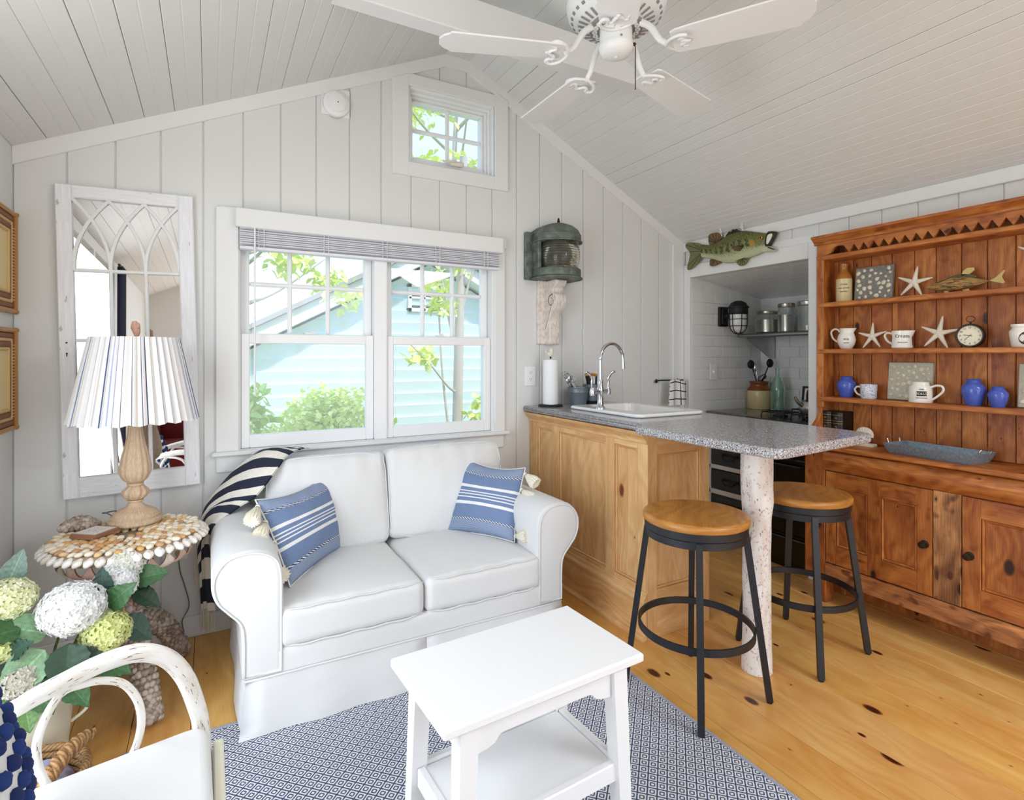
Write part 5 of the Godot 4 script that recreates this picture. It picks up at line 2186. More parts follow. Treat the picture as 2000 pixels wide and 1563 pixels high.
func build_alcove() -> void:
	var w := setting("wall_alcove", "tiled recess behind the bar with the stove")
	var b := g()
	b.box(V(3.34, 1.0, 0.0), V(0.83, 2.1, 0.128))
	b.box(V(3.71, 1.0, 0.5), V(0.1, 2.1, 1.2))
	b.box(V(3.34, 1.0, 0.996), V(0.83, 2.1, 0.128))
	obj("alcove_core", b, M.trim, w)
	b = g()
	var top := Transform3D(Basis(V(1, 0, 0), V(0, 1, 0), V(0, 0, 1)), Vector3.ZERO)
	b.T = top
	b.prism(p2([2.912, 1.778, 3.68, 1.654, 3.68, 1.9, 2.912, 1.9]), 0.05, 0.95)
	obj("alcove_ceiling", b, M.trim, w)
	# tiles
	var variants := []
	for k in 3:
		b = g()
		var t: float = [1.0, 0.975, 1.02][k]
		b.col = Color(t, t, t)
		b.box(V(0, 0, 0.003), V(0.1505, 0.0735, 0.006), 0.0015)
		variants.append(b.done(M.tile))
	var half := g()
	half.box(V(0, 0, 0.003), V(0.0735, 0.0735, 0.006), 0.0015)
	var hm := half.done(M.tile)
	var put_tile := func(T: Transform3D, m: Mesh) -> void:
		var o := put("tile", m, w)
		o.transform = T
	for row in 13:
		var y := 0.80 + row * 0.0765
		var sh := 0.0765 if row % 2 == 1 else 0.0
		# side wall, facing the camera
		for k in 5:
			var x := 2.925 + sh + 0.0765 + k * 0.153
			if x < 3.57 and y < 1.72 - (x - 2.92) * 0.16:
				put_tile.call(Transform3D(Basis(), V(x, y, 0.064)), variants[(row * 5 + k * 3) % 3])
		# back wall
		for k in 6:
			var z := 0.0725 + sh + 0.0765 + k * 0.153
			if z < 0.87 and y < 1.63:
				put_tile.call(Transform3D(Basis(V(0, 0, 1), V(0, 1, 0), V(-1, 0, 0)), V(3.66, y, z)), variants[(row * 3 + k * 5) % 3])
		if sh > 0.0 and y < 1.70:
			put_tile.call(Transform3D(Basis(), V(2.963, y, 0.064)), hm)
			put_tile.call(Transform3D(Basis(V(0, 0, 1), V(0, 1, 0), V(-1, 0, 0)), V(3.66, y, 0.11)), hm)
	var e := V(3.68 - 2.912, 1.654 - 1.778, 0).normalized()
	var n := V(e.y, -e.x, 0)
	for row in 10:
		var sh := 0.0765 if row % 2 == 1 else 0.0
		for k in 6:
			var z := 0.07 + 0.0765 + sh + k * 0.153
			if z < 0.93:
				put_tile.call(Transform3D(Basis(V(0, 0, 1), e, V(0, 0, 1).cross(e)), V(2.92, 1.7767, z) + e * (0.045 + row * 0.0765)), variants[(row + k) % 3])
	# little worktop, drawers
	b = g()
	b.box(V(3.355, 0.832, 0.285), V(0.60, 0.03, 0.42), 0.006)
	tag(obj("alcove_worktop", b, M.granite_dark), "short dark speckled stone worktop in the alcove beside the stove", "worktop")
	var c := thing("drawer_unit", "white drawer unit with dark metal drawers beside the stove", "drawers", V(3.34, 0, 0.285))
	b = g()
	for q in [[0.03, 0.13], [0.281, 0.032], [0.454, 0.028], [0.622, 0.03], [0.79, 0.024]]:
		b.box(V(-0.275, q[0] + q[1] / 2 - (0.03 if q[0] < 0.1 else 0.0), 0), V(0.02, q[1], 0.36), 0.002)
	b.box(V(-0.275, 0.405, -0.19), V(0.02, 0.81, 0.044), 0.002)
	b.box(V(-0.275, 0.405, 0.188), V(0.02, 0.81, 0.032), 0.002)
	obj("frame", b, M.trim, c)
	b = g()
	b.box(V(0.0, 0.405, 0), V(0.52, 0.80, 0.40))
	obj("carcass", b, M.iron, c)
	for y in [0.145, 0.313, 0.482, 0.652]:
		b = g()
		b.box(V(-0.272, y + 0.068, 0.002), V(0.022, 0.132, 0.328), 0.003)
		b.box(V(-0.2845, y + 0.068, 0.002), V(0.004, 0.112, 0.30), 0.002)
		var d := obj("drawer", b, M.gunmetal, c)
		b = g()
		b.tube(curve([V(-0.287, y + 0.078, -0.055), V(-0.306, y + 0.072, -0.052), V(-0.308, y + 0.05, -0.03), V(-0.308, y + 0.046, 0.0), V(-0.308, y + 0.05, 0.03), V(-0.306, y + 0.072, 0.052), V(-0.287, y + 0.078, 0.055)], 4), 0.0042, 7)
		b.box(V(-0.288, y + 0.078, 0.0), V(0.004, 0.02, 0.14), 0.001)
		obj("handle", b, M.iron, d)
	# stove
	var s := thing("stove", "black gas stove in the tiled alcove", "stove", V(3.27, 0, 0.712))
	b = g()
	b.box(V(0, 0.40, 0), V(0.66, 0.80, 0.418), 0.004)
	obj("body", b, M.enamel, s)
	b = g()
	b.box(V(-0.006, 0.838, 0), V(0.70, 0.036, 0.424), 0.008)
	obj("cooktop", b, M.enamel, s)
	b = g()
	b.box(V(-0.337, 0.72, 0), V(0.022, 0.11, 0.412), 0.006)
	var cp := obj("control_panel", b, M.enamel, s)
	for k in 4:
		b = g()
		b.T = Transform3D(Basis(V(0, 0, 1), PI / 2), V(-0.348, 0.72, -0.15 + 0.1 * k))
		b.lathe([Vector2(0, 0), Vector2(0.019, 0), Vector2(0.017, 0.02), Vector2(0, 0.022)], 16)
		obj("knob", b, M.iron, cp)
	b = g()
	b.box(V(-0.337, 0.42, 0), V(0.024, 0.44, 0.40), 0.008)
	var dr := obj("oven_door", b, M.enamel, s)
	b = g()
	b.tube(curve([V(-0.345, 0.60, -0.17), V(-0.375, 0.602, -0.165), V(-0.377, 0.602, 0.0), V(-0.375, 0.602, 0.165), V(-0.345, 0.60, 0.17)], 4), 0.008, 8)
	obj("handle", b, M.enamel, dr)
	b = g()
	b.box(V(-0.337, 0.11, 0), V(0.02, 0.14, 0.40), 0.006)
	obj("drawer", b, M.enamel, s)
	for q in [[-0.16, -0.1], [-0.16, 0.1], [0.14, -0.1], [0.14, 0.1]]:
		b = g()
		var o := V(q[0], 0.857, q[1])
		b.lathe([Vector2(0, 0), Vector2(0.045, 0), Vector2(0.042, 0.008), Vector2(0, 0.01)], 20, o)
		for k in 4:
			var a := k * PI / 2 + PI / 4
			b.tube(pv([o + V(cos(a) * 0.02, 0.026, sin(a) * 0.02), o + V(cos(a) * 0.105, 0.026, sin(a) * 0.105), o + V(cos(a) * 0.11, 0.0, sin(a) * 0.11)]), 0.005, 6)
		b.lathe([Vector2(0.07, 0.022), Vector2(0.077, 0.022), Vector2(0.077, 0.030), Vector2(0.07, 0.030)], 24, o, null, true)
		obj("burner_grate", b, M.iron, s)
	b = g()
	b.box(V(0.318, 0.93, 0), V(0.03, 0.15, 0.42), 0.006)
	obj("back_guard", b, M.enamel, s)
	var k := thing("kettle", "small round metal kettle on the stove", "kettle", V(3.14, 0.888, 0.80))
	b = g()
	b.lathe([Vector2(0, 0), Vector2(0.06, 0), Vector2(0.072, 0.02), Vector2(0.07, 0.05), Vector2(0.05, 0.078), Vector2(0.02, 0.088), Vector2(0.008, 0.09), Vector2(0.009, 0.102), Vector2(0, 0.104)], 28)
	obj("pot", b, M.tin, k)
	b = g()
	b.tube(curve([V(-0.055, 0.045, -0.02), V(-0.085, 0.07, -0.035), V(-0.10, 0.10, -0.042)]), PackedFloat32Array(lin(0.014, 0.008, 17)), 10)
	obj("spout", b, M.tin, k)
	b = g()
	b.tube(curve([V(-0.05, 0.07, 0), V(-0.045, 0.13, 0), V(0, 0.15, 0), V(0.045, 0.13, 0), V(0.05, 0.07, 0)]), 0.006, 8)
	obj("handle", b, M.iron, k)
	var gl := thing("metal_trivet", "black square metal stand with a cream plate leaning at the back of the stove", "stand", V(3.45, 0.86, 0.60))
	b = g()
	b.T = Transform3D(Basis(V(0, 1, 0), -PI / 2) * Basis(V(1, 0, 0), -0.12), Vector3.ZERO)
	for q in [[-0.075, 0.0, 0.012, 0.17], [0.063, 0.0, 0.012, 0.17], [-0.063, 0.158, 0.126, 0.012], [-0.063, 0.03, 0.126, 0.012]]:
		b.box(V(q[0] + q[2] / 2, q[1] + q[3] / 2, 0), V(q[2], q[3], 0.012), 0.002)
	obj("frame", b, M.iron, gl)
	b = g()
	b.T = Transform3D(Basis(V(0, 1, 0), -PI / 2) * Basis(V(1, 0, 0), -0.12), Vector3.ZERO)
	b.box(V(0, 0.10, -0.004), V(0.126, 0.116, 0.005), 0.001)
	obj("plate", b, M.cream, gl)
	# stoneware crock with utensils
	var cr := thing("stoneware_crock", "cream stoneware crock with a brown neck holding ladles and spoons", "crock", V(3.50, 0.848, 0.168))
	b = g()
	b.lathe([Vector2(0, 0), Vector2(0.076, 0), Vector2(0.081, 0.006), Vector2(0.081, 0.125), Vector2(0.079, 0.132), Vector2(0, 0.132)], 36)
	obj("body", b, M.stone_cream, cr)
	b = g()
	b.lathe([Vector2(0.079, 0.1315), Vector2(0.077, 0.142), Vector2(0.063, 0.158), Vector2(0.058, 0.17), Vector2(0.06, 0.182), Vector2(0.066, 0.19), Vector2(0.064, 0.198), Vector2(0.054, 0.196), Vector2(0.05, 0.15), Vector2(0.06, 0.1315)], 36, Vector3.ZERO, null, true)
	obj("neck", b, M.brown_glaze, cr)
	for q in [[V(-0.03, 0.32, -0.045), 0, "ladle"], [V(-0.015, 0.30, -0.02), 1, "spoon"], [V(0.02, 0.33, 0.075), 0, "ladle"], [V(0.03, 0.24, 0.03), 2, "whisk"]]:
		b = g()
		var top2: Vector3 = q[0]
		b.tube(pv([V(0, 0.14, 0), top2 * 0.9 + V(0, 0.02, 0)]), 0.0042, 7)
		if q[1] == 0:
			b.ball(top2, V(0.030, 0.032, 0.020), 16, 10)
		elif q[1] == 1:
			b.ball(top2 + V(0, -0.005, 0), V(0.012, 0.034, 0.010), 12, 8)
		else:
			for kk in 6:
				var a := kk * PI / 6
				b.tube(curve([V(0, 0.19, 0), V(cos(a) * 0.03, 0.225, sin(a) * 0.03 + 0.02), V(0.02, 0.25, 0.03), V(-cos(a) * 0.03, 0.225, -sin(a) * 0.03 + 0.03), V(0, 0.19, 0)], 4), 0.0014, 4)
		obj(q[2], b, M.iron if q[1] != 1 else M.chrome, cr)
	var bo := thing("glass_bottle", "pale green glass bottle with a narrow neck beside the crock", "bottle", V(3.49, 0.848, 0.325))
	b = g()
	b.lathe([Vector2(0, 0), Vector2(0.043, 0), Vector2(0.047, 0.008), Vector2(0.047, 0.03), Vector2(0.043, 0.07), Vector2(0.045, 0.11), Vector2(0.05, 0.14), Vector2(0.044, 0.18), Vector2(0.028, 0.215), Vector2(0.015, 0.245), Vector2(0.013, 0.285), Vector2(0.016, 0.288), Vector2(0.016, 0.298), Vector2(0.011, 0.298), Vector2(0.010, 0.25), Vector2(0.024, 0.212), Vector2(0.04, 0.178), Vector2(0.046, 0.14), Vector2(0.041, 0.11), Vector2(0.039, 0.07), Vector2(0.043, 0.03), Vector2(0.04, 0.012), Vector2(0, 0.012)], 32)
	obj("glass", b, M.greenglass, bo)
	# steel shelf with jars
	var sh := thing("steel_shelf", "brushed steel wall shelf on a triangular bracket in the alcove", "shelf", V(3.495, 1.37, 0.51))
	b = g()
	b.box(V(0, 0.01, 0), V(0.29, 0.02, 0.80), 0.004)
	b.tube(pv([V(-0.145, 0.006, -0.40), V(-0.145, 0.006, 0.40)]), 0.014, 10)
	obj("board", b, M.steelbright, sh)
	for z in [-0.34, 0.34]:
		b = g()
		b.T = Transform3D(Basis(V(1, 0, 0), V(0, 1, 0), V(0, 0, 1)), V(0, 0, z))
		b.prism(p2([0.15, 0.0, -0.135, 0.0, -0.135, -0.012, 0.118, -0.155, 0.15, -0.16]), -0.003, 0.003)
		b.box(V(0.15, -0.08, 0.01), V(0.006, 0.16, 0.03), 0.001)
		obj("bracket", b, M.steelbright, sh)
	for q in [[V(3.46, 1.3905, 0.265), 0.078, 0.155, "short wide lidded glass jar at the left of the alcove shelf", 0.06], [V(3.47, 1.3905, 0.405), 0.056, 0.20, "tall lidded glass jar in the middle of the alcove shelf", 0.046], [V(3.50, 1.3905, 0.545), 0.068, 0.205, "large clear lidded jar at the right of the alcove shelf", 0.06]]:
		var j := thing("glass_jar", q[3], "jar", q[0], 0.0, "lidded jars on the alcove shelf")
		var R: float = q[1]
		var H: float = q[2]
		var N: float = q[4]
		b = g()
		b.lathe([Vector2(0, 0), Vector2(R - 0.006, 0), Vector2(R, 0.006), Vector2(R, H * 0.68), Vector2(N + 0.002, H * 0.80), Vector2(N, H * 0.88), Vector2(N - 0.004, H * 0.88), Vector2(N - 0.003, H * 0.79), Vector2(R - 0.005, H * 0.67), Vector2(R - 0.005, 0.008), Vector2(0, 0.008)], 36)
		obj("glass", b, M.glass_thick, j)
		b = g()
		b.lathe([Vector2(0, H * 0.86), Vector2(N + 0.006, H * 0.86), Vector2(N + 0.008, H * 0.88), Vector2(N + 0.008, H * 0.98), Vector2(N + 0.004, H), Vector2(0, H)], 36)
		obj("lid", b, M.tin, j)
		if H != 0.205:
			b = g()
			b.lathe([Vector2(0, 0.009), Vector2(R - 0.007, 0.009), Vector2(R - 0.007, H * 0.6), Vector2(0, H * 0.62)], 30)
			obj("contents", b, M.tin, j)
	# cage wall lamp
	var l := thing("wall_lamp", "black cage wall lamp with white glass on the alcove tiles", "lamp", V(3.225, 1.51, 0.0705))
	b = g()
	b.box(V(0, 0, 0.010), V(0.09, 0.14, 0.02), 0.005)
	b.box(V(0, 0, 0.024), V(0.06, 0.11, 0.012), 0.004)
	obj("wall_plate", b, M.iron, l)
	b = g()
	b.tube(curve([V(0, 0.0, 0.025), V(0.0, 0.005, 0.06), V(0.0, 0.03, 0.09), V(0, 0.055, 0.12)]), PackedFloat32Array(lin(0.02, 0.014, 25)), 10)
	obj("arm", b, M.iron, l)
	b = g()
	b.lathe([Vector2(0.0, 0.008), Vector2(0.06, 0.008), Vector2(0.064, 0.014), Vector2(0.064, 0.05), Vector2(0.070, 0.052), Vector2(0.070, 0.062), Vector2(0.062, 0.066), Vector2(0.05, 0.088), Vector2(0.025, 0.102), Vector2(0, 0.105)], 32, V(0, 0, 0.14))
	obj("hood", b, M.iron, l)
	b = g()
	b.lathe([Vector2(0, -0.122), Vector2(0.028, -0.112), Vector2(0.046, -0.09), Vector2(0.053, -0.06), Vector2(0.055, 0.007), Vector2(0, 0.007)], 28, V(0, 0, 0.14))
	obj("globe", b, M.opal, l)
	for kk in 6:
		b = g()
		var a := kk * PI / 3
		b.tube(curve([V(cos(a) * 0.060, 0.012, 0.14 + sin(a) * 0.060), V(cos(a) * 0.058, -0.06, 0.14 + sin(a) * 0.058), V(cos(a) * 0.050, -0.095, 0.14 + sin(a) * 0.050), V(cos(a) * 0.025, -0.122, 0.14 + sin(a) * 0.025), V(0, -0.128, 0.14)], 4), 0.0028, 6)
		obj("cage_wire", b, M.iron, l)
	for y in [-0.028, -0.075]:
		b = g()
		b.lathe([Vector2(0.056, y), Vector2(0.061, y), Vector2(0.061, y + 0.005), Vector2(0.056, y + 0.005)], 28, V(0, 0, 0.14), null, true)
		obj("cage_ring", b, M.iron, l)


const HUTCH_SHELVES := [1.506, 1.267, 1.021]


func build_dresser() -> void:
	var d := thing("pine_dresser", "tall worn reddish pine dresser with open plate shelves against the right wall", "dresser", V(2.80, 0, 1.66))
	var o := V(-2.80, 0, -1.66)
	var face := Transform3D(Basis(V(0, 0, 1), V(0, 1, 0), V(-1, 0, 0)), V(2.69, 0, 0) + o)
	var z0 := 1.046
	var z1 := 2.29
	var b := g()
	b.box(V(2.808, 0.44, (z0 + z1) / 2) + o, V(0.2, 0.63, z1 - z0 - 0.01))
	obj("carcass", b, M.dresser, d)
	b = g()
	b.box(V(2.908, 0.07, (z0 + z1) / 2) + o, V(0.012, 0.14, z1 - z0 - 0.01))
	obj("under_shade_board", b, M.dresser, d)  # added dark board, stands in for the deep shade under the dresser
	var stile := func(a: float, c: float, y0: float, y1: float, called: String, t: float) -> void:
		var q := g(1, Color(t, t * 0.98, t * 0.95))
		q.T = face
		q.prism(rect(Rect2(a, y0, c - a, y1 - y0)), -0.022, 0.0, 0.002)
		obj(called, q, M.dresser, d)
	stile.call(z0, 1.150, 0.12, 0.762, "stile", 0.92)
	var worn := g(1, Color(1.08, 1.03, 1.0))
	worn.T = face
	worn.prism(rect(Rect2(1.618, 0.205, 0.099, 0.459)), -0.022, 0.0, 0.002)
	obj("stile", worn, M.dresser_worn, d)
	stile.call(2.186, z1, 0.12, 0.762, "stile", 0.95)
	for q in [[1.084, 1.154], [2.2, 2.27]]:
		b = g(1, Color(0.95, 0.86, 0.8))
		b.box(V(2.725, 0.0605, (q[0] + q[1]) / 2) + o, V(0.066, 0.119, q[1] - q[0]), 0.005)
		obj("foot", b, M.dresser, d)
		b = g(1)
		b.box(V(2.885, 0.0605, (q[0] + q[1]) / 2) + o, V(0.05, 0.119, q[1] - q[0]), 0.005)
		obj("foot", b, M.dresser, d)
	b = g(2, Color(1.0, 0.86, 0.78))
	b.box(V(2.701, 0.160, (1.150 + 2.186) / 2) + o, V(0.024, 0.084, 1.036), 0.003)
	obj("bottom_rail", b, M.dresser_worn, d)
	b = g(2, Color(1.06, 1.0, 0.95))
	b.T = Transform3D(Basis(V(-1, 0, 0), V(0, 1, 0), V(0, 0, -1)), V(2.69, 0, 2.184) + o)
	b.prism(curve2([Vector2(-0.01, 0.667), Vector2(0.004, 0.667), Vector2(0.016, 0.69), Vector2(0.020, 0.715), Vector2(0.015, 0.742), Vector2(0.003, 0.760), Vector2(-0.01, 0.760)], 4), 0.0, 1.032)
	obj("rounded_frieze", b, M.dresser, d)
	b = g(2, Color(1.18, 1.12, 1.0))
	b.box(V(2.792, 0.777, (z0 + z1) / 2 - 0.0) + o, V(0.256, 0.022, z1 - z0 + 0.03), 0.005)
	obj("top_board", b, M.dresser, d)
	# doors with two panels each
	for q in [[1.153, 1.615, 1.586, [[1.204, 1.352], [1.408, 1.556]]], [1.72, 2.183, 1.745, [[1.782, 1.93], [1.985, 2.132]]]]:
		var door := Node3D.new()
		door.name = "door"
		d.add_child(door, true)
		b = g()
		var op := []
		for r in q[3]:
			op.append([r[0], 0.296, r[1], 0.582])
		frame_plate(b, face, q[0], 0.207, q[1], 0.660, op, -0.022, -0.002)
		obj("door_frame", b, M.dresser, door)
		for r in q[3]:
			panel_set(door, face, r[0], 0.296, r[1], 0.582, M.dresser, 1)
		b = g()
		b.T = Transform3D(Basis(V(0, 0, 1), V(0, 1, 0), V(-1, 0, 0)) * Basis(V(1, 0, 0), PI / 2), V(2.69, 0.423, q[2]) + o)
		b.lathe([Vector2(0, -0.002), Vector2(0.017, -0.002), Vector2(0.016, 0.003), Vector2(0.007, 0.006), Vector2(0.007, 0.012), Vector2(0.015, 0.018), Vector2(0.014, 0.026), Vector2(0, 0.028)], 20)
		obj("knob", b, M.bronze, door)
	# hutch
	var hz0 := 1.05
	var hz1 := 2.28
	for z in [hz0, hz1 - 0.022]:
		b = g()
		b.T = Transform3D(Basis(), o + V(0, 0, z))
		var c := curve2([Vector2(2.792, 0.965), Vector2(2.789, 0.94), Vector2(2.772, 0.905), Vector2(2.742, 0.878), Vector2(2.715, 0.85), Vector2(2.702, 0.82), Vector2(2.70, 0.788)], 4)
		var poly := PackedVector2Array([Vector2(2.902, 0.789), Vector2(2.902, 1.80), Vector2(2.792, 1.80)])
		poly.append_array(c)
		b.prism(poly, 0.0, 0.022, 0.002, true)
		obj("side_board", b, M.dresser, d)
	for z in [hz0, hz1 - 0.036]:
		b = g()
		b.box(V(2.789, 1.35, z + 0.018) + o, V(0.014, 0.77, 0.036), 0.002)
		obj("face_stile", b, M.dresser, d)
	for y in HUTCH_SHELVES:
		b = g(2, Color(1.08, 1.04, 1.0))
		b.box(V(2.848, y - 0.011, (hz0 + hz1) / 2) + o, V(0.108, 0.022, hz1 - hz0 - 0.044), 0.004)
		b.box(V(2.791, y - 0.012, (hz0 + hz1) / 2) + o, V(0.026, 0.0235, hz1 - hz0 - 0.012), 0.004)
		obj("shelf", b, M.dresser, d)
	b = g(2, Color(1.1, 1.06, 1.0))
	b.box(V(2.846, 1.738, (hz0 + hz1) / 2) + o, V(0.136, 0.024, hz1 - hz0), 0.004)
	obj("top_shelf", b, M.dresser, d)
	# sawtooth frieze under the cornice
	var fr := PackedVector2Array([Vector2(hz0, 1.818), Vector2(hz0, 1.7505)])
	fr.append_array(curve2([Vector2(1.085, 1.7505), Vector2(1.115, 1.756), Vector2(1.128, 1.768), Vector2(1.138, 1.782), Vector2(1.158, 1.790), Vector2(1.185, 1.786), Vector2(1.20, 1.768), Vector2(1.212, 1.752)], 4))
	var zz := 1.214
	for k in 23:
		fr.append(Vector2(zz, 1.7505))
		fr.append(Vector2(zz + 0.0225, 1.787))
		zz += 0.0455
	fr.append_array([Vector2(zz, 1.7505), Vector2(hz1, 1.7505), Vector2(hz1, 1.818)])
	b = g(0, Color(1.15, 1.08, 1.0))
	b.T = Transform3D(Basis(V(0, 0, 1), V(0, 1, 0), V(-1, 0, 0)), V(2.788, 0, 0) + o)
	b.grain = 0
	b.prism(fr, -0.016, 0.0, 0.0)
	obj("sawtooth_frieze", b, M.dresser, d)
	b = g(2, Color(0.92, 0.88, 0.85))
	b.T = Transform3D(Basis(V(-1, 0, 0), V(0, 1, 0), V(0, 0, -1)), V(2.788, 0, hz1 + 0.012) + o)
	b.prism(PackedVector2Array(arr2(curve2([Vector2(0.0, 1.806), Vector2(0.007, 1.807), Vector2(0.009, 1.816), Vector2(0.016, 1.824), Vector2(0.030, 1.836), Vector2(0.037, 1.838), Vector2(0.037, 1.850)], 3)) + [Vector2(-0.112, 1.850), Vector2(-0.112, 1.82), Vector2(0.0, 1.82)]), 0.0, hz1 - hz0 + 0.024)
	obj("cornice", b, M.dresser, d)
	var zs := [1.056, 1.094, 1.167, 1.257, 1.351, 1.449, 1.536, 1.633, 1.724, 1.819, 1.91, 2.005, 2.09, 2.18, 2.258]
	for k in zs.size() - 1:
		var t := rng.randf_range(0.86, 1.12)
		b = g(1, Color(t, t * rng.randf_range(0.92, 1.0), t * rng.randf_range(0.85, 1.0)))
		b.T = Transform3D(Basis(V(0, 0, 1), V(0, 1, 0), V(-1, 0, 0)), V(2.903, 0, 0) + o)
		b.prism(rect(Rect2(zs[k] + 0.0012, 0.789, zs[k + 1] - zs[k] - 0.0024, 1.03)), -0.012, 0.0, 0.003)
		obj("back_board", b, M.dresser, d)
	dresser_things()


func starfish(at: Vector3, r: float, turn: float, label: String) -> void:
	var s := thing("starfish", label, "starfish", at, 0.0, "dried starfish on the dresser")
	var b := g()
	b.T = Transform3D(Basis(V(0, 0, 1), V(0, 1, 0), V(-1, 0, 0)) * Basis(V(1, 0, 0), -0.16), V(0.0, 0, 0))
	for k in 5:
		var a := turn + k * TAU / 5.0
		var dd := V(cos(a), sin(a), 0)
		b.tube(pv([V(0, 0, 0), dd * r * 0.2, dd * r * 0.45, dd * r * 0.75, dd * r]), [r * 0.14, r * 0.15, r * 0.115, r * 0.08, r * 0.035], 10, false, true, 0.8)
	b.ball(V(0, 0, 0.001), V(r * 0.2, r * 0.2, r * 0.13), 14, 8)
	obj("body", b, M.starfish, s)


func wrap_text(t: String, size: float, r: float, at: Vector3, face: float, parent: Node3D, m: Material, called := "lettering") -> void:
	# lettering bent round an upright cylinder of radius r; face is the angle it looks along in x, z
	var tm := TextMesh.new()
	tm.text = t
	var f := SystemFont.new()
	f.font_names = PackedStringArray(["Droid Serif"])
	f.font_italic = true
	tm.font = f
	tm.font_size = 32
	tm.pixel_size = size / 32.0
	tm.depth = 0.0012
	tm.curve_step = 2.0
	var arr := tm.get_mesh_arrays()
	var vs: PackedVector3Array = arr[Mesh.ARRAY_VERTEX]
	var out := PackedVector3Array()
	for v in vs:
		var a := face - v.x / r
		var q := r + 0.0002 + v.z
		out.append(at + V(cos(a) * q, v.y, sin(a) * q))
	arr[Mesh.ARRAY_VERTEX] = out
	var am := ArrayMesh.new()
	var a2 := []
	a2.resize(Mesh.ARRAY_MAX)
	a2[Mesh.ARRAY_VERTEX] = out
	a2[Mesh.ARRAY_INDEX] = arr[Mesh.ARRAY_INDEX]
	am.add_surface_from_arrays(Mesh.PRIMITIVE_TRIANGLES, a2)
	var st := SurfaceTool.new()
	st.create_from(am, 0)
	st.generate_normals()
	st.set_material(m)
	put(called, st.commit(), parent)


func handle_tube(b: G, pts: Array, r := 0.005) -> void:
	b.tube(curve(pts, 6), r, 10)


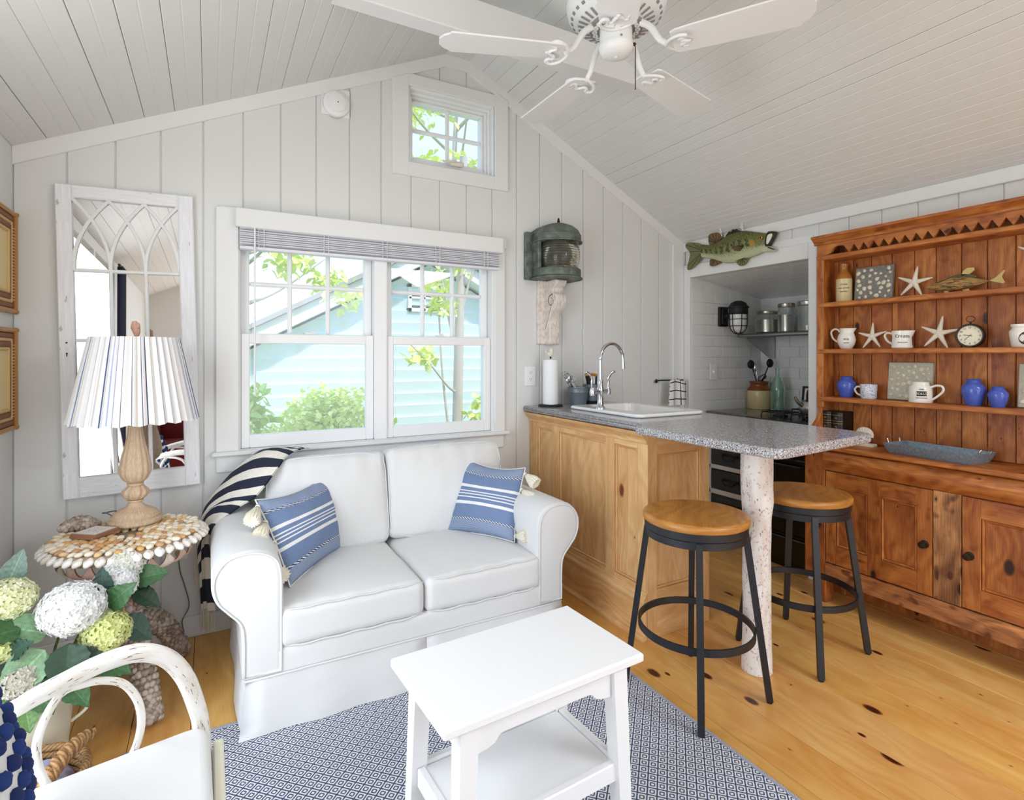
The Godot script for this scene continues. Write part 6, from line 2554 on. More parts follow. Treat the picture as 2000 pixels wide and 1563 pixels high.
func dresser_things() -> void:
	var S1: float = HUTCH_SHELVES[0] + 0.0005
	var S2: float = HUTCH_SHELVES[1] + 0.0005
	var S3: float = HUTCH_SHELVES[2] + 0.0005
	var C := 0.7885
	var b := g()
	var look := atan2(2.796 - 1.2, -2.85)          # towards the room's middle from the shelves
	# top shelf
	var t := thing("stoneware_bottle", "two-tone stoneware bottle, brown above cream, at the left end of the top shelf", "bottle", V(2.855, S1, 1.150))
	b.lathe([Vector2(0, 0), Vector2(0.034, 0), Vector2(0.0365, 0.004), Vector2(0.0365, 0.118), Vector2(0, 0.118)], 32)
	obj("lower_body", b, M.stone_cream, t)
	b = g()
	b.lathe([Vector2(0.0365, 0.1175), Vector2(0.035, 0.128), Vector2(0.026, 0.148), Vector2(0.018, 0.160), Vector2(0.016, 0.178), Vector2(0.019, 0.182), Vector2(0.019, 0.196), Vector2(0.014, 0.198), Vector2(0, 0.198)], 32)
	obj("brown_shoulder", b, M.tan_glaze, t)
	wrap_text("STONE", 0.010, 0.0366, V(0, 0.088, 0), look, t, M.ink)
	wrap_text("GINGER BEER", 0.0075, 0.0366, V(0, 0.070, 0), look, t, M.ink)
	wrap_text("BREWED", 0.008, 0.0366, V(0, 0.052, 0), look, t, M.ink)
	shell_plaque("shell_plaque", "dark grey concrete plaque set with white shells on the top shelf", V(2.872, S1, 1.282), 0.176, 0.168, M.concrete_dark, 30, 5)
	starfish(V(2.866, 1.573, 1.465), 0.075, 1.45, "white starfish propped on the top shelf between the plaque and the wooden fish")
	wooden_fish(V(2.85, S1, 1.665))
	t = thing("hanging_shell", "small white shell hung on the back boards at the right of the top shelf", "shell", V(2.890, 1.665, 1.846))
	b = g()
	b.tube(curve([V(0, 0.012, -0.012), V(-0.004, 0.004, 0.0), V(0, -0.002, 0.018), V(0, 0.0, 0.034)]), PackedFloat32Array(lin(0.004, 0.009, 19)), 8)
	obj("body", b, M.starfish, t)
	b = g()
	b.tube(pv([V(0.012, 0.012, -0.012), V(0.0, 0.012, -0.012)]), 0.002, 6)
	obj("nail", b, M.iron, t)
	# middle shelf
	t = thing("milk_pitcher", "white china pitcher with a looped handle at the left end of the middle shelf", "pitcher", V(2.845, S2, 1.168), 0.0, "white lettered pitchers")
	b = g()
	var spout := func(a: float, y: float) -> float: return 1.0 + (0.55 * pow(maxf(0.0, cos(a - PI / 2 + 0.15)), 9.0) * smoothstep(0.07, 0.105, y))
	b.lathe([Vector2(0, 0), Vector2(0.024, 0), Vector2(0.028, 0.004), Vector2(0.038, 0.025), Vector2(0.042, 0.045), Vector2(0.038, 0.065), Vector2(0.029, 0.082), Vector2(0.028, 0.094), Vector2(0.031, 0.104), Vector2(0.029, 0.104), Vector2(0.025, 0.092), Vector2(0.03, 0.07), Vector2(0.038, 0.045), Vector2(0.03, 0.01), Vector2(0, 0.006)], 36, Vector3.ZERO, spout)
	obj("body", b, M.china, t)
	b = g()
	handle_tube(b, [V(0, 0.032, -0.038), V(0, 0.052, -0.066), V(0, 0.085, -0.078), V(0, 0.102, -0.062), V(0, 0.098, -0.042), V(0, 0.085, -0.032)])
	obj("handle", b, M.china, t)
	wrap_text("Milk", 0.012, 0.0416, V(0, 0.048, 0), look, t, M.ink)
	wrap_text("ONE PINT", 0.005, 0.0395, V(0, 0.030, 0), look, t, M.ink)
	starfish(V(2.862, 1.328, 1.283), 0.068, 1.6, "tan starfish propped between the two white pitchers on the middle shelf")
	t = thing("cream_pitcher", "straight-sided white pitcher lettered Cream on the middle shelf", "pitcher", V(2.845, S2, 1.424), 0.0, "white lettered pitchers")
	b = g()
	b.lathe([Vector2(0, 0), Vector2(0.040, 0), Vector2(0.043, 0.004), Vector2(0.040, 0.02), Vector2(0.0385, 0.05), Vector2(0.040, 0.082), Vector2(0.038, 0.082), Vector2(0.036, 0.05), Vector2(0.038, 0.01), Vector2(0, 0.006)], 36, Vector3.ZERO, func(a: float, y: float) -> float: return 1.0 + (0.4 * pow(maxf(0.0, cos(a - PI / 2)), 10.0) * smoothstep(0.06, 0.083, y)))
	obj("body", b, M.china, t)
	b = g()
	handle_tube(b, [V(0, 0.018, -0.038), V(0, 0.035, -0.062), V(0, 0.06, -0.074), V(0, 0.074, -0.062), V(0, 0.068, -0.038)], 0.0055)
	obj("handle", b, M.china, t)
	wrap_text("Cream", 0.019, 0.0395, V(0, 0.056, 0), look, t, M.ink)
	wrap_text("FRESH DAILY", 0.006, 0.0398, V(0, 0.027, 0), look, t, M.ink)
	starfish(V(2.862, 1.333, 1.566), 0.078, 1.45, "tan starfish leaning between the cream pitcher and the clock")
	desk_clock(V(2.848, S2, 1.688))
	t = thing("printed_jar", "squat white stoneware jar with a black oval label at the right of the middle shelf", "jar", V(2.85, S2, 1.853))
	b = g()
	b.lathe([Vector2(0, 0), Vector2(0.026, 0), Vector2(0.029, 0.004), Vector2(0.036, 0.05), Vector2(0.036, 0.064), Vector2(0.029, 0.072), Vector2(0.027, 0.078), Vector2(0.031, 0.082), Vector2(0.031, 0.092), Vector2(0.026, 0.092), Vector2(0.024, 0.07), Vector2(0.03, 0.05), Vector2(0.02, 0.008), Vector2(0, 0.006)], 32)
	obj("body", b, M.china, t)
	label_patch(t, 0.0, 0.038, 0.030, 0.024, func(y: float) -> float: return 0.0293 + (y - 0.004) * 0.147, look - 0.3)
	# lower shelf
	for q in [[V(2.852, S3, 1.164), 0.044, 0.105, "ribbed blue vase at the left end of the lower shelf"], [V(2.845, S3, 1.700), 0.0425, 0.112, "larger round blue vase on the right of the lower shelf"], [V(2.838, S3, 1.785), 0.0345, 0.085, "smaller squat blue vase beside the larger one on the lower shelf"]]:
		t = thing("blue_vase", q[3], "vase", q[0], 0.0, "periwinkle blue vases")
		var R: float = q[1]
		var h: float = q[2]
		b = g()
		b.lathe([Vector2(0, 0), Vector2(R * 0.62, 0), Vector2(R * 0.66, h * 0.04), Vector2(R * 0.9, h * 0.35), Vector2(R, h * 0.58), Vector2(R * 0.93, h * 0.72), Vector2(R * 0.66, h * 0.84), Vector2(R * 0.55, h * 0.88), Vector2(R * 0.56, h * 0.94), Vector2(R * 0.64, h * 0.98), Vector2(R * 0.6, h), Vector2(R * 0.46, h * 0.97), Vector2(R * 0.46, h * 0.86), Vector2(R * 0.8, h * 0.6), Vector2(R * 0.5, h * 0.06), Vector2(0, h * 0.05)], 36)
		obj("body", b, M.blueglaze, t)
	t = thing("painted_mug", "white mug with blue brushed flowers on the lower shelf", "mug", V(2.845, S3, 1.276), 0.0, "china mugs on the lower shelf")
	b = g()
	b.lathe([Vector2(0, 0), Vector2(0.031, 0), Vector2(0.034, 0.004), Vector2(0.037, 0.07), Vector2(0.035, 0.07), Vector2(0.031, 0.008), Vector2(0, 0.006)], 36)
	obj("body", b, M.bluepaint, t)
	b = g()
	handle_tube(b, [V(0, 0.012, -0.033), V(0, 0.022, -0.055), V(0, 0.042, -0.066), V(0, 0.056, -0.055), V(0, 0.055, -0.035)], 0.0048)
	obj("handle", b, M.china, t)
	shell_plaque("shell_plaque", "pale grey concrete plaque set with shells behind the mug on the lower shelf", V(2.876, S3, 1.44), 0.186, 0.178, M.concrete, 34, 9)
	t = thing("printed_mug", "cream mug with a black printed emblem in front of the pale plaque", "mug", V(2.832, S3, 1.507), 0.0, "china mugs on the lower shelf")
	b = g()
	b.lathe([Vector2(0, 0), Vector2(0.044, 0), Vector2(0.046, 0.004), Vector2(0.045, 0.05), Vector2(0.043, 0.07), Vector2(0.034, 0.08), Vector2(0.033, 0.092), Vector2(0.031, 0.092), Vector2(0.031, 0.079), Vector2(0.041, 0.068), Vector2(0.042, 0.01), Vector2(0, 0.008)], 36)
	obj("body", b, M.china, t)
	b = g()
	handle_tube(b, [V(0, 0.012, 0.043), V(0, 0.03, 0.066), V(0, 0.055, 0.088), V(0, 0.075, 0.084), V(0, 0.078, 0.062), V(0, 0.07, 0.042)], 0.005)
	obj("handle", b, M.china, t)
	label_patch(t, 0.030, 0.052, 0.038, 0.0, func(y: float) -> float: return 0.0456, look)
	wrap_text("PURE", 0.007, 0.0462, V(0, 0.0605, 0), look, t, M.ink)
	wrap_text("MADE IN ENGLAND", 0.0045, 0.0465, V(0, 0.022, 0), look, t, M.ink)
	wrap_text("MALT", 0.014, 0.0474, V(0, 0.041, 0), look, t, M.china, "label_lettering")
	shell_plaque("shell_plaque", "pale grey shell plaque cut by the right edge of the lower shelf", V(2.878, S3, 1.925), 0.18, 0.178, M.concrete, 30, 13)
	# on the dresser top
	for k in 2:
		t = thing("black_book", ["black leather book with gilt bands at the far left of the dresser top", "black leather book with gilt bands standing second from the left end"][k], "book", V(2.852, C, 1.083 + 0.0575 * k), 0.0, "black gilt books on the dresser")
		b = g()
		b.T = Transform3D(FLAT, Vector3.ZERO)
		var sp := PackedVector2Array([Vector2(0.05, -0.0275), Vector2(0.05, 0.0275)])
		sp.append_array(curve2([Vector2(-0.04, 0.0275), Vector2(-0.048, 0.018), Vector2(-0.051, 0.0), Vector2(-0.048, -0.018), Vector2(-0.04, -0.0275)], 4))
		b.prism(sp, 0.0, 0.158, 0.003, true)
		obj("cover", b, M.leather, t)
		b = g()
		for y in [0.022, 0.052, 0.064, 0.098, 0.110, 0.14]:
			var path := PackedVector3Array()
			for p in curve2([Vector2(-0.04, 0.0278), Vector2(-0.0483, 0.018), Vector2(-0.0513, 0.0), Vector2(-0.0483, -0.018), Vector2(-0.04, -0.0278)], 4):
				path.append(V(p.x, y, -p.y))
			b.tube(path, 0.0014, 5)
		for y in [0.125, 0.081]:
			b.box(V(-0.0508, y, 0), V(0.0015, 0.012, 0.003))
			b.box(V(-0.0508, y, 0), V(0.0015, 0.003, 0.014))
		obj("gilt_bands", b, M.gold, t)
	t = thing("shell_bookend", "cream cast scallop shell on a flat foot beside the bar end", "ornament", V(2.835, C, 1.262))
	b = g(0)
	b.T = Transform3D(FLAT, Vector3.ZERO)
	b.prism(rounded(p2([-0.024, -0.05, 0.024, -0.05, 0.024, 0.05, -0.024, 0.05]), [0.01], 4), 0.0, 0.012, 0.003)
	obj("foot", b, M.starfish, t)
	b = g()
	b.lathe([Vector2(0, 0.012), Vector2(0.018, 0.012), Vector2(0.012, 0.022), Vector2(0.014, 0.04), Vector2(0, 0.045)], 16)
	var fan := func(u: float, v: float) -> Vector3:
		var a := lerpf(-0.35, PI + 0.35, u)
		var r := 0.043 * sin(v * PI * 0.5)
		return V(-0.012 * cos(v * PI * 0.5) * (1.0 + 0.25 * cos(u * 60.0)), 0.055 + sin(a) * r * 0.86, cos(a) * r)
	b.sheet(40, 8, fan)
	b.sheet(40, 8, func(u: float, v: float) -> Vector3: return fan.call(1.0 - u, v) * V(-0.6, 1, 1))
	obj("shell", b, M.starfish, t)
	# zinc tray
	t = thing("zinc_tray", "long grey zinc tray with end handles on the dresser top", "tray", V(2.785, C, 1.59), -0.09)
	b = g(2)
	tray_walls(b, 0.068, 0.16, 0.086, 0.178, 0.044, 0.003)
	obj("tray_body", b, M.zinctray, t)
	for s in [-1.0, 1.0]:
		b = g()
		b.tube(curve([V(-0.042, 0.040, s * 0.176), V(-0.042, 0.058, s * 0.182), V(-0.03, 0.064, s * 0.184), V(0.03, 0.064, s * 0.184), V(0.042, 0.058, s * 0.182), V(0.042, 0.040, s * 0.176)], 4), 0.003, 7)
		obj("handle", b, M.chrome, t)


# open tray, half widths at the foot (a, c) and at the rim (a1, c1)
func tray_walls(b: G, a: float, c: float, a1: float, c1: float, h: float, w: float) -> void:
	var ring := func(p: float, q: float, y: float) -> Array: return [V(-p, y, -q), V(p, y, -q), V(p, y, q), V(-p, y, q)]
	var L := [ring.call(a, c, 0), ring.call(a1, c1, h), ring.call(a1 - w, c1 - w, h), ring.call(a - w, c - w, w)]
	for k in 3:
		for i in 4:
			var j := (i + 1) % 4
			b.quad(L[k][j], L[k][i], L[k + 1][i], L[k + 1][j])
	b.quad(L[3][3], L[3][2], L[3][1], L[3][0])
	b.quad(L[0][0], L[0][1], L[0][2], L[0][3])


func label_patch(parent: Node3D, y0: float, y1: float, w: float, oval: float, rad: Callable, face: float) -> void:
	# a printed patch lying on a round body; oval > 0 makes it an ellipse of that half width
	var b := g()
	b.smooth = 0
	var n := 20
	var P := []
	var c := (y0 + y1) / 2 + (0.036 if oval > 0 else 0.0) * 0.0
	if oval > 0:
		for k in n:
			var a := TAU * k / n
			P.append(Vector2(cos(a) * oval, 0.036 + sin(a) * 0.026))
		c = 0.036
	else:
		for q in [[-0.5, 0], [-0.17, 0], [0.17, 0], [0.5, 0], [0.5, 1], [0.17, 1], [-0.17, 1], [-0.5, 1]]:
			P.append(Vector2(q[0] * w, lerpf(y0, y1, q[1])))
	var on := func(p: Vector2) -> Vector3:
		var r: float = rad.call(p.y) + 0.0006
		var a := face - p.x / r
		return V(cos(a) * r, p.y, sin(a) * r)
	if oval > 0:
		for k in n:
			var A: Vector2 = P[k]
			var B: Vector2 = P[(k + 1) % n]
			b.tri(on.call(Vector2(0, c)), on.call(A), on.call(B))
	else:
		for k in 3:
			b.quad(on.call(P[k]), on.call(P[k + 1]), on.call(P[6 - k]), on.call(P[7 - k]))
	obj("printed_label", b, M.ink, parent)
	if oval > 0:
		b = g()
		var path := PackedVector3Array()
		for k in 24:
			var a := TAU * k / 24
			path.append(on.call(Vector2(cos(a) * oval * 0.72, c + sin(a) * 0.018)))
		b.tube(path, 0.0009, 4, true)
		for k in 3:
			b.tube(pv([on.call(Vector2(-0.010, c - 0.006 + 0.006 * k)), on.call(Vector2(0, c - 0.006 + 0.006 * k)), on.call(Vector2(0.010, c - 0.006 + 0.006 * k))]), 0.0009, 4)
		obj("label_print", b, M.china, parent)


func shell_plaque(called: String, label: String, at: Vector3, w: float, h: float, m: Material, n: int, s: int) -> void:
	var t := thing(called, label, "plaque", at, 0.0, "concrete shell plaques")
	var T := Transform3D(Basis(V(0, 0, 1), V(0, 1, 0), V(-1, 0, 0)) * Basis(V(1, 0, 0), -0.10), Vector3.ZERO)
	var b := g()
	b.T = T
	b.prism(rounded(rect(Rect2(-w / 2, 0.0015, w, h)), [0.006], 3), -0.009, 0.009, 0.003)
	obj("slab", b, m, t)
	var r := RandomNumberGenerator.new()
	r.seed = s
	var done := []
	var tries := 0
	while done.size() < n and tries < 900:
		tries += 1
		var p := Vector2(r.randf_range(-0.43, 0.43) * w, h * r.randf_range(0.07, 0.93))
		var ok := true
		for q in done:
			if p.distance_to(q) < 0.021:
				ok = false
		if not ok:
			continue
		done.append(p)
		var e := r.randf_range(0.0065, 0.0135)
		b = g()
		b.T = T * Transform3D(Basis(V(0, 0, 1), r.randf() * TAU), V(p.x, p.y, 0.0085))
		var k := r.randf_range(0.85, 1.05)
		b.col = Color(k, k * 0.97, k * 0.92)
		b.ball(Vector3.ZERO, V(e, e * 0.82, e * 0.5), 14, 6, func(d: Vector3) -> float: return 1.0 + 0.06 * cos(atan2(d.y, d.x) * 9.0))
		obj("shell", b, M.starfish, t)


func wooden_fish(at: Vector3) -> void:
	var t := thing("wooden_fish", "carved striped wooden fish standing on the top shelf", "fish", at)
	var b := g()
	var prof := func(s: float) -> Vector2:      # top and bottom heights along the body, mouth at s = 0
		return Vector2(0.040 + 0.026 * sin(PI * clampf(s * 1.05, 0, 1)) - 0.012 * s * 0.0, 0.028 - 0.022 * sin(PI * clampf(s, 0.0, 1.0)) + 0.012 * s)
	var body := func(u: float, v: float) -> Vector3:
		var s := u
		var q: Vector2 = prof.call(s)
		var a := v * TAU
		var mid := (q.x + q.y) / 2
		var hh := (q.x - q.y) / 2 + 0.001
		var w := 0.017 * sin(PI * clampf(s * 0.9 + 0.06, 0, 1))
		var rib := 1.0 + 0.04 * sin(a * 12.0)
		return V(-cos(a) * w * rib, mid + sin(a) * hh * rib, lerpf(-0.14, 0.095, s))
	b.sheet(24, 40, func(u: float, v: float) -> Vector3: return body.call(u, v), Vector2(1, 1))
	obj("body", b, M.fishwood, t)
	var fin := func(called: String, pts: Array, m: Material) -> void:
		var q := g()
		q.T = Transform3D(Basis(V(0, 0, 1), V(0, 1, 0), V(-1, 0, 0)), Vector3.ZERO)
		q.prism(PackedVector2Array(pts), -0.003, 0.003, 0.001, true)
		obj(called, q, m, t)
	fin.call("tail_fin", [Vector2(0.085, 0.04), Vector2(0.105, 0.048), Vector2(0.135, 0.078), Vector2(0.139, 0.076), Vector2(0.128, 0.052), Vector2(0.138, 0.026), Vector2(0.133, 0.022), Vector2(0.105, 0.032)], M.fishpale)
	fin.call("dorsal_fin", [Vector2(-0.08, 0.055), Vector2(-0.055, 0.072), Vector2(-0.02, 0.08), Vector2(0.02, 0.076), Vector2(0.05, 0.064), Vector2(0.04, 0.058), Vector2(-0.02, 0.06)], M.fishdark)
	fin.call("crest", [Vector2(-0.012, 0.070), Vector2(-0.004, 0.092), Vector2(0.012, 0.104), Vector2(0.034, 0.102), Vector2(0.036, 0.090), Vector2(0.016, 0.074)], M.fishpale)
	fin.call("belly_fin", [Vector2(-0.01, 0.01), Vector2(0.012, 0.0), Vector2(0.022, 0.001), Vector2(0.015, 0.014)], M.fishpale)
	fin.call("belly_fin", [Vector2(-0.075, 0.012), Vector2(-0.07, 0.0), Vector2(-0.055, 0.0), Vector2(-0.058, 0.012)], M.fishpale)


func desk_clock(at: Vector3) -> void:
	var t := thing("desk_clock", "round black desk clock with a cream dial and a ring on top", "clock", at, 0.0)
	var T := Transform3D(Basis(V(0, 0, 1), V(0, 1, 0), V(-1, 0, 0)) * Basis(V(0, 1, 0), 0.12), V(0, 0.051, 0))
	var b := g()
	b.T = T * Transform3D(Basis(V(1, 0, 0), PI / 2), Vector3.ZERO)
	b.lathe([Vector2(0, -0.016), Vector2(0.044, -0.016), Vector2(0.0505, -0.008), Vector2(0.0505, 0.012), Vector2(0.048, 0.016), Vector2(0.043, 0.016), Vector2(0.042, 0.009), Vector2(0, 0.009)], 44)
	obj("case", b, M.bronze, t)
	b = g()
	b.T = T * Transform3D(Basis(V(1, 0, 0), PI / 2), Vector3.ZERO)
	b.lathe([Vector2(0.0425, 0.0095), Vector2(0.0, 0.0102)], 44)
	obj("dial", b, M.dial, t)
	var st := SurfaceTool.new()
	st.begin(Mesh.PRIMITIVE_TRIANGLES)
	for k in 12:
		var tm := TextMesh.new()
		tm.text = str(k + 1)
		var f := SystemFont.new()
		f.font_names = PackedStringArray(["Droid Serif"])
		tm.font = f
		tm.font_size = 24
		tm.pixel_size = 0.0095 / 24.0
		tm.depth = 0.0006
		var a := PI / 2 - (k + 1) * TAU / 12
		var am := ArrayMesh.new()
		am.add_surface_from_arrays(Mesh.PRIMITIVE_TRIANGLES, tm.get_mesh_arrays())
		st.append_from(am, 0, T * Transform3D(Basis(), V(cos(a) * 0.034, sin(a) * 0.034, 0.0103)))
	st.set_material(M.ink)
	put("numerals", st.commit(), t)
	for q in [[2.97, 0.022, 0.0022], [3.95, 0.028, 0.0014]]:      # 10 to 10 or so
		b = g()
		var a: float = q[0]
		b.T = T * Transform3D(Basis(V(0, 0, 1), a), V(0, 0, 0.0112))
		b.box(V(q[1] / 2 - 0.004, 0, 0), V(q[1] + 0.008, q[2], 0.0006))
		obj("hand", b, M.ink, t)
	b = g()
	b.T = T
	b.tube(pv([V(0, 0.05, 0), V(0, 0.058, 0)]), 0.004, 8)
	var ring := PackedVector3Array()
	for k in 20:
		ring.append(V(cos(TAU * k / 20) * 0.015, 0.071 + sin(TAU * k / 20) * 0.012, 0))
	b.tube(ring, 0.0013, 6, true)
	obj("ring", b, M.bronze, t)


func build_high_things() -> void:
	# ceiling fan
	var f := thing("ceiling_fan", "white five-bladed ceiling fan with scrolled blade irons below the ridge", "fan", V(1.195, 2.28, 1.352))
	var b := g()
	b.lathe([Vector2(0, 0.30), Vector2(0.018, 0.30), Vector2(0.018, 0.56), Vector2(0.07, 0.565), Vector2(0.075, 0.586), Vector2(0, 0.586)], 28)
	obj("downrod", b, M.fanwhite, f)
	b = g()
	b.lathe([Vector2(0, 0.055), Vector2(0.085, 0.055), Vector2(0.135, 0.072), Vector2(0.160, 0.098), Vector2(0.166, 0.125), Vector2(0.160, 0.17), Vector2(0.14, 0.20), Vector2(0.09, 0.225), Vector2(0.03, 0.24), Vector2(0.028, 0.31), Vector2(0, 0.31)], 48)
	obj("motor_housing", b, M.fanwhite, f)
	# vent slots round the lower cone
	for k in 30:
		var a := TAU * k / 30.0
		b = g()
		b.T = Transform3D(Basis(V(0, 1, 0), -a), Vector3.ZERO) * Transform3D(Basis(V(0, 0, 1), 0.33), V(0.111, 0.0625, 0))
		b.box(Vector3.ZERO, V(0.034, 0.004, 0.0085), 0.0015)
		obj("vent_slot", b, M.fanvent, f)
	for k in 30:
		var a := TAU * (k + 0.5) / 30.0
		b = g()
		b.T = Transform3D(Basis(V(0, 1, 0), -a), Vector3.ZERO) * Transform3D(Basis(V(0, 0, 1), 0.75), V(0.147, 0.084, 0))
		b.box(Vector3.ZERO, V(0.010, 0.004, 0.014), 0.0015)
		obj("vent_slot", b, M.fanvent, f)
	b = g()
	b.lathe([Vector2(0.045, 0.045), Vector2(0.088, 0.045), Vector2(0.088, 0.057), Vector2(0.045, 0.057)], 40, Vector3.ZERO, null, true)
	obj("flywheel", b, M.fanvent, f)
	for k in 20:
		b = g()
		var a := TAU * k / 20.0
		b.lathe([Vector2(0.004, 0), Vector2(0.009, 0), Vector2(0.009, 0.005), Vector2(0.004, 0.005)], 10, V(cos(a) * 0.071, 0.0405, sin(a) * 0.071), null, true)
		obj("flywheel_ring", b, M.fanwhite, f)
	b = g()
	b.lathe([Vector2(0, -0.045), Vector2(0.03, -0.044), Vector2(0.048, -0.036), Vector2(0.056, -0.022), Vector2(0.057, -0.012), Vector2(0.054, -0.010), Vector2(0.054, 0.045), Vector2(0, 0.045)], 40)
	b.ball(V(0, -0.046, 0), V(0.006, 0.003, 0.006), 10, 5)
	obj("switch_housing", b, M.fanwhite, f)
	b = g()
	b.ball(V(-0.02, -0.002, 0.051), V(0.004, 0.004, 0.004), 8, 5)
	obj("screw", b, M.fanvent, f)
	b = g()
	b.tube(curve([V(0.052, 0.005, 0.02), V(0.062, 0.0, 0.024), V(0.063, -0.05, 0.024), V(0.063, -0.15, 0.024)], 4), 0.0018, 6)
	b.ball(V(0.060, 0.003, 0.023), V(0.006, 0.006, 0.006), 8, 5)
	obj("pull_chain", b, M.bronze, f)
	for k in 5:
		var a := deg_to_rad(-88.0 + 72.0 * k)
		var blade := Node3D.new()
		blade.name = "blade"
		f.add_child(blade, true)
		blade.transform = Transform3D(Basis(V(0, 1, 0), -a), V(0, -0.042, 0))
		b = g(0)
		b.T = Transform3D(FLAT, Vector3.ZERO) * Transform3D(Basis(V(1, 0, 0), -0.13), Vector3.ZERO)
		b.prism(PackedVector2Array([Vector2(0.185, -0.048), Vector2(0.20, -0.056), Vector2(0.25, -0.060), Vector2(0.55, -0.072), Vector2(0.556, -0.060), Vector2(0.575, -0.045), Vector2(0.588, -0.02), Vector2(0.588, 0.02), Vector2(0.575, 0.045), Vector2(0.556, 0.060), Vector2(0.55, 0.072), Vector2(0.25, 0.060), Vector2(0.20, 0.056), Vector2(0.185, 0.048)]), -0.003, 0.003, 0.001, true)
		obj("blade_board", b, M.fanwhite, blade)
		b = g(0)
		b.tube(curve([V(0.085, 0.09, 0), V(0.115, 0.066, 0), V(0.145, 0.018, 0), V(0.175, -0.006, 0)], 5), PackedFloat32Array(lin(0.012, 0.009, 16)), 10)
		for s in [-1.0, 1.0]:
			var R := Basis(V(1, 0, 0), 0.13)
			var loop := []
			for p in [V(0.165, -0.006, 0.0), V(0.172, -0.008, s * 0.022), V(0.188, -0.008, s * 0.044), V(0.212, -0.008, s * 0.055), V(0.232, -0.008, s * 0.046), V(0.226, -0.008, s * 0.032), V(0.212, -0.008, s * 0.030), V(0.210, -0.008, s * 0.018), V(0.222, -0.008, s * 0.010), V(0.232, -0.008, 0.0)]:
				loop.append(R * p)
			b.tube(curve(loop, 5), 0.0055, 8)
			b.ball(R * V(0.226, -0.009, s * 0.046), V(0.008, 0.004, 0.008), 10, 6)
		b.ball(Basis(V(1, 0, 0), 0.13) * V(0.235, -0.009, 0.0), V(0.008, 0.004, 0.008), 10, 6)
		obj("blade_iron", b, M.fanwhite, blade)
	# smoke detector
	var d := thing("smoke_detector", "round white smoke detector on a square plate high on the board wall", "detector", V(0.547, 2.475, 0.0))
	b = g()
	b.prism(rounded(rect(Rect2(-0.068, -0.06, 0.136, 0.136)), [0.004], 2), 0.0005, 0.009, 0.002)
	obj("plate", b, M.white, d)
	b = g()
	b.T = Transform3D(Basis(V(1, 0, 0), PI / 2), V(0.0, -0.008, 0.009))
	b.lathe([Vector2(0.062, 0), Vector2(0.064, 0.006), Vector2(0.062, 0.02), Vector2(0.05, 0.028), Vector2(0.046, 0.028), Vector2(0.044, 0.033), Vector2(0.02, 0.037), Vector2(0, 0.037)], 40)
	obj("cover", b, M.white, d)
	b = g()
	b.ball(V(0.026, -0.006, 0.038), V(0.0035, 0.0055, 0.004), 8, 5)
	b.ball(V(0.004, -0.006, 0.045), V(0.003, 0.004, 0.003), 8, 5)
	obj("indicator", b, M.iron, d)
	big_fish()


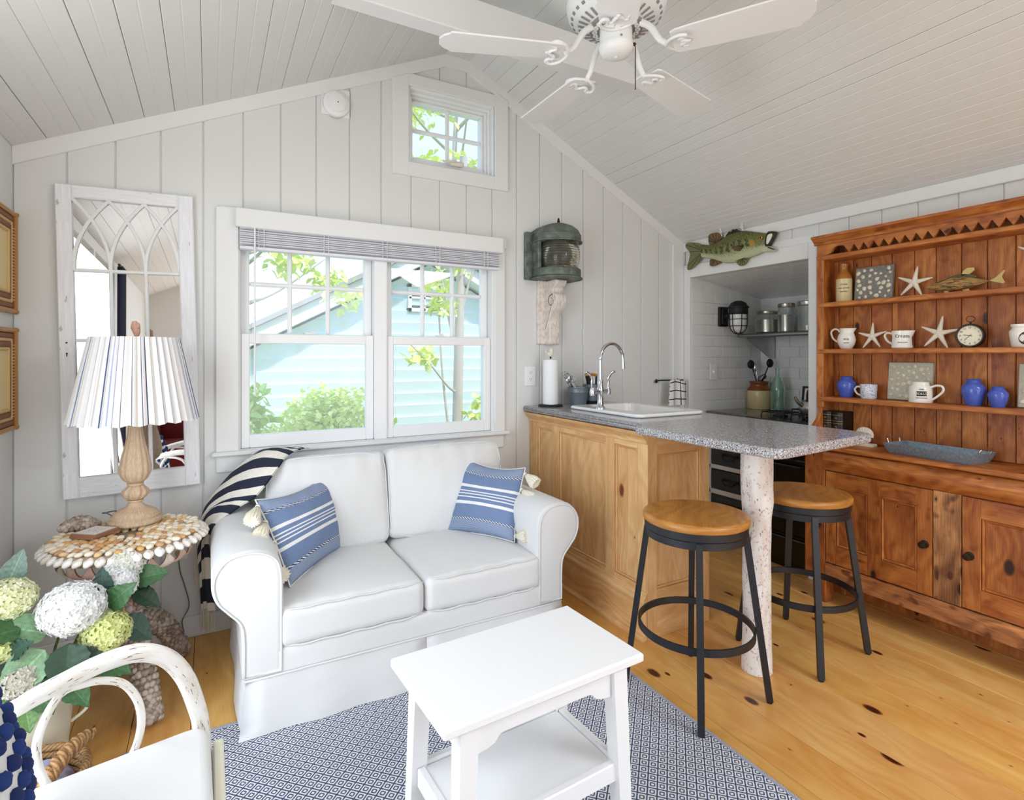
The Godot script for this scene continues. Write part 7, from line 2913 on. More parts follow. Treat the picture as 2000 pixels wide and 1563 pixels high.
func big_fish() -> void:
	var t := thing("painted_bass", "painted green bass with an open mouth hung above the alcove", "fish", V(2.885, 1.9, 0.4))
	var T := Transform3D(Basis(V(0, 0, 1), V(0, 1, 0), V(-1, 0, 0)), V(0, -1.9, -0.4))
	var top := curve2([Vector2(0.183, 1.978), Vector2(0.268, 1.960), Vector2(0.342, 1.978), Vector2(0.435, 2.003), Vector2(0.523, 2.001), Vector2(0.614, 1.976), Vector2(0.701, 1.948)], 8)
	var bot := curve2([Vector2(0.195, 1.888), Vector2(0.283, 1.863), Vector2(0.385, 1.824), Vector2(0.483, 1.815), Vector2(0.576, 1.829), Vector2(0.646, 1.842), Vector2(0.680, 1.868)], 8)
	var b := g()
	b.T = T
	var n := top.size() - 1
	var sk := func(u: float, v: float, s: float) -> Vector3:
		var i := int(round(u * n))
		var p := bot[i].lerp(top[i], v)
		var e := sqrt(maxf(0.0, 1.0 - pow(2.0 * v - 1.0, 2.0)))
		var z := 0.028 * e * sin(PI * clampf(0.10 + u * 0.84, 0, 1))
		return V(p.x, p.y, z * s)
	b.sheet(n, 24, func(u: float, v: float) -> Vector3: return sk.call(u, v, 1.0), Vector2(1, 1))
	b.sheet(n, 24, func(u: float, v: float) -> Vector3: return sk.call(u, 1.0 - v, -0.7), Vector2(1, 1))
	obj("body", b, M.bass, t)
	var fin := func(called: String, pts: Array, m: Material, z: float, rays: Vector2) -> void:
		var q := g()
		q.T = T
		var P := curve2(pts, 4, true)
		q.prism(P, z - 0.004, z + 0.004, 0.002, true)
		var o := obj(called, q, m, t)
		q = g()
		q.T = T
		var c := Vector2.ZERO
		for p in P:
			c += p / P.size()
		for k in 7:
			var p := P[int(k * P.size() / 7.0)]
			q.tube(pv([V(rays.x, rays.y, z + 0.004), V(lerpf(rays.x, p.x, 0.5), lerpf(rays.y, p.y, 0.5), z + 0.005), V(lerpf(rays.x, p.x, 0.95), lerpf(rays.y, p.y, 0.95), z + 0.004)]), 0.0016, 4)
		obj("fin_ray", q, M.bassdark, o)
	fin.call("tail_fin", [Vector2(0.191, 1.972), Vector2(0.127, 2.0), Vector2(0.065, 2.008), Vector2(0.053, 1.981), Vector2(0.092, 1.929), Vector2(0.067, 1.845), Vector2(0.080, 1.820), Vector2(0.135, 1.837), Vector2(0.200, 1.889)], M.bassfin, 0.0, Vector2(0.21, 1.93))
	fin.call("dorsal_fin", [Vector2(0.270, 1.955), Vector2(0.249, 2.002), Vector2(0.262, 2.031), Vector2(0.305, 2.033), Vector2(0.352, 2.018), Vector2(0.360, 1.985)], M.bassfin2, 0.0, Vector2(0.31, 1.965))
	fin.call("spiny_fin", [Vector2(0.392, 1.985), Vector2(0.412, 2.018), Vector2(0.428, 2.012), Vector2(0.441, 2.027), Vector2(0.455, 2.018), Vector2(0.467, 2.025), Vector2(0.484, 2.012), Vector2(0.520, 1.995)], M.bassdark, 0.0, Vector2(0.455, 1.99))
	fin.call("anal_fin", [Vector2(0.275, 1.870), Vector2(0.261, 1.832), Vector2(0.283, 1.816), Vector2(0.340, 1.824), Vector2(0.362, 1.838)], M.bassfin2, 0.0, Vector2(0.31, 1.86))
	fin.call("pelvic_fin", [Vector2(0.478, 1.822), Vector2(0.496, 1.791), Vector2(0.523, 1.786), Vector2(0.548, 1.799), Vector2(0.559, 1.830)], M.bassfin, 0.008, Vector2(0.52, 1.83))
	fin.call("pectoral_fin", [Vector2(0.471, 1.907), Vector2(0.523, 1.919), Vector2(0.541, 1.897), Vector2(0.51, 1.876), Vector2(0.484, 1.886)], M.bassfin2, 0.027, Vector2(0.545, 1.90))
	b = g()
	b.T = T
	b.prism(curve2([Vector2(0.690, 1.955), Vector2(0.728, 1.957), Vector2(0.748, 1.948), Vector2(0.737, 1.922), Vector2(0.702, 1.876), Vector2(0.676, 1.888)], 4, true), -0.012, 0.016, 0.005, true)
	var j := obj("upper_jaw", b, M.bassdark, t)
	b = g()
	b.T = T
	b.prism(curve2([Vector2(0.698, 1.938), Vector2(0.726, 1.944), Vector2(0.728, 1.926), Vector2(0.702, 1.889), Vector2(0.690, 1.895)], 4, true), 0.012, 0.018, 0.002)
	obj("mouth_lining", b, M.china, j)
	b = g()
	b.T = T
	b.prism(curve2([Vector2(0.655, 1.872), Vector2(0.700, 1.875), Vector2(0.731, 1.858), Vector2(0.752, 1.847), Vector2(0.737, 1.837), Vector2(0.700, 1.843), Vector2(0.655, 1.848)], 4, true), -0.012, 0.016, 0.005, true)
	j = obj("lower_jaw", b, M.bassbelly, t)
	b = g()
	b.T = T
	b.prism(curve2([Vector2(0.700, 1.872), Vector2(0.731, 1.8565), Vector2(0.750, 1.847), Vector2(0.735, 1.849), Vector2(0.705, 1.862)], 4, true), 0.014, 0.0185, 0.001)
	obj("lip", b, M.bassdark, j)
	b = g()
	b.T = T
	b.ball(V(0.655, 1.932, 0.016), V(0.012, 0.011, 0.006), 14, 8)
	var e := obj("eye", b, M.gold, t)
	b = g()
	b.T = T
	b.ball(V(0.656, 1.932, 0.020), V(0.006, 0.006, 0.004), 12, 6)
	obj("pupil", b, M.iron, e)
	for q in [[0.369, 1.990], [0.527, 1.996]]:
		b = g()
		b.T = T
		b.tube(curve([V(q[0], q[1] + 0.005, 0.012), V(q[0] + 0.003, q[1] + 0.03, 0.02), V(q[0] + 0.001, q[1] + 0.06, 0.03), V(q[0] - 0.005, q[1] + 0.065, 0.03), V(q[0] - 0.006, q[1] + 0.03, 0.02), V(q[0] - 0.004, q[1] + 0.006, 0.012)], 4), 0.0016, 5)
		obj("cord_loop", b, M.white, t)
	var m := 0
	for q in [[0.369, 2.0], [0.527, 2.0]]:
		var h := thing("cup_hook", ["white cup hook in the ceiling above the tail of the bass", "white cup hook in the ceiling above the middle of the bass"][m], "hook", V(2.856, 2.043, q[0]), 0.0, "hooks that hold the bass")
		b = g()
		b.tube(curve([V(0, 0.0, 0), V(0, -0.012, 0), V(0.004, -0.022, 0.006), V(-0.001, -0.028, 0.0), V(-0.006, -0.020, -0.006)], 4), 0.002, 6)
		obj("hook", b, M.white, h)
		m += 1


func build_left() -> void:
	build_mirror()
	build_shell_table()
	build_lamp()
	build_flowers()
	build_basket()
	build_chair()
	build_frames()
	build_behind_camera()


func build_mirror() -> void:
	var m := thing("arched_mirror", "old white window sash with gothic arches made into a mirror behind the lamp", "mirror", V(-0.283, 1.294, 0.024))
	m.rotation = V(-0.01, 0, 0.0235)
	var b := g()
	var W := 0.2365
	var H := 0.627
	for q in [[-W, -H, 0.052, 2 * H], [W - 0.058, -H, 0.058, 2 * H]]:
		b.prism(rect(Rect2(q[0], q[1], q[2], q[3])), -0.016, 0.016, 0.004, true)
	b.grain = 0
	b.prism(rect(Rect2(-W + 0.052, H - 0.052, 2 * W - 0.11, 0.052)), -0.016, 0.0155, 0.004, true)
	b.prism(rect(Rect2(-W + 0.052, -H, 2 * W - 0.11, 0.082)), -0.016, 0.0155, 0.004, true)
	obj("frame", b, M.oldwhite, m)
	b = g()
	b.box(V(-0.003, 0.012, -0.006), V(2 * W - 0.10, 2 * H - 0.12, 0.004))
	obj("mirror_glass", b, M.mirror, m)
	var x0 := -W + 0.052
	var x1 := W - 0.058
	var w := (x1 - x0) / 3.0
	var bar := func(a: Vector3, c: Vector3, t := 0.0135) -> void:
		var q := g()
		var d := (c - a)
		q.T = Transform3D(Basis(V(0, 0, 1), atan2(d.y, d.x)), (a + c) / 2)
		q.box(Vector3.ZERO, V(d.length(), t, 0.012), 0.003)
		obj("glazing_bar", q, M.trim, m)
	for y in [0.287, 0.004, -0.27]:
		bar.call(V(x0, y, 0.002), V(x1, y, 0.002))
	for k in [1, 2]:
		bar.call(V(x0 + w * k, -H + 0.082, 0.0022), V(x0 + w * k, 0.30, 0.0022))
	var y0 := 0.287
	var hh := H - 0.052 - y0
	for k in 3:
		for s in [0, 1]:
			var path := PackedVector3Array()
			for i in 15:
				var f := i / 14.0
				var xx := pow(f, 2.17)
				path.append(V(x0 + w * (k + (xx if s == 0 else 1.0 - xx)), y0 + hh * f, 0.0035 + 0.0006 * s))
			b = g()
			for i in 14:
				var d := path[i + 1] - path[i]
				b.T = Transform3D(Basis(V(0, 0, 1), atan2(d.y, d.x)), (path[i] + path[i + 1]) / 2)
				b.box(Vector3.ZERO, V(d.length() + 0.003, 0.013, 0.010), 0.002)
			obj("arch_bar", b, M.trim, m)
	b = g()
	b.ball(V(-W + 0.026, -0.005, 0.016), V(0.004, 0.003, 0.001), 10, 5)
	b.ball(V(-W + 0.026, -0.048, 0.016), V(0.0035, 0.004, 0.001), 10, 5)
	b.box(V(-W + 0.026, -0.055, 0.016), V(0.003, 0.010, 0.0015))
	obj("keyhole", b, M.iron, m)


func cowrie(b: G, r: float) -> void:
	b.ball(Vector3.ZERO, V(r, r * 0.55, r * 0.72), 10, 6, func(d: Vector3) -> float: return 1.0 + 0.10 * maxf(0.0, d.x) - 0.12 * maxf(0.0, d.y) * smoothstep(0.25, 0.0, absf(d.z)))


func build_shell_table() -> void:
	var t := thing("shell_table", "round side table crusted all over with seashells on three legs", "table", V(-0.255, 0, 0.395))
	var b := g()
	_disc(b, [Vector2(0, 0.555), Vector2(0.228, 0.555), Vector2(0.236, 0.565), Vector2(0.236, 0.580), Vector2(0.22, 0.587), Vector2(0, 0.587)], 48)
	obj("tabletop", b, M.shellground, t)
	# shells on the top: rings of tan ones, two rows of white ones at the rim
	var tan_m := []
	for c in [Color(0.90, 0.76, 0.56), Color(0.86, 0.66, 0.42), Color(0.93, 0.85, 0.72), Color(0.78, 0.60, 0.42), Color(0.95, 0.90, 0.82)]:
		b = g(1, c.srgb_to_linear())
		cowrie(b, 0.0125)
		tan_m.append(b.done(M.shell))
	var white_m := []
	for c in [Color(0.96, 0.94, 0.91), Color(0.93, 0.90, 0.85)]:
		b = g(1, c.srgb_to_linear())
		b.ball(Vector3.ZERO, V(0.0165, 0.010, 0.013), 16, 7, func(d: Vector3) -> float: return 1.0 + 0.07 * cos(atan2(d.z, d.x) * 12.0))
		white_m.append(b.done(M.shell))
	var place := func(mesh: Mesh, r: float, a: float, y: float, sc: float, tilt: float) -> void:
		var o := put("shell", mesh, t)
		o.transform = Transform3D(Basis(V(0, 1, 0), -a + rng.randf_range(-0.5, 0.5)) * Basis(V(0, 0, 1), tilt) * Basis(V(1, 0, 0), rng.randf_range(-0.25, 0.25)) * Basis().scaled(Vector3.ONE * sc), V(cos(a) * r, y, sin(a) * r))
	var n := 46
	for k in n:
		place.call(white_m[k % 2], 0.238, TAU * k / n, 0.574, rng.randf_range(1.05, 1.25), -0.5)
	for row in 8:
		var r := 0.214 - row * 0.0225
		var c := int(TAU * r / 0.0275)
		for k in c:
			var pick: int = rng.randi() % 5
			if row < 2 and rng.randf() < 0.55:
				pick = 4
			place.call(tan_m[pick], r + rng.randf_range(-0.004, 0.004), TAU * (k + 0.5 * (row % 2)) / c, 0.592 + rng.randf_range(-0.001, 0.003), rng.randf_range(1.1, 1.45), rng.randf_range(-0.3, 0.3))
	# scallops under the rim
	for k in 22:
		var a := TAU * k / 22.0
		var cm := Color(0.88, 0.72, 0.64) if k % 3 else Color(0.93, 0.86, 0.78)
		b = g(1, cm.srgb_to_linear())
		var fan := func(u: float, v: float) -> Vector3:
			var e := lerpf(-1.25, 1.25, u)
			return V(0.018 * sin(v * 2.4) * (1.0 + 0.12 * cos(u * 44.0)), -0.052 * v * cos(e * 0.55), 0.034 * v * sin(e))
		b.sheet(16, 5, fan)
		b.sheet(16, 5, func(u: float, v: float) -> Vector3: return fan.call(1.0 - u, v) - V(0.002, 0, 0))
		var o := obj("scallop", b, M.shell, t)
		o.transform = Transform3D(Basis(V(0, 1, 0), -a) * Basis(V(0, 0, 1), -0.35), V(cos(a) * 0.195, 0.553, sin(a) * 0.195))
	# column and legs, each crusted with small snail shells
	b = g()
	b.lathe([Vector2(0, 0.16), Vector2(0.045, 0.17), Vector2(0.05, 0.22), Vector2(0.034, 0.30), Vector2(0.034, 0.42), Vector2(0.06, 0.50), Vector2(0.11, 0.545), Vector2(0.12, 0.556), Vector2(0, 0.556)], 24)
	obj("column", b, M.shellpink, t)
	b = g()
	b.ball(Vector3.ZERO, V(0.0115, 0.0095, 0.0115), 9, 6, func(d: Vector3) -> float: return 1.0 + 0.12 * sin(atan2(d.z, d.x) + d.y * 4.0))
	var snail := b.done(M.shell)
	var crust := func(parent: Node3D, pts: Array) -> void:
		var mm := MultiMesh.new()
		mm.transform_format = MultiMesh.TRANSFORM_3D
		mm.use_colors = true
		mm.mesh = snail
		mm.instance_count = pts.size()
		for i in pts.size():
			mm.set_instance_transform(i, Transform3D(Basis.from_euler(V(rng.randf() * 6, rng.randf() * 6, rng.randf() * 6)).scaled(Vector3.ONE * rng.randf_range(0.8, 1.25)), pts[i]))
			var q := rng.randf()
			mm.set_instance_color(i, Color(0.80, 0.74, 0.68).lerp(Color(0.52, 0.45, 0.40), q).srgb_to_linear())
		var o := MultiMeshInstance3D.new()
		o.multimesh = mm
		o.name = "shells"
		o.set_meta("kind", "stuff")
		parent.add_child(o, true)
	for k in 3:
		var dirs := [V(0.36, 0, 0.93), V(0.55, 0, -0.83), V(-1, 0, 0.05)]
		var dd: Vector3 = dirs[k]
		var reach: float = [0.245, 0.285, 0.25][k]
		var pth := curve([V(0, 0.24, 0), dd * reach * 0.35 + V(0, 0.235, 0), dd * reach * 0.66 + V(0, 0.165, 0), dd * reach * 0.88 + V(0, 0.07, 0), dd * reach + V(0, 0.022, 0)], 6)
		b = g()
		b.tube(pth, [0.036, 0.034, 0.030, 0.028, 0.024], 12)
		var lg := obj("leg", b, M.shellground, t)
		var pts := []
		for i in range(2, pth.size()):
			var tan := (pth[mini(i + 1, pth.size() - 1)] - pth[i - 1]).normalized()
			var sx := tan.cross(V(0, 1, 0)).normalized()
			var sy := sx.cross(tan)
			for j in 11:
				var a := TAU * (j + 0.5 * (i % 2)) / 11.0
				pts.append(pth[i] + (sx * cos(a) + sy * sin(a)) * lerpf(0.034, 0.026, float(i) / pth.size()))
		crust.call(lg, pts)
	var cp := []
	for i in 150:
		var y := 0.17 + 0.37 * i / 150.0
		var a := i * 2.4
		var r := 0.05 if y < 0.22 else (lerpf(0.05, 0.036, (y - 0.22) / 0.08) if y < 0.30 else (0.036 if y < 0.43 else lerpf(0.036, 0.10, (y - 0.43) / 0.11)))
		cp.append(V(cos(a) * r, y, sin(a) * r))
	crust.call(t.get_node("column"), cp)
	# a stack of two printed coasters and a cluster of little shells
	var cs := thing("coaster_stack", "square wooden coasters with a pale print in front of the lamp on the shell table", "coasters", V(-0.353, 0.6045, 0.395), 0.0)
	for k in 2:
		b = g(0)
		b.T = Transform3D(Basis(V(0, 1, 0), -0.72 + 0.05 * k), V(0.003 * k, 0.0072 * k, 0)) * Transform3D(FLAT, Vector3.ZERO)
		b.prism(rounded(rect(Rect2(-0.05, -0.05, 0.1, 0.1)), [0.005], 3), 0.0, 0.007, 0.0015)
		var cb := obj("coaster", b, M.cork, cs)
		if k == 1:
			b = g()
			b.T = Transform3D(Basis(V(0, 1, 0), -0.67), V(0.003, 0.0072, 0)) * Transform3D(FLAT, Vector3.ZERO)
			b.sheet(2, 2, func(u: float, v: float) -> Vector3: return V((u - 0.5) * 0.092, (v - 0.5) * 0.092, 0.0073), Vector2(1, 1))
			obj("print", b, M.coasterprint, cb)
	var nest := thing("shell_cluster", "little heap of brown snail shells left of the lamp on the shell table", "shells", V(-0.415, 0.600, 0.265))
	b = g()
	b.ball(V(0, 0.008, 0), V(0.05, 0.02, 0.04), 14, 6)
	obj("base", b, M.shellground, nest)
	var np := []
	for i in 70:
		var a := i * 2.4
		var r := sqrt(i / 70.0)
		np.append(V(cos(a) * r * 0.055, 0.034 * (1.0 - r * r * 0.8), sin(a) * r * 0.045))
	crust.call(nest, np)


func build_lamp() -> void:
	var l := thing("table_lamp", "carved wooden table lamp with a pleated blue and white striped shade", "lamp", V(-0.243, 0.604, 0.290))
	var b := g()
	b.lathe([Vector2(0, 0), Vector2(0.083, 0), Vector2(0.088, 0.006), Vector2(0.087, 0.014), Vector2(0.079, 0.020), Vector2(0.080, 0.027), Vector2(0.071, 0.033), Vector2(0.069, 0.040), Vector2(0.054, 0.050), Vector2(0.034, 0.060), Vector2(0.024, 0.070), Vector2(0.021, 0.078), Vector2(0.027, 0.081), Vector2(0.026, 0.086), Vector2(0.0, 0.086)], 48)
	obj("foot", b, M.lampwood, l)
	b = g()
	var twist := func(a: float, y: float) -> float: return 1.0 + 0.09 * cos(a * 10.0 + y * 60.0)
	b.lathe([Vector2(0, 0.085), Vector2(0.022, 0.086), Vector2(0.034, 0.096), Vector2(0.041, 0.110), Vector2(0.040, 0.122), Vector2(0.028, 0.136), Vector2(0.020, 0.142), Vector2(0.0, 0.142)], 80, Vector3.ZERO, twist)
	obj("twisted_knop", b, M.lampwood, l)
	b = g()
	b.lathe([Vector2(0, 0.14), Vector2(0.026, 0.141), Vector2(0.027, 0.148), Vector2(0.021, 0.152), Vector2(0.0, 0.152)], 32)
	obj("collar", b, M.lampwood, l)
	b = g()
	var flute := func(a: float, y: float) -> float: return 1.0 + 0.075 * absf(sin(a * 7.0)) - 0.04
	b.lathe([Vector2(0, 0.150), Vector2(0.026, 0.152), Vector2(0.041, 0.166), Vector2(0.050, 0.187), Vector2(0.051, 0.208), Vector2(0.045, 0.245), Vector2(0.034, 0.29), Vector2(0.026, 0.33), Vector2(0.022, 0.37), Vector2(0.024, 0.39), Vector2(0, 0.392)], 84, Vector3.ZERO, flute)
	obj("fluted_stem", b, M.lampwood, l)
	b = g()
	b.lathe([Vector2(0, 0.39), Vector2(0.009, 0.39), Vector2(0.009, 0.44), Vector2(0.017, 0.442), Vector2(0.017, 0.50), Vector2(0, 0.50)], 16)
	b.tube(curve([V(0, 0.44, 0.018), V(0, 0.52, 0.06), V(0, 0.62, 0.05), V(0, 0.685, 0.0), V(0, 0.62, -0.05), V(0, 0.52, -0.06), V(0, 0.44, -0.018)], 5), 0.0025, 6)
	obj("harp", b, M.gold, l)
	b = g()
	b.ball(V(0, 0.54, 0), V(0.028, 0.036, 0.028), 16, 10)
	obj("bulb", b, M.opal, l)
	# pleated shade
	var n := 42
	b = g()
	b.smooth = -1
	for side in 2:
		for k in n * 2:
			var a0 := TAU * k / (n * 2)
			var a1 := TAU * ((k + 1) % (n * 2)) / (n * 2)
			var d0 := 0.0075 if k % 2 == 0 else -0.0035
			var d1 := 0.0075 if (k + 1) % 2 == 0 else -0.0035
			var e := -0.0015 * side
			var p := []
			for q in [[a0, d0, 0.0], [a1, d1, 0.0], [a1, d1, 1.0], [a0, d0, 1.0]]:
				var v: float = q[2]
				var r: float = lerpf(0.203, 0.134, v) + q[1] * (1.0 - 0.45 * v) + 0.006 * pow(v, 8.0) + e
				p.append(V(cos(q[0]) * r, lerpf(0.384, 0.698, v) + (0.004 * sin(q[0] * 21.0) * (1.0 - v)), sin(q[0]) * r))
			var u0 := float(k) / (n * 2)
			var u1 := float(k + 1) / (n * 2)
			if side == 0:
				b.quad(p[1], p[0], p[3], p[2], Vector2(u1, 1), Vector2(u0, 1), Vector2(u0, 0), Vector2(u1, 0))
			else:
				b.quad(p[0], p[1], p[2], p[3], Vector2(u0, 1), Vector2(u1, 1), Vector2(u1, 0), Vector2(u0, 0))
	obj("shade", b, M.shade, l)
	b = g()
	for k in 3:
		var a := k * TAU / 3
		b.tube(pv([V(0, 0.690, 0), V(cos(a) * 0.128, 0.694, sin(a) * 0.128)]), 0.0018, 5)
	obj("shade_frame", b, M.gold, l)
	b = g()
	b.tube(pv([V(0, 0.685, 0), V(0, 0.702, 0)]), 0.006, 8)
	b.tube(curve([V(0.002, 0.698, 0), V(0.004, 0.715, 0.0), V(0.0, 0.738, 0), V(-0.004, 0.760, 0)]), [0.005, 0.012, 0.016, 0.007], 12, false, true, 0.7)
	b.ball(V(0.008, 0.742, 0.006), V(0.008, 0.013, 0.006), 12, 6)
	obj("shell_finial", b, M.shellpink, l)
	# flex to the wall outlet
	var c := thing("lamp_cord", "thin grey lamp cord from the shell table to the wall outlet", "cord", V(-0.25, 0, 0.1))
	b = g()
	var o := V(0.25, 0, -0.1)
	b.tube(curve([V(-0.31, 0.615, 0.235) + o, V(-0.345, 0.63, 0.20) + o, V(-0.36, 0.618, 0.15) + o, V(-0.31, 0.60, 0.11) + o, V(-0.29, 0.45, 0.075) + o, V(-0.25, 0.22, 0.06) + o, V(-0.19, 0.155, 0.05) + o, V(-0.165, 0.08, 0.05) + o, V(-0.16, 0.012, 0.07) + o, V(-0.11, 0.008, 0.08) + o, V(-0.095, 0.04, 0.05) + o, V(-0.10, 0.09, 0.035) + o, V(-0.075, 0.15, 0.035) + o, V(-0.09, 0.23, 0.03) + o, V(-0.108, 0.30, 0.03) + o, V(-0.114, 0.36, 0.032) + o], 6), 0.0024, 6)
	obj("flex", b, M.cordgrey, c)
	b = g()
	b.box(V(-0.115, 0.380, 0.018) + o, V(0.024, 0.026, 0.022), 0.005)
	obj("plug", b, M.brassish, c)


func petal_mesh() -> ArrayMesh:
	# one floret: four cupped petals
	var b := g()
	b.smooth = -1
	for k in 4:
		var a := k * PI / 2
		var R := Basis(V(0, 1, 0), a)
		var p := [V(0, 0, 0), V(0.0065, 0.0025, 0.0055), V(0.014, 0.003, 0.0), V(0.0065, 0.0025, -0.0055), V(0.008, 0.0008, 0)]
		for i in 5:
			p[i] = R * p[i]
		b.tri(p[0], p[1], p[4])
		b.tri(p[1], p[2], p[4])
		b.tri(p[2], p[3], p[4])
		b.tri(p[3], p[0], p[4])
	return b.done(M.petal)


func flower_head(parent: Node3D, c: Vector3, r: float, n: int, c0: Color, c1: Color, core: Color, fl: Mesh, squash := 0.85) -> void:
	var h := Node3D.new()
	h.name = "flower_head"
	parent.add_child(h, true)
	h.position = c
	var b := g(1, core.srgb_to_linear())
	b.ball(Vector3.ZERO, V(r, r * squash, r) * 0.90, 14, 8)
	obj("flower_core", b, M.petal, h)
	var mm := MultiMesh.new()
	mm.transform_format = MultiMesh.TRANSFORM_3D
	mm.use_colors = true
	mm.mesh = fl
	mm.instance_count = n
	for i in n:
		var y := 1.0 - 2.0 * (i + 0.5) / n
		var a := i * 2.39996
		var q := sqrt(1.0 - y * y)
		var d := V(cos(a) * q, y, sin(a) * q)
		var x := d.cross(V(0.3, 0.8, 0.5)).normalized()
		var bs := Basis(x, d, x.cross(d)) * Basis(V(0, 1, 0), rng.randf() * TAU) * Basis(V(1, 0, 0), rng.randf_range(-0.35, 0.35))
		var s := rng.randf_range(0.75, 1.05)
		mm.set_instance_transform(i, Transform3D(bs.scaled(Vector3.ONE * s), d * V(r, r * squash, r) * rng.randf_range(0.93, 1.03)))
		mm.set_instance_color(i, c0.lerp(c1, rng.randf()).srgb_to_linear())
	var o := MultiMeshInstance3D.new()
	o.multimesh = mm
	o.name = "petals"
	o.set_meta("kind", "stuff")
	h.add_child(o, true)


func big_leaf(parent: Node3D, at: Vector3, d: Vector3, up: Vector3, len: float, w: float, c: Color) -> void:
	# d: from stalk to tip; up: the way its face looks
	var b := g(1, c.srgb_to_linear())
	var z := d.normalized()
	var y := (up - z * up.dot(z)).normalized()
	b.T = Transform3D(Basis(y.cross(z), y, z), at)
	var f := func(u: float, v: float) -> Vector3:
		var s := (u - 0.5) * 2.0
		var half := w * 0.5 * pow(sin(PI * pow(v, 0.75)), 0.8) * (1.0 - 0.25 * v)
		var vein := 0.0035 * sin(absf(s) * 3.0 + v * 34.0) * absf(s)
		return V(s * half * (1.0 + 0.05 * sin(v * 50.0)), 0.18 * half * absf(s) - 0.22 * len * v * v + vein + 0.004, v * len)
	b.sheet(10, 14, func(u: float, v: float) -> Vector3: return f.call(1.0 - u, v), Vector2(1, 1))
	b.sheet(10, 14, func(u: float, v: float) -> Vector3: return f.call(u, v) - V(0, 0.0012, 0), Vector2(1, 1))
	obj("leaf", b, M.hleaf, parent)


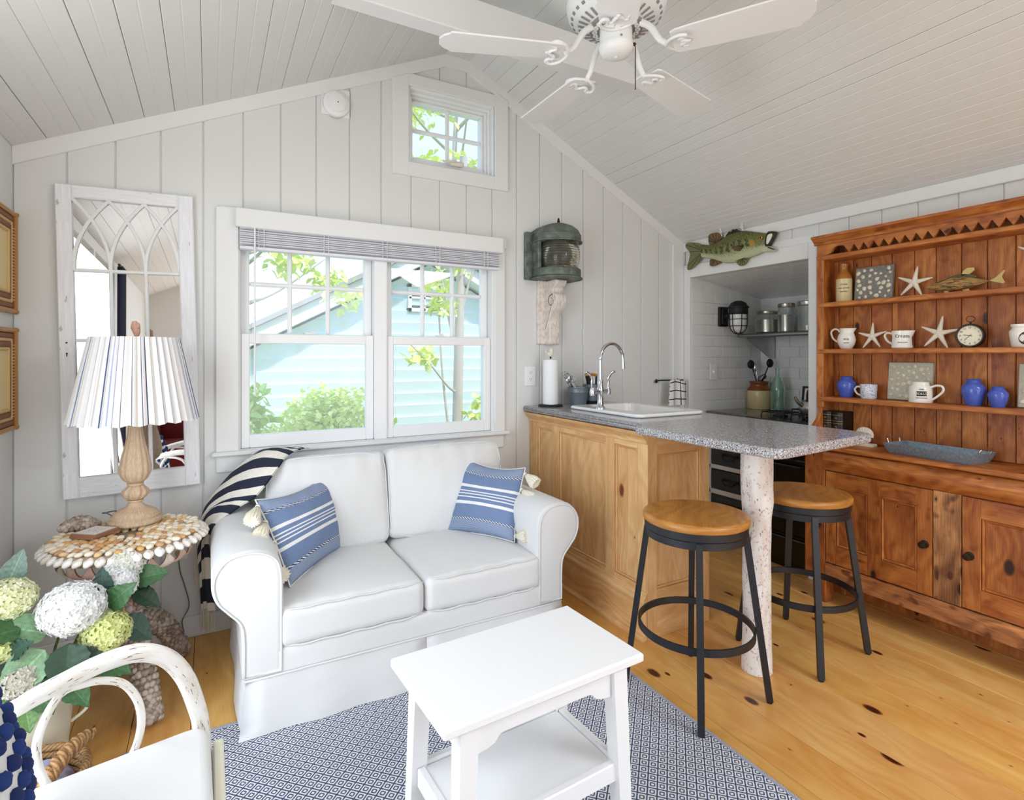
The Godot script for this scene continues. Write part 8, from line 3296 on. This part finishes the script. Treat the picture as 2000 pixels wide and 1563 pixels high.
func build_flowers() -> void:
	var p := thing("cream_bucket", "cream enamel bucket that holds the hydrangeas behind the white chair", "bucket", V(-0.440, 0, 0.735))
	var b := g()
	b.lathe([Vector2(0, 0.0), Vector2(0.066, 0), Vector2(0.070, 0.004), Vector2(0.071, 0.012), Vector2(0.068, 0.014), Vector2(0.090, 0.235), Vector2(0.093, 0.238), Vector2(0.095, 0.247), Vector2(0.092, 0.252), Vector2(0.086, 0.25), Vector2(0.064, 0.012), Vector2(0, 0.010)], 44)
	obj("pail", b, M.creamenamel, p)
	for s in [-1.0, 1.0]:
		b = g()
		b.T = Transform3D(Basis(V(0, 1, 0), 0.25), Vector3.ZERO)
		b.tube(curve([V(s * 0.086, 0.20, 0.014), V(s * 0.112, 0.198, 0.016), V(s * 0.116, 0.17, 0.016), V(s * 0.080, 0.145, 0.014)], 5), 0.005, 8)
		obj("ear_handle", b, M.creamenamel, p)
	b = g()
	for q in [[0.075, -0.5, 0.3], [0.09, -0.2, 0.5]]:
		var path := PackedVector3Array()
		for k in 12:
			var a := lerpf(q[1], q[2], k / 11.0) + 1.2
			path.append(V(cos(a) * 0.0785, q[0] + 0.012 * k / 11.0, sin(a) * 0.0785))
		b.tube(path, 0.0012, 4)
	obj("chip_line", b, M.iron, p)
	b = g()
	_disc(b, [Vector2(0, 0.205), Vector2(0.083, 0.205), Vector2(0.083, 0.21), Vector2(0, 0.21)], 24)
	obj("moss", b, M.moss, p)
	var h := thing("hydrangeas", "arrangement of white and green hydrangeas with large leaves in the cream bucket", "flowers", V(-0.440, 0.21, 0.735))
	var o := V(0.440, -0.21, -0.735)
	var fl := petal_mesh()
	var W0 := Color(0.97, 0.97, 0.96)
	var W1 := Color(0.94, 0.94, 0.94)
	var heads := [
		[V(-0.352, 0.492, 0.76), 0.082, 620, W0, W1, Color(0.93, 0.93, 0.91)],
		[V(-0.262, 0.508, 0.66), 0.062, 340, W0, W1, Color(0.92, 0.92, 0.90)],
		[V(-0.245, 0.545, 0.60), 0.060, 220, W0, Color(0.93, 0.93, 0.88), Color(0.88, 0.89, 0.82)],
		[V(-0.268, 0.408, 0.77), 0.062, 190, Color(0.93, 0.94, 0.72), Color(0.86, 0.88, 0.58), Color(0.76, 0.80, 0.46)],
		[V(-0.495, 0.545, 0.75), 0.062, 200, Color(0.96, 0.96, 0.86), Color(0.90, 0.91, 0.70), Color(0.82, 0.84, 0.58)],
		[V(-0.505, 0.435, 0.78), 0.056, 160, Color(0.94, 0.95, 0.76), Color(0.87, 0.89, 0.60), Color(0.78, 0.82, 0.48)],
		[V(-0.448, 0.345, 0.83), 0.048, 150, Color(0.87, 0.86, 0.80), Color(0.76, 0.74, 0.68), Color(0.60, 0.58, 0.50)]]
	for q in heads:
		flower_head(h, q[0] + o, q[1], q[2], q[3], q[4], q[5], fl)
	b = g()
	for q in heads:
		var c: Vector3 = q[0] + o
		b.tube(curve([V(c.x * 0.15, 0.0, c.z * 0.15), c * 0.55 + V(0, 0.02, 0), c * 0.92], 5), 0.0035, 6)
	obj("stems", b, M.stem, h)
	var dk := Color(0.17, 0.30, 0.20)
	var md := Color(0.30, 0.48, 0.28)
	var pl := Color(0.55, 0.71, 0.53)
	var bl := Color(0.22, 0.36, 0.30)
	for q in [
		[V(-0.40, 0.44, 0.79), V(-0.10, 0.06, 0.02), V(0.1, 0.8, 0.6), 0.15, 0.10, pl],
		[V(-0.40, 0.41, 0.82), V(-0.07, -0.06, 0.05), V(0.2, 0.5, 0.85), 0.13, 0.115, pl],
		[V(-0.345, 0.42, 0.83), V(0.00, -0.10, 0.05), V(0.1, 0.35, 0.9), 0.13, 0.11, dk],
		[V(-0.32, 0.40, 0.82), V(0.02, -0.10, 0.04), V(0.3, 0.3, 0.9), 0.12, 0.09, dk],
		[V(-0.24, 0.41, 0.71), V(0.07, -0.05, 0.02), V(0.5, 0.4, 0.7), 0.11, 0.09, bl],
		[V(-0.215, 0.50, 0.62), V(0.09, 0.02, 0.03), V(0.1, 0.6, 0.75), 0.10, 0.085, md],
		[V(-0.215, 0.47, 0.64), V(0.09, -0.05, 0.05), V(0.3, 0.6, 0.7), 0.10, 0.07, dk],
		[V(-0.285, 0.50, 0.72), V(0.0, 0.085, 0.01), V(0.1, 0.3, 0.9), 0.085, 0.065, bl],
		[V(-0.27, 0.47, 0.73), V(0.05, 0.05, 0.03), V(0.1, 0.5, 0.85), 0.10, 0.08, md],
		[V(-0.52, 0.56, 0.66), V(0.03, 0.08, 0.0), V(0.2, 0.3, 0.9), 0.10, 0.07, Color(0.62, 0.74, 0.68)],
		[V(-0.46, 0.47, 0.80), V(-0.06, 0.02, 0.05), V(0.1, 0.8, 0.5), 0.12, 0.09, md],
		[V(-0.45, 0.39, 0.80), V(-0.08, -0.06, 0.06), V(0.1, 0.5, 0.85), 0.14, 0.11, dk],
		[V(-0.43, 0.35, 0.83), V(0.05, -0.07, 0.05), V(0.2, 0.5, 0.8), 0.12, 0.10, md],
		[V(-0.49, 0.34, 0.82), V(-0.05, -0.07, 0.06), V(0.0, 0.6, 0.8), 0.12, 0.09, Color(0.40, 0.60, 0.28)],
		[V(-0.37, 0.33, 0.82), V(0.06, -0.05, 0.05), V(0.3, 0.6, 0.7), 0.12, 0.09, md],
		[V(-0.30, 0.33, 0.78), V(0.09, -0.03, 0.03), V(0.3, 0.7, 0.6), 0.11, 0.08, md],
		[V(-0.47, 0.42, 0.82), V(0.03, 0.03, 0.04), V(0.1, 0.5, 0.85), 0.08, 0.06, bl],
		[V(-0.52, 0.48, 0.80), V(-0.02, -0.07, 0.04), V(0.2, 0.5, 0.8), 0.10, 0.08, Color(0.38, 0.52, 0.22)],
		[V(-0.44, 0.30, 0.84), V(0.02, -0.06, 0.05), V(0.1, 0.7, 0.7), 0.09, 0.08, Color(0.45, 0.62, 0.35)]]:
		big_leaf(h, q[0] + o, q[1], q[2], q[3], q[4], q[5])


func build_basket() -> void:
	var k := thing("wicker_basket", "coiled rope basket with a braided handle on the floor under the chair arm", "basket", V(-0.405, 0, 0.985))
	for row in 9:
		var b := g()
		var y := 0.010 + row * 0.0185
		var r := 0.092 + 0.032 * sin(row / 8.0 * 1.5)
		var path := PackedVector3Array()
		for i in 64:
			var a := TAU * i / 64.0
			path.append(V(cos(a) * r + 0.001 * sin(a * 24.0 + row * 1.5), y + 0.0012 * sin(a * 24.0), sin(a) * r + 0.001 * cos(a * 24.0)))
		b.tube(path, 0.0098, 8, true)
		obj("coil", b, M.wicker, k)
	var b := g()
	_disc(b, [Vector2(0, 0.002), Vector2(0.09, 0.002), Vector2(0.09, 0.01), Vector2(0, 0.01)], 24)
	obj("bottom", b, M.wicker, k)
	for s in 3:
		b = g()
		var path := []
		for i in 26:
			var t := i / 25.0
			var c := V(0.02, 0.13, 0.125).lerp(V(0.125, 0.205, -0.055), t) + V(0, 0.035 * sin(t * PI), 0)
			var a := t * 22.0 + s * TAU / 3
			path.append(c + V(cos(a) * 0.010, sin(a) * 0.010, cos(a) * 0.004))
		b.tube(curve(path, 2), [0.006, 0.010, 0.0105, 0.010, 0.006], 8)
		obj("handle_strand", b, M.wicker, k)
	var c := thing("lilac_cloth", "crumpled lilac cloth lying in the rope basket", "cloth", V(-0.405, 0.06, 0.985))
	b = g()
	var wn := noise(77, 1.0, 3)
	b.ball(V(0, 0.055, 0), V(0.098, 0.062, 0.098), 34, 18, func(d: Vector3) -> float: return 1.0 + 0.22 * wn.get_noise_3d(d.x * 2.2, d.y * 2.2, d.z * 2.2) + 0.05 * sin(d.x * 13.0 + d.z * 9.0))
	obj("cloth", b, M.lilac, c)


func build_chair() -> void:
	var c := thing("bentwood_armchair", "chipped white bentwood armchair with a white seat cushion in the near left corner", "chair", V(-0.27, 0, 1.70))
	var o := V(0.27, 0, -1.70)
	# seat frame, cushion
	var b := g()
	var seat := [Vector2(-0.50, 1.52), Vector2(-0.012, 1.432), Vector2(0.012, 1.452), Vector2(0.030, 1.985), Vector2(0.005, 2.005), Vector2(-0.50, 1.90)]
	var sp := []
	for q in seat:
		sp.append_array([q.x + o.x, q.y + o.z])
	b.T = Transform3D(FLAT, Vector3.ZERO)
	b.prism(rounded(plan(sp), [0.03, 0.012, 0.012, 0.012, 0.012, 0.03], 4), 0.345, 0.395, 0.005, true)
	obj("seat_frame", b, M.chairpaint, c)
	b = g()
	b.box(V(0.018, 0.372, 1.72) + o, V(0.020, 0.075, 0.53), 0.003)
	obj("front_rail", b, M.chaircream, c)
	for y in [0.385, 0.355]:
		b = g()
		b.ball(V(0.029, y, 1.465 + (0.385 - y) * 0.3) + o, V(0.002, 0.0035, 0.0035), 8, 5)
		obj("screw", b, M.iron, c)
	b = g()
	var cw := noise(61, 1.0, 2)
	b.T = Transform3D(FLAT, Vector3.ZERO)
	var cp := []
	for q in [Vector2(-0.47, 1.525), Vector2(0.001, 1.436), Vector2(0.016, 1.99), Vector2(-0.47, 1.90)]:
		cp.append_array([q.x + o.x, q.y + o.z])
	b.extrude(_dense(rounded(plan(cp), [0.05], 5), 0.03), 0.395, 0.447, 0.02, 6, 2)
	obj("seat_cushion", b, M.slip, c)
	# arms: bent rails with an inner loop, far arm and near arm
	var arm := [V(-0.52, 0.56, 1.56), V(-0.42, 0.578, 1.53), V(-0.312, 0.597, 1.50), V(-0.283, 0.606, 1.49), V(-0.244, 0.615, 1.475), V(-0.184, 0.627, 1.455), V(-0.126, 0.625, 1.44), V(-0.080, 0.598, 1.43), V(-0.047, 0.548, 1.424), V(-0.026, 0.482, 1.42), V(-0.014, 0.42, 1.418), V(-0.008, 0.30, 1.416), V(-0.004, 0.008, 1.412)]
	var loop := [V(-0.243, 0.597, 1.478), V(-0.268, 0.555, 1.478), V(-0.280, 0.505, 1.478), V(-0.272, 0.450, 1.478), V(-0.245, 0.405, 1.478), V(-0.19, 0.39, 1.468), V(-0.142, 0.42, 1.458), V(-0.122, 0.47, 1.452), V(-0.124, 0.525, 1.452), V(-0.148, 0.572, 1.452), V(-0.182, 0.592, 1.456), V(-0.215, 0.598, 1.465)]
	for near in [false, true]:
		var A := []
		var L := []
		for p in arm:
			A.append((p if not near else V(p.x + 0.02, p.y, 3.44 - p.z)) + o)
		for p in loop:
			L.append((p if not near else V(p.x + 0.02, p.y, 3.44 - p.z)) + o)
		b = g()
		b.tube(curve(A, 5), [0.013, 0.015, 0.016, 0.017, 0.018, 0.018, 0.018, 0.017, 0.016, 0.015], 12)
		var am := obj("arm", b, M.chairpaint, c)
		b = g()
		b.tube(curve(L, 5, true), 0.0075, 8, true)
		obj("inner_loop", b, M.chairpaint, am)
	# back hoop and rear legs
	b = g()
	b.tube(curve([V(-0.46, 0.0, 1.54) + o, V(-0.50, 0.40, 1.545) + o, V(-0.545, 0.72, 1.56) + o, V(-0.57, 0.90, 1.63) + o, V(-0.575, 0.93, 1.72) + o, V(-0.57, 0.90, 1.81) + o, V(-0.545, 0.72, 1.88) + o, V(-0.50, 0.40, 1.895) + o, V(-0.46, 0.0, 1.90) + o], 8), 0.015, 12)
	obj("back_hoop", b, M.chairpaint, c)
	b = g()
	b.tube(curve([V(-0.50, 0.40, 1.62) + o, V(-0.54, 0.68, 1.63) + o, V(-0.565, 0.83, 1.72) + o, V(-0.54, 0.68, 1.81) + o, V(-0.50, 0.40, 1.82) + o], 8), 0.010, 10)
	obj("back_loop", b, M.chairpaint, c)
	# tufted pillow on the chair
	var P := [V(-0.285, 0.455, 1.555), V(-0.285, 0.455, 1.895), V(-0.388, 0.79, 1.885), V(-0.388, 0.79, 1.575)]
	var t := thing("tufted_pillow", "white pillow tufted with navy pompoms at the left edge on the armchair", "pillow", V(-0.335, 0.45, 1.72))
	var po := t.position
	var n: Vector3 = -((P[1] - P[0]).cross(P[3] - P[0])).normalized()
	var f := func(u: float, v: float, s: float) -> Vector3:
		var a := u * 2.0 - 1.0
		var d := v * 2.0 - 1.0
		return patch(P, 0.5 + 0.5 * a * (1.0 - 0.05 * (1.0 - d * d)), 0.5 + 0.5 * d * (1.0 - 0.06 * (1.0 - a * a))) + n * s * 0.075 * pow(maxf(0.0, (1.0 - a * a) * (1.0 - d * d)), 0.5) - po
	b = g()
	b.sheet(20, 20, func(u: float, v: float) -> Vector3: return f.call(1.0 - u, v, 1.0), Vector2(1, 1))
	b.sheet(20, 20, func(u: float, v: float) -> Vector3: return f.call(u, v, -1.0), Vector2(1, 1))
	obj("cover", b, M.slip, t)
	var pm := []
	for col in [Color(0.10, 0.16, 0.36), Color(0.13, 0.21, 0.45)]:
		b = g(1, col.srgb_to_linear())
		b.ball(Vector3.ZERO, V(0.0125, 0.009, 0.0125), 14, 8, func(d: Vector3) -> float: return 1.0 + 0.13 * sin(d.x * 17.0 + d.y * 11.0) * sin(d.z * 19.0 + d.y * 7.0))
		pm.append(b.done(M.pompom))
	for i in 8:
		for j in 8:
			var u := (i + 0.5 + (0.25 if j % 2 else -0.25)) / 8.0
			var v := (j + 0.5) / 8.0
			var q := put("pompom", pm[(i + j) % 2], t)
			var x := n.cross(V(0, 1, 0.1)).normalized()
			q.transform = Transform3D(Basis(x, n, x.cross(n)) * Basis(V(0, 1, 0), i * 1.3 + j), f.call(u, v, 1.0) + n * 0.004)


func _dense(p: PackedVector2Array, step: float) -> PackedVector2Array:
	var r := PackedVector2Array()
	for k in p.size():
		var a := p[k]
		var b := p[(k + 1) % p.size()]
		var n := maxi(1, int(a.distance_to(b) / step))
		for i in n:
			r.append(a.lerp(b, float(i) / n))
	return r


func build_frames() -> void:
	for k in 2:
		var y0: float = [1.395, 0.952][k]
		var t := thing("gilt_frame", ["upper gilt bamboo frame with inlaid borders on the left wall", "lower gilt bamboo frame with inlaid borders on the left wall"][k], "picture frame", V(ROOM_L, y0, 0.185), 0.0, "gilt frames on the left wall")
		var T := Transform3D(Basis(V(0, 0, -1), V(0, 1, 0), V(1, 0, 0)), Vector3.ZERO)     # x towards the window wall
		var w := 0.165
		var h := 0.385
		var ring := func(inset: float, wd: float, z0: float, z1: float, m: Material, called: String) -> void:
			var b := g()
			b.T = T
			var a := w - inset
			var lo := inset
			var hi := h - inset
			for q in [[-a, lo, wd, hi - lo], [a - wd, lo, wd, hi - lo], [-a + wd, lo, 2 * a - 2 * wd, wd], [-a + wd, hi - wd, 2 * a - 2 * wd, wd]]:
				b.prism(rect(Rect2(q[0], q[1], q[2], q[3])), z0, z1, minf(wd, z1 - z0) * 0.35)
			obj(called, b, m, t)
		ring.call(0.0, 0.016, 0.001, 0.022, M.bamboo, "outer_moulding")
		ring.call(0.016, 0.022, 0.001, 0.014, M.walnut, "inlay")
		ring.call(0.038, 0.012, 0.001, 0.015, M.bamboopale, "inlay")
		ring.call(0.050, 0.022, 0.001, 0.014, M.walnut, "inlay")
		ring.call(0.072, 0.012, 0.001, 0.016, M.bamboopale, "inlay")
		for j in 24:
			var b := g()
			b.T = T
			b.box(V(w - 0.027, 0.05 + j * 0.0118, 0.0145), V(0.021, 0.005, 0.003), 0.001)
			obj("inlay_block", b, M.bamboopale, t)
		for s in [-1.0, 1.0]:
			for v in [0.0, h]:
				var b := g()
				b.T = T
				b.ball(V(s * (w - 0.002), v + (0.006 if v == 0.0 else -0.006), 0.014), V(0.012, 0.010, 0.011), 10, 7)
				obj("corner_knot", b, M.bamboo, t)
		var b := g()
		b.T = T
		b.box(V(0, h / 2, 0.005), V(2 * (w - 0.08), h - 0.16, 0.006))
		obj("picture", b, M.bamboopicture, t)


func build_behind_camera() -> void:
	# what the mirror shows of the rest of the room
	var c := thing("red_armchair", "dark red upholstered armchair behind the camera, seen in the mirror", "armchair", V(-0.20, 0, 4.35))
	var b := g()
	b.rbox(V(0, 0.24, 0), V(0.70, 0.28, 0.66), 0.04, 8)
	obj("seat", b, M.redcloth, c)
	b = g()
	b.rbox(V(0, 0.66, 0.30), V(0.66, 0.62, 0.14), 0.06, 8)
	obj("backrest", b, M.redcloth, c)
	for s in [-1.0, 1.0]:
		b = g()
		b.rbox(V(s * 0.34, 0.36, 0.0), V(0.12, 0.46, 0.64), 0.05, 8)
		obj("armrest", b, M.redcloth, c)
	var d := thing("navy_curtain", "navy curtain panel beside the glazed door on the left wall", "curtain", V(ROOM_L + 0.03, 0.03, 2.56))
	b = g()
	var wave := func(u: float, v: float) -> Vector3: return V(0.03 + 0.02 * sin(u * 24.0), v * 1.95, (u - 0.5) * 0.22)
	b.sheet(40, 2, func(u: float, v: float) -> Vector3: return wave.call(1.0 - u, v))
	b.sheet(40, 2, func(u: float, v: float) -> Vector3: return wave.call(u, v) - V(0.004, 0, 0))
	obj("cloth", b, M.navy, d)
	b = g()
	b.tube(pv([V(0.03, 1.95, -0.16), V(0.03, 1.95, 0.16)]), 0.01, 8)
	obj("rod", b, M.iron, d)


func build_all() -> void:
	build_sofa()
	build_floor_things()
	build_peninsula()
	build_alcove()
	build_dresser()
	build_high_things()
	build_left()
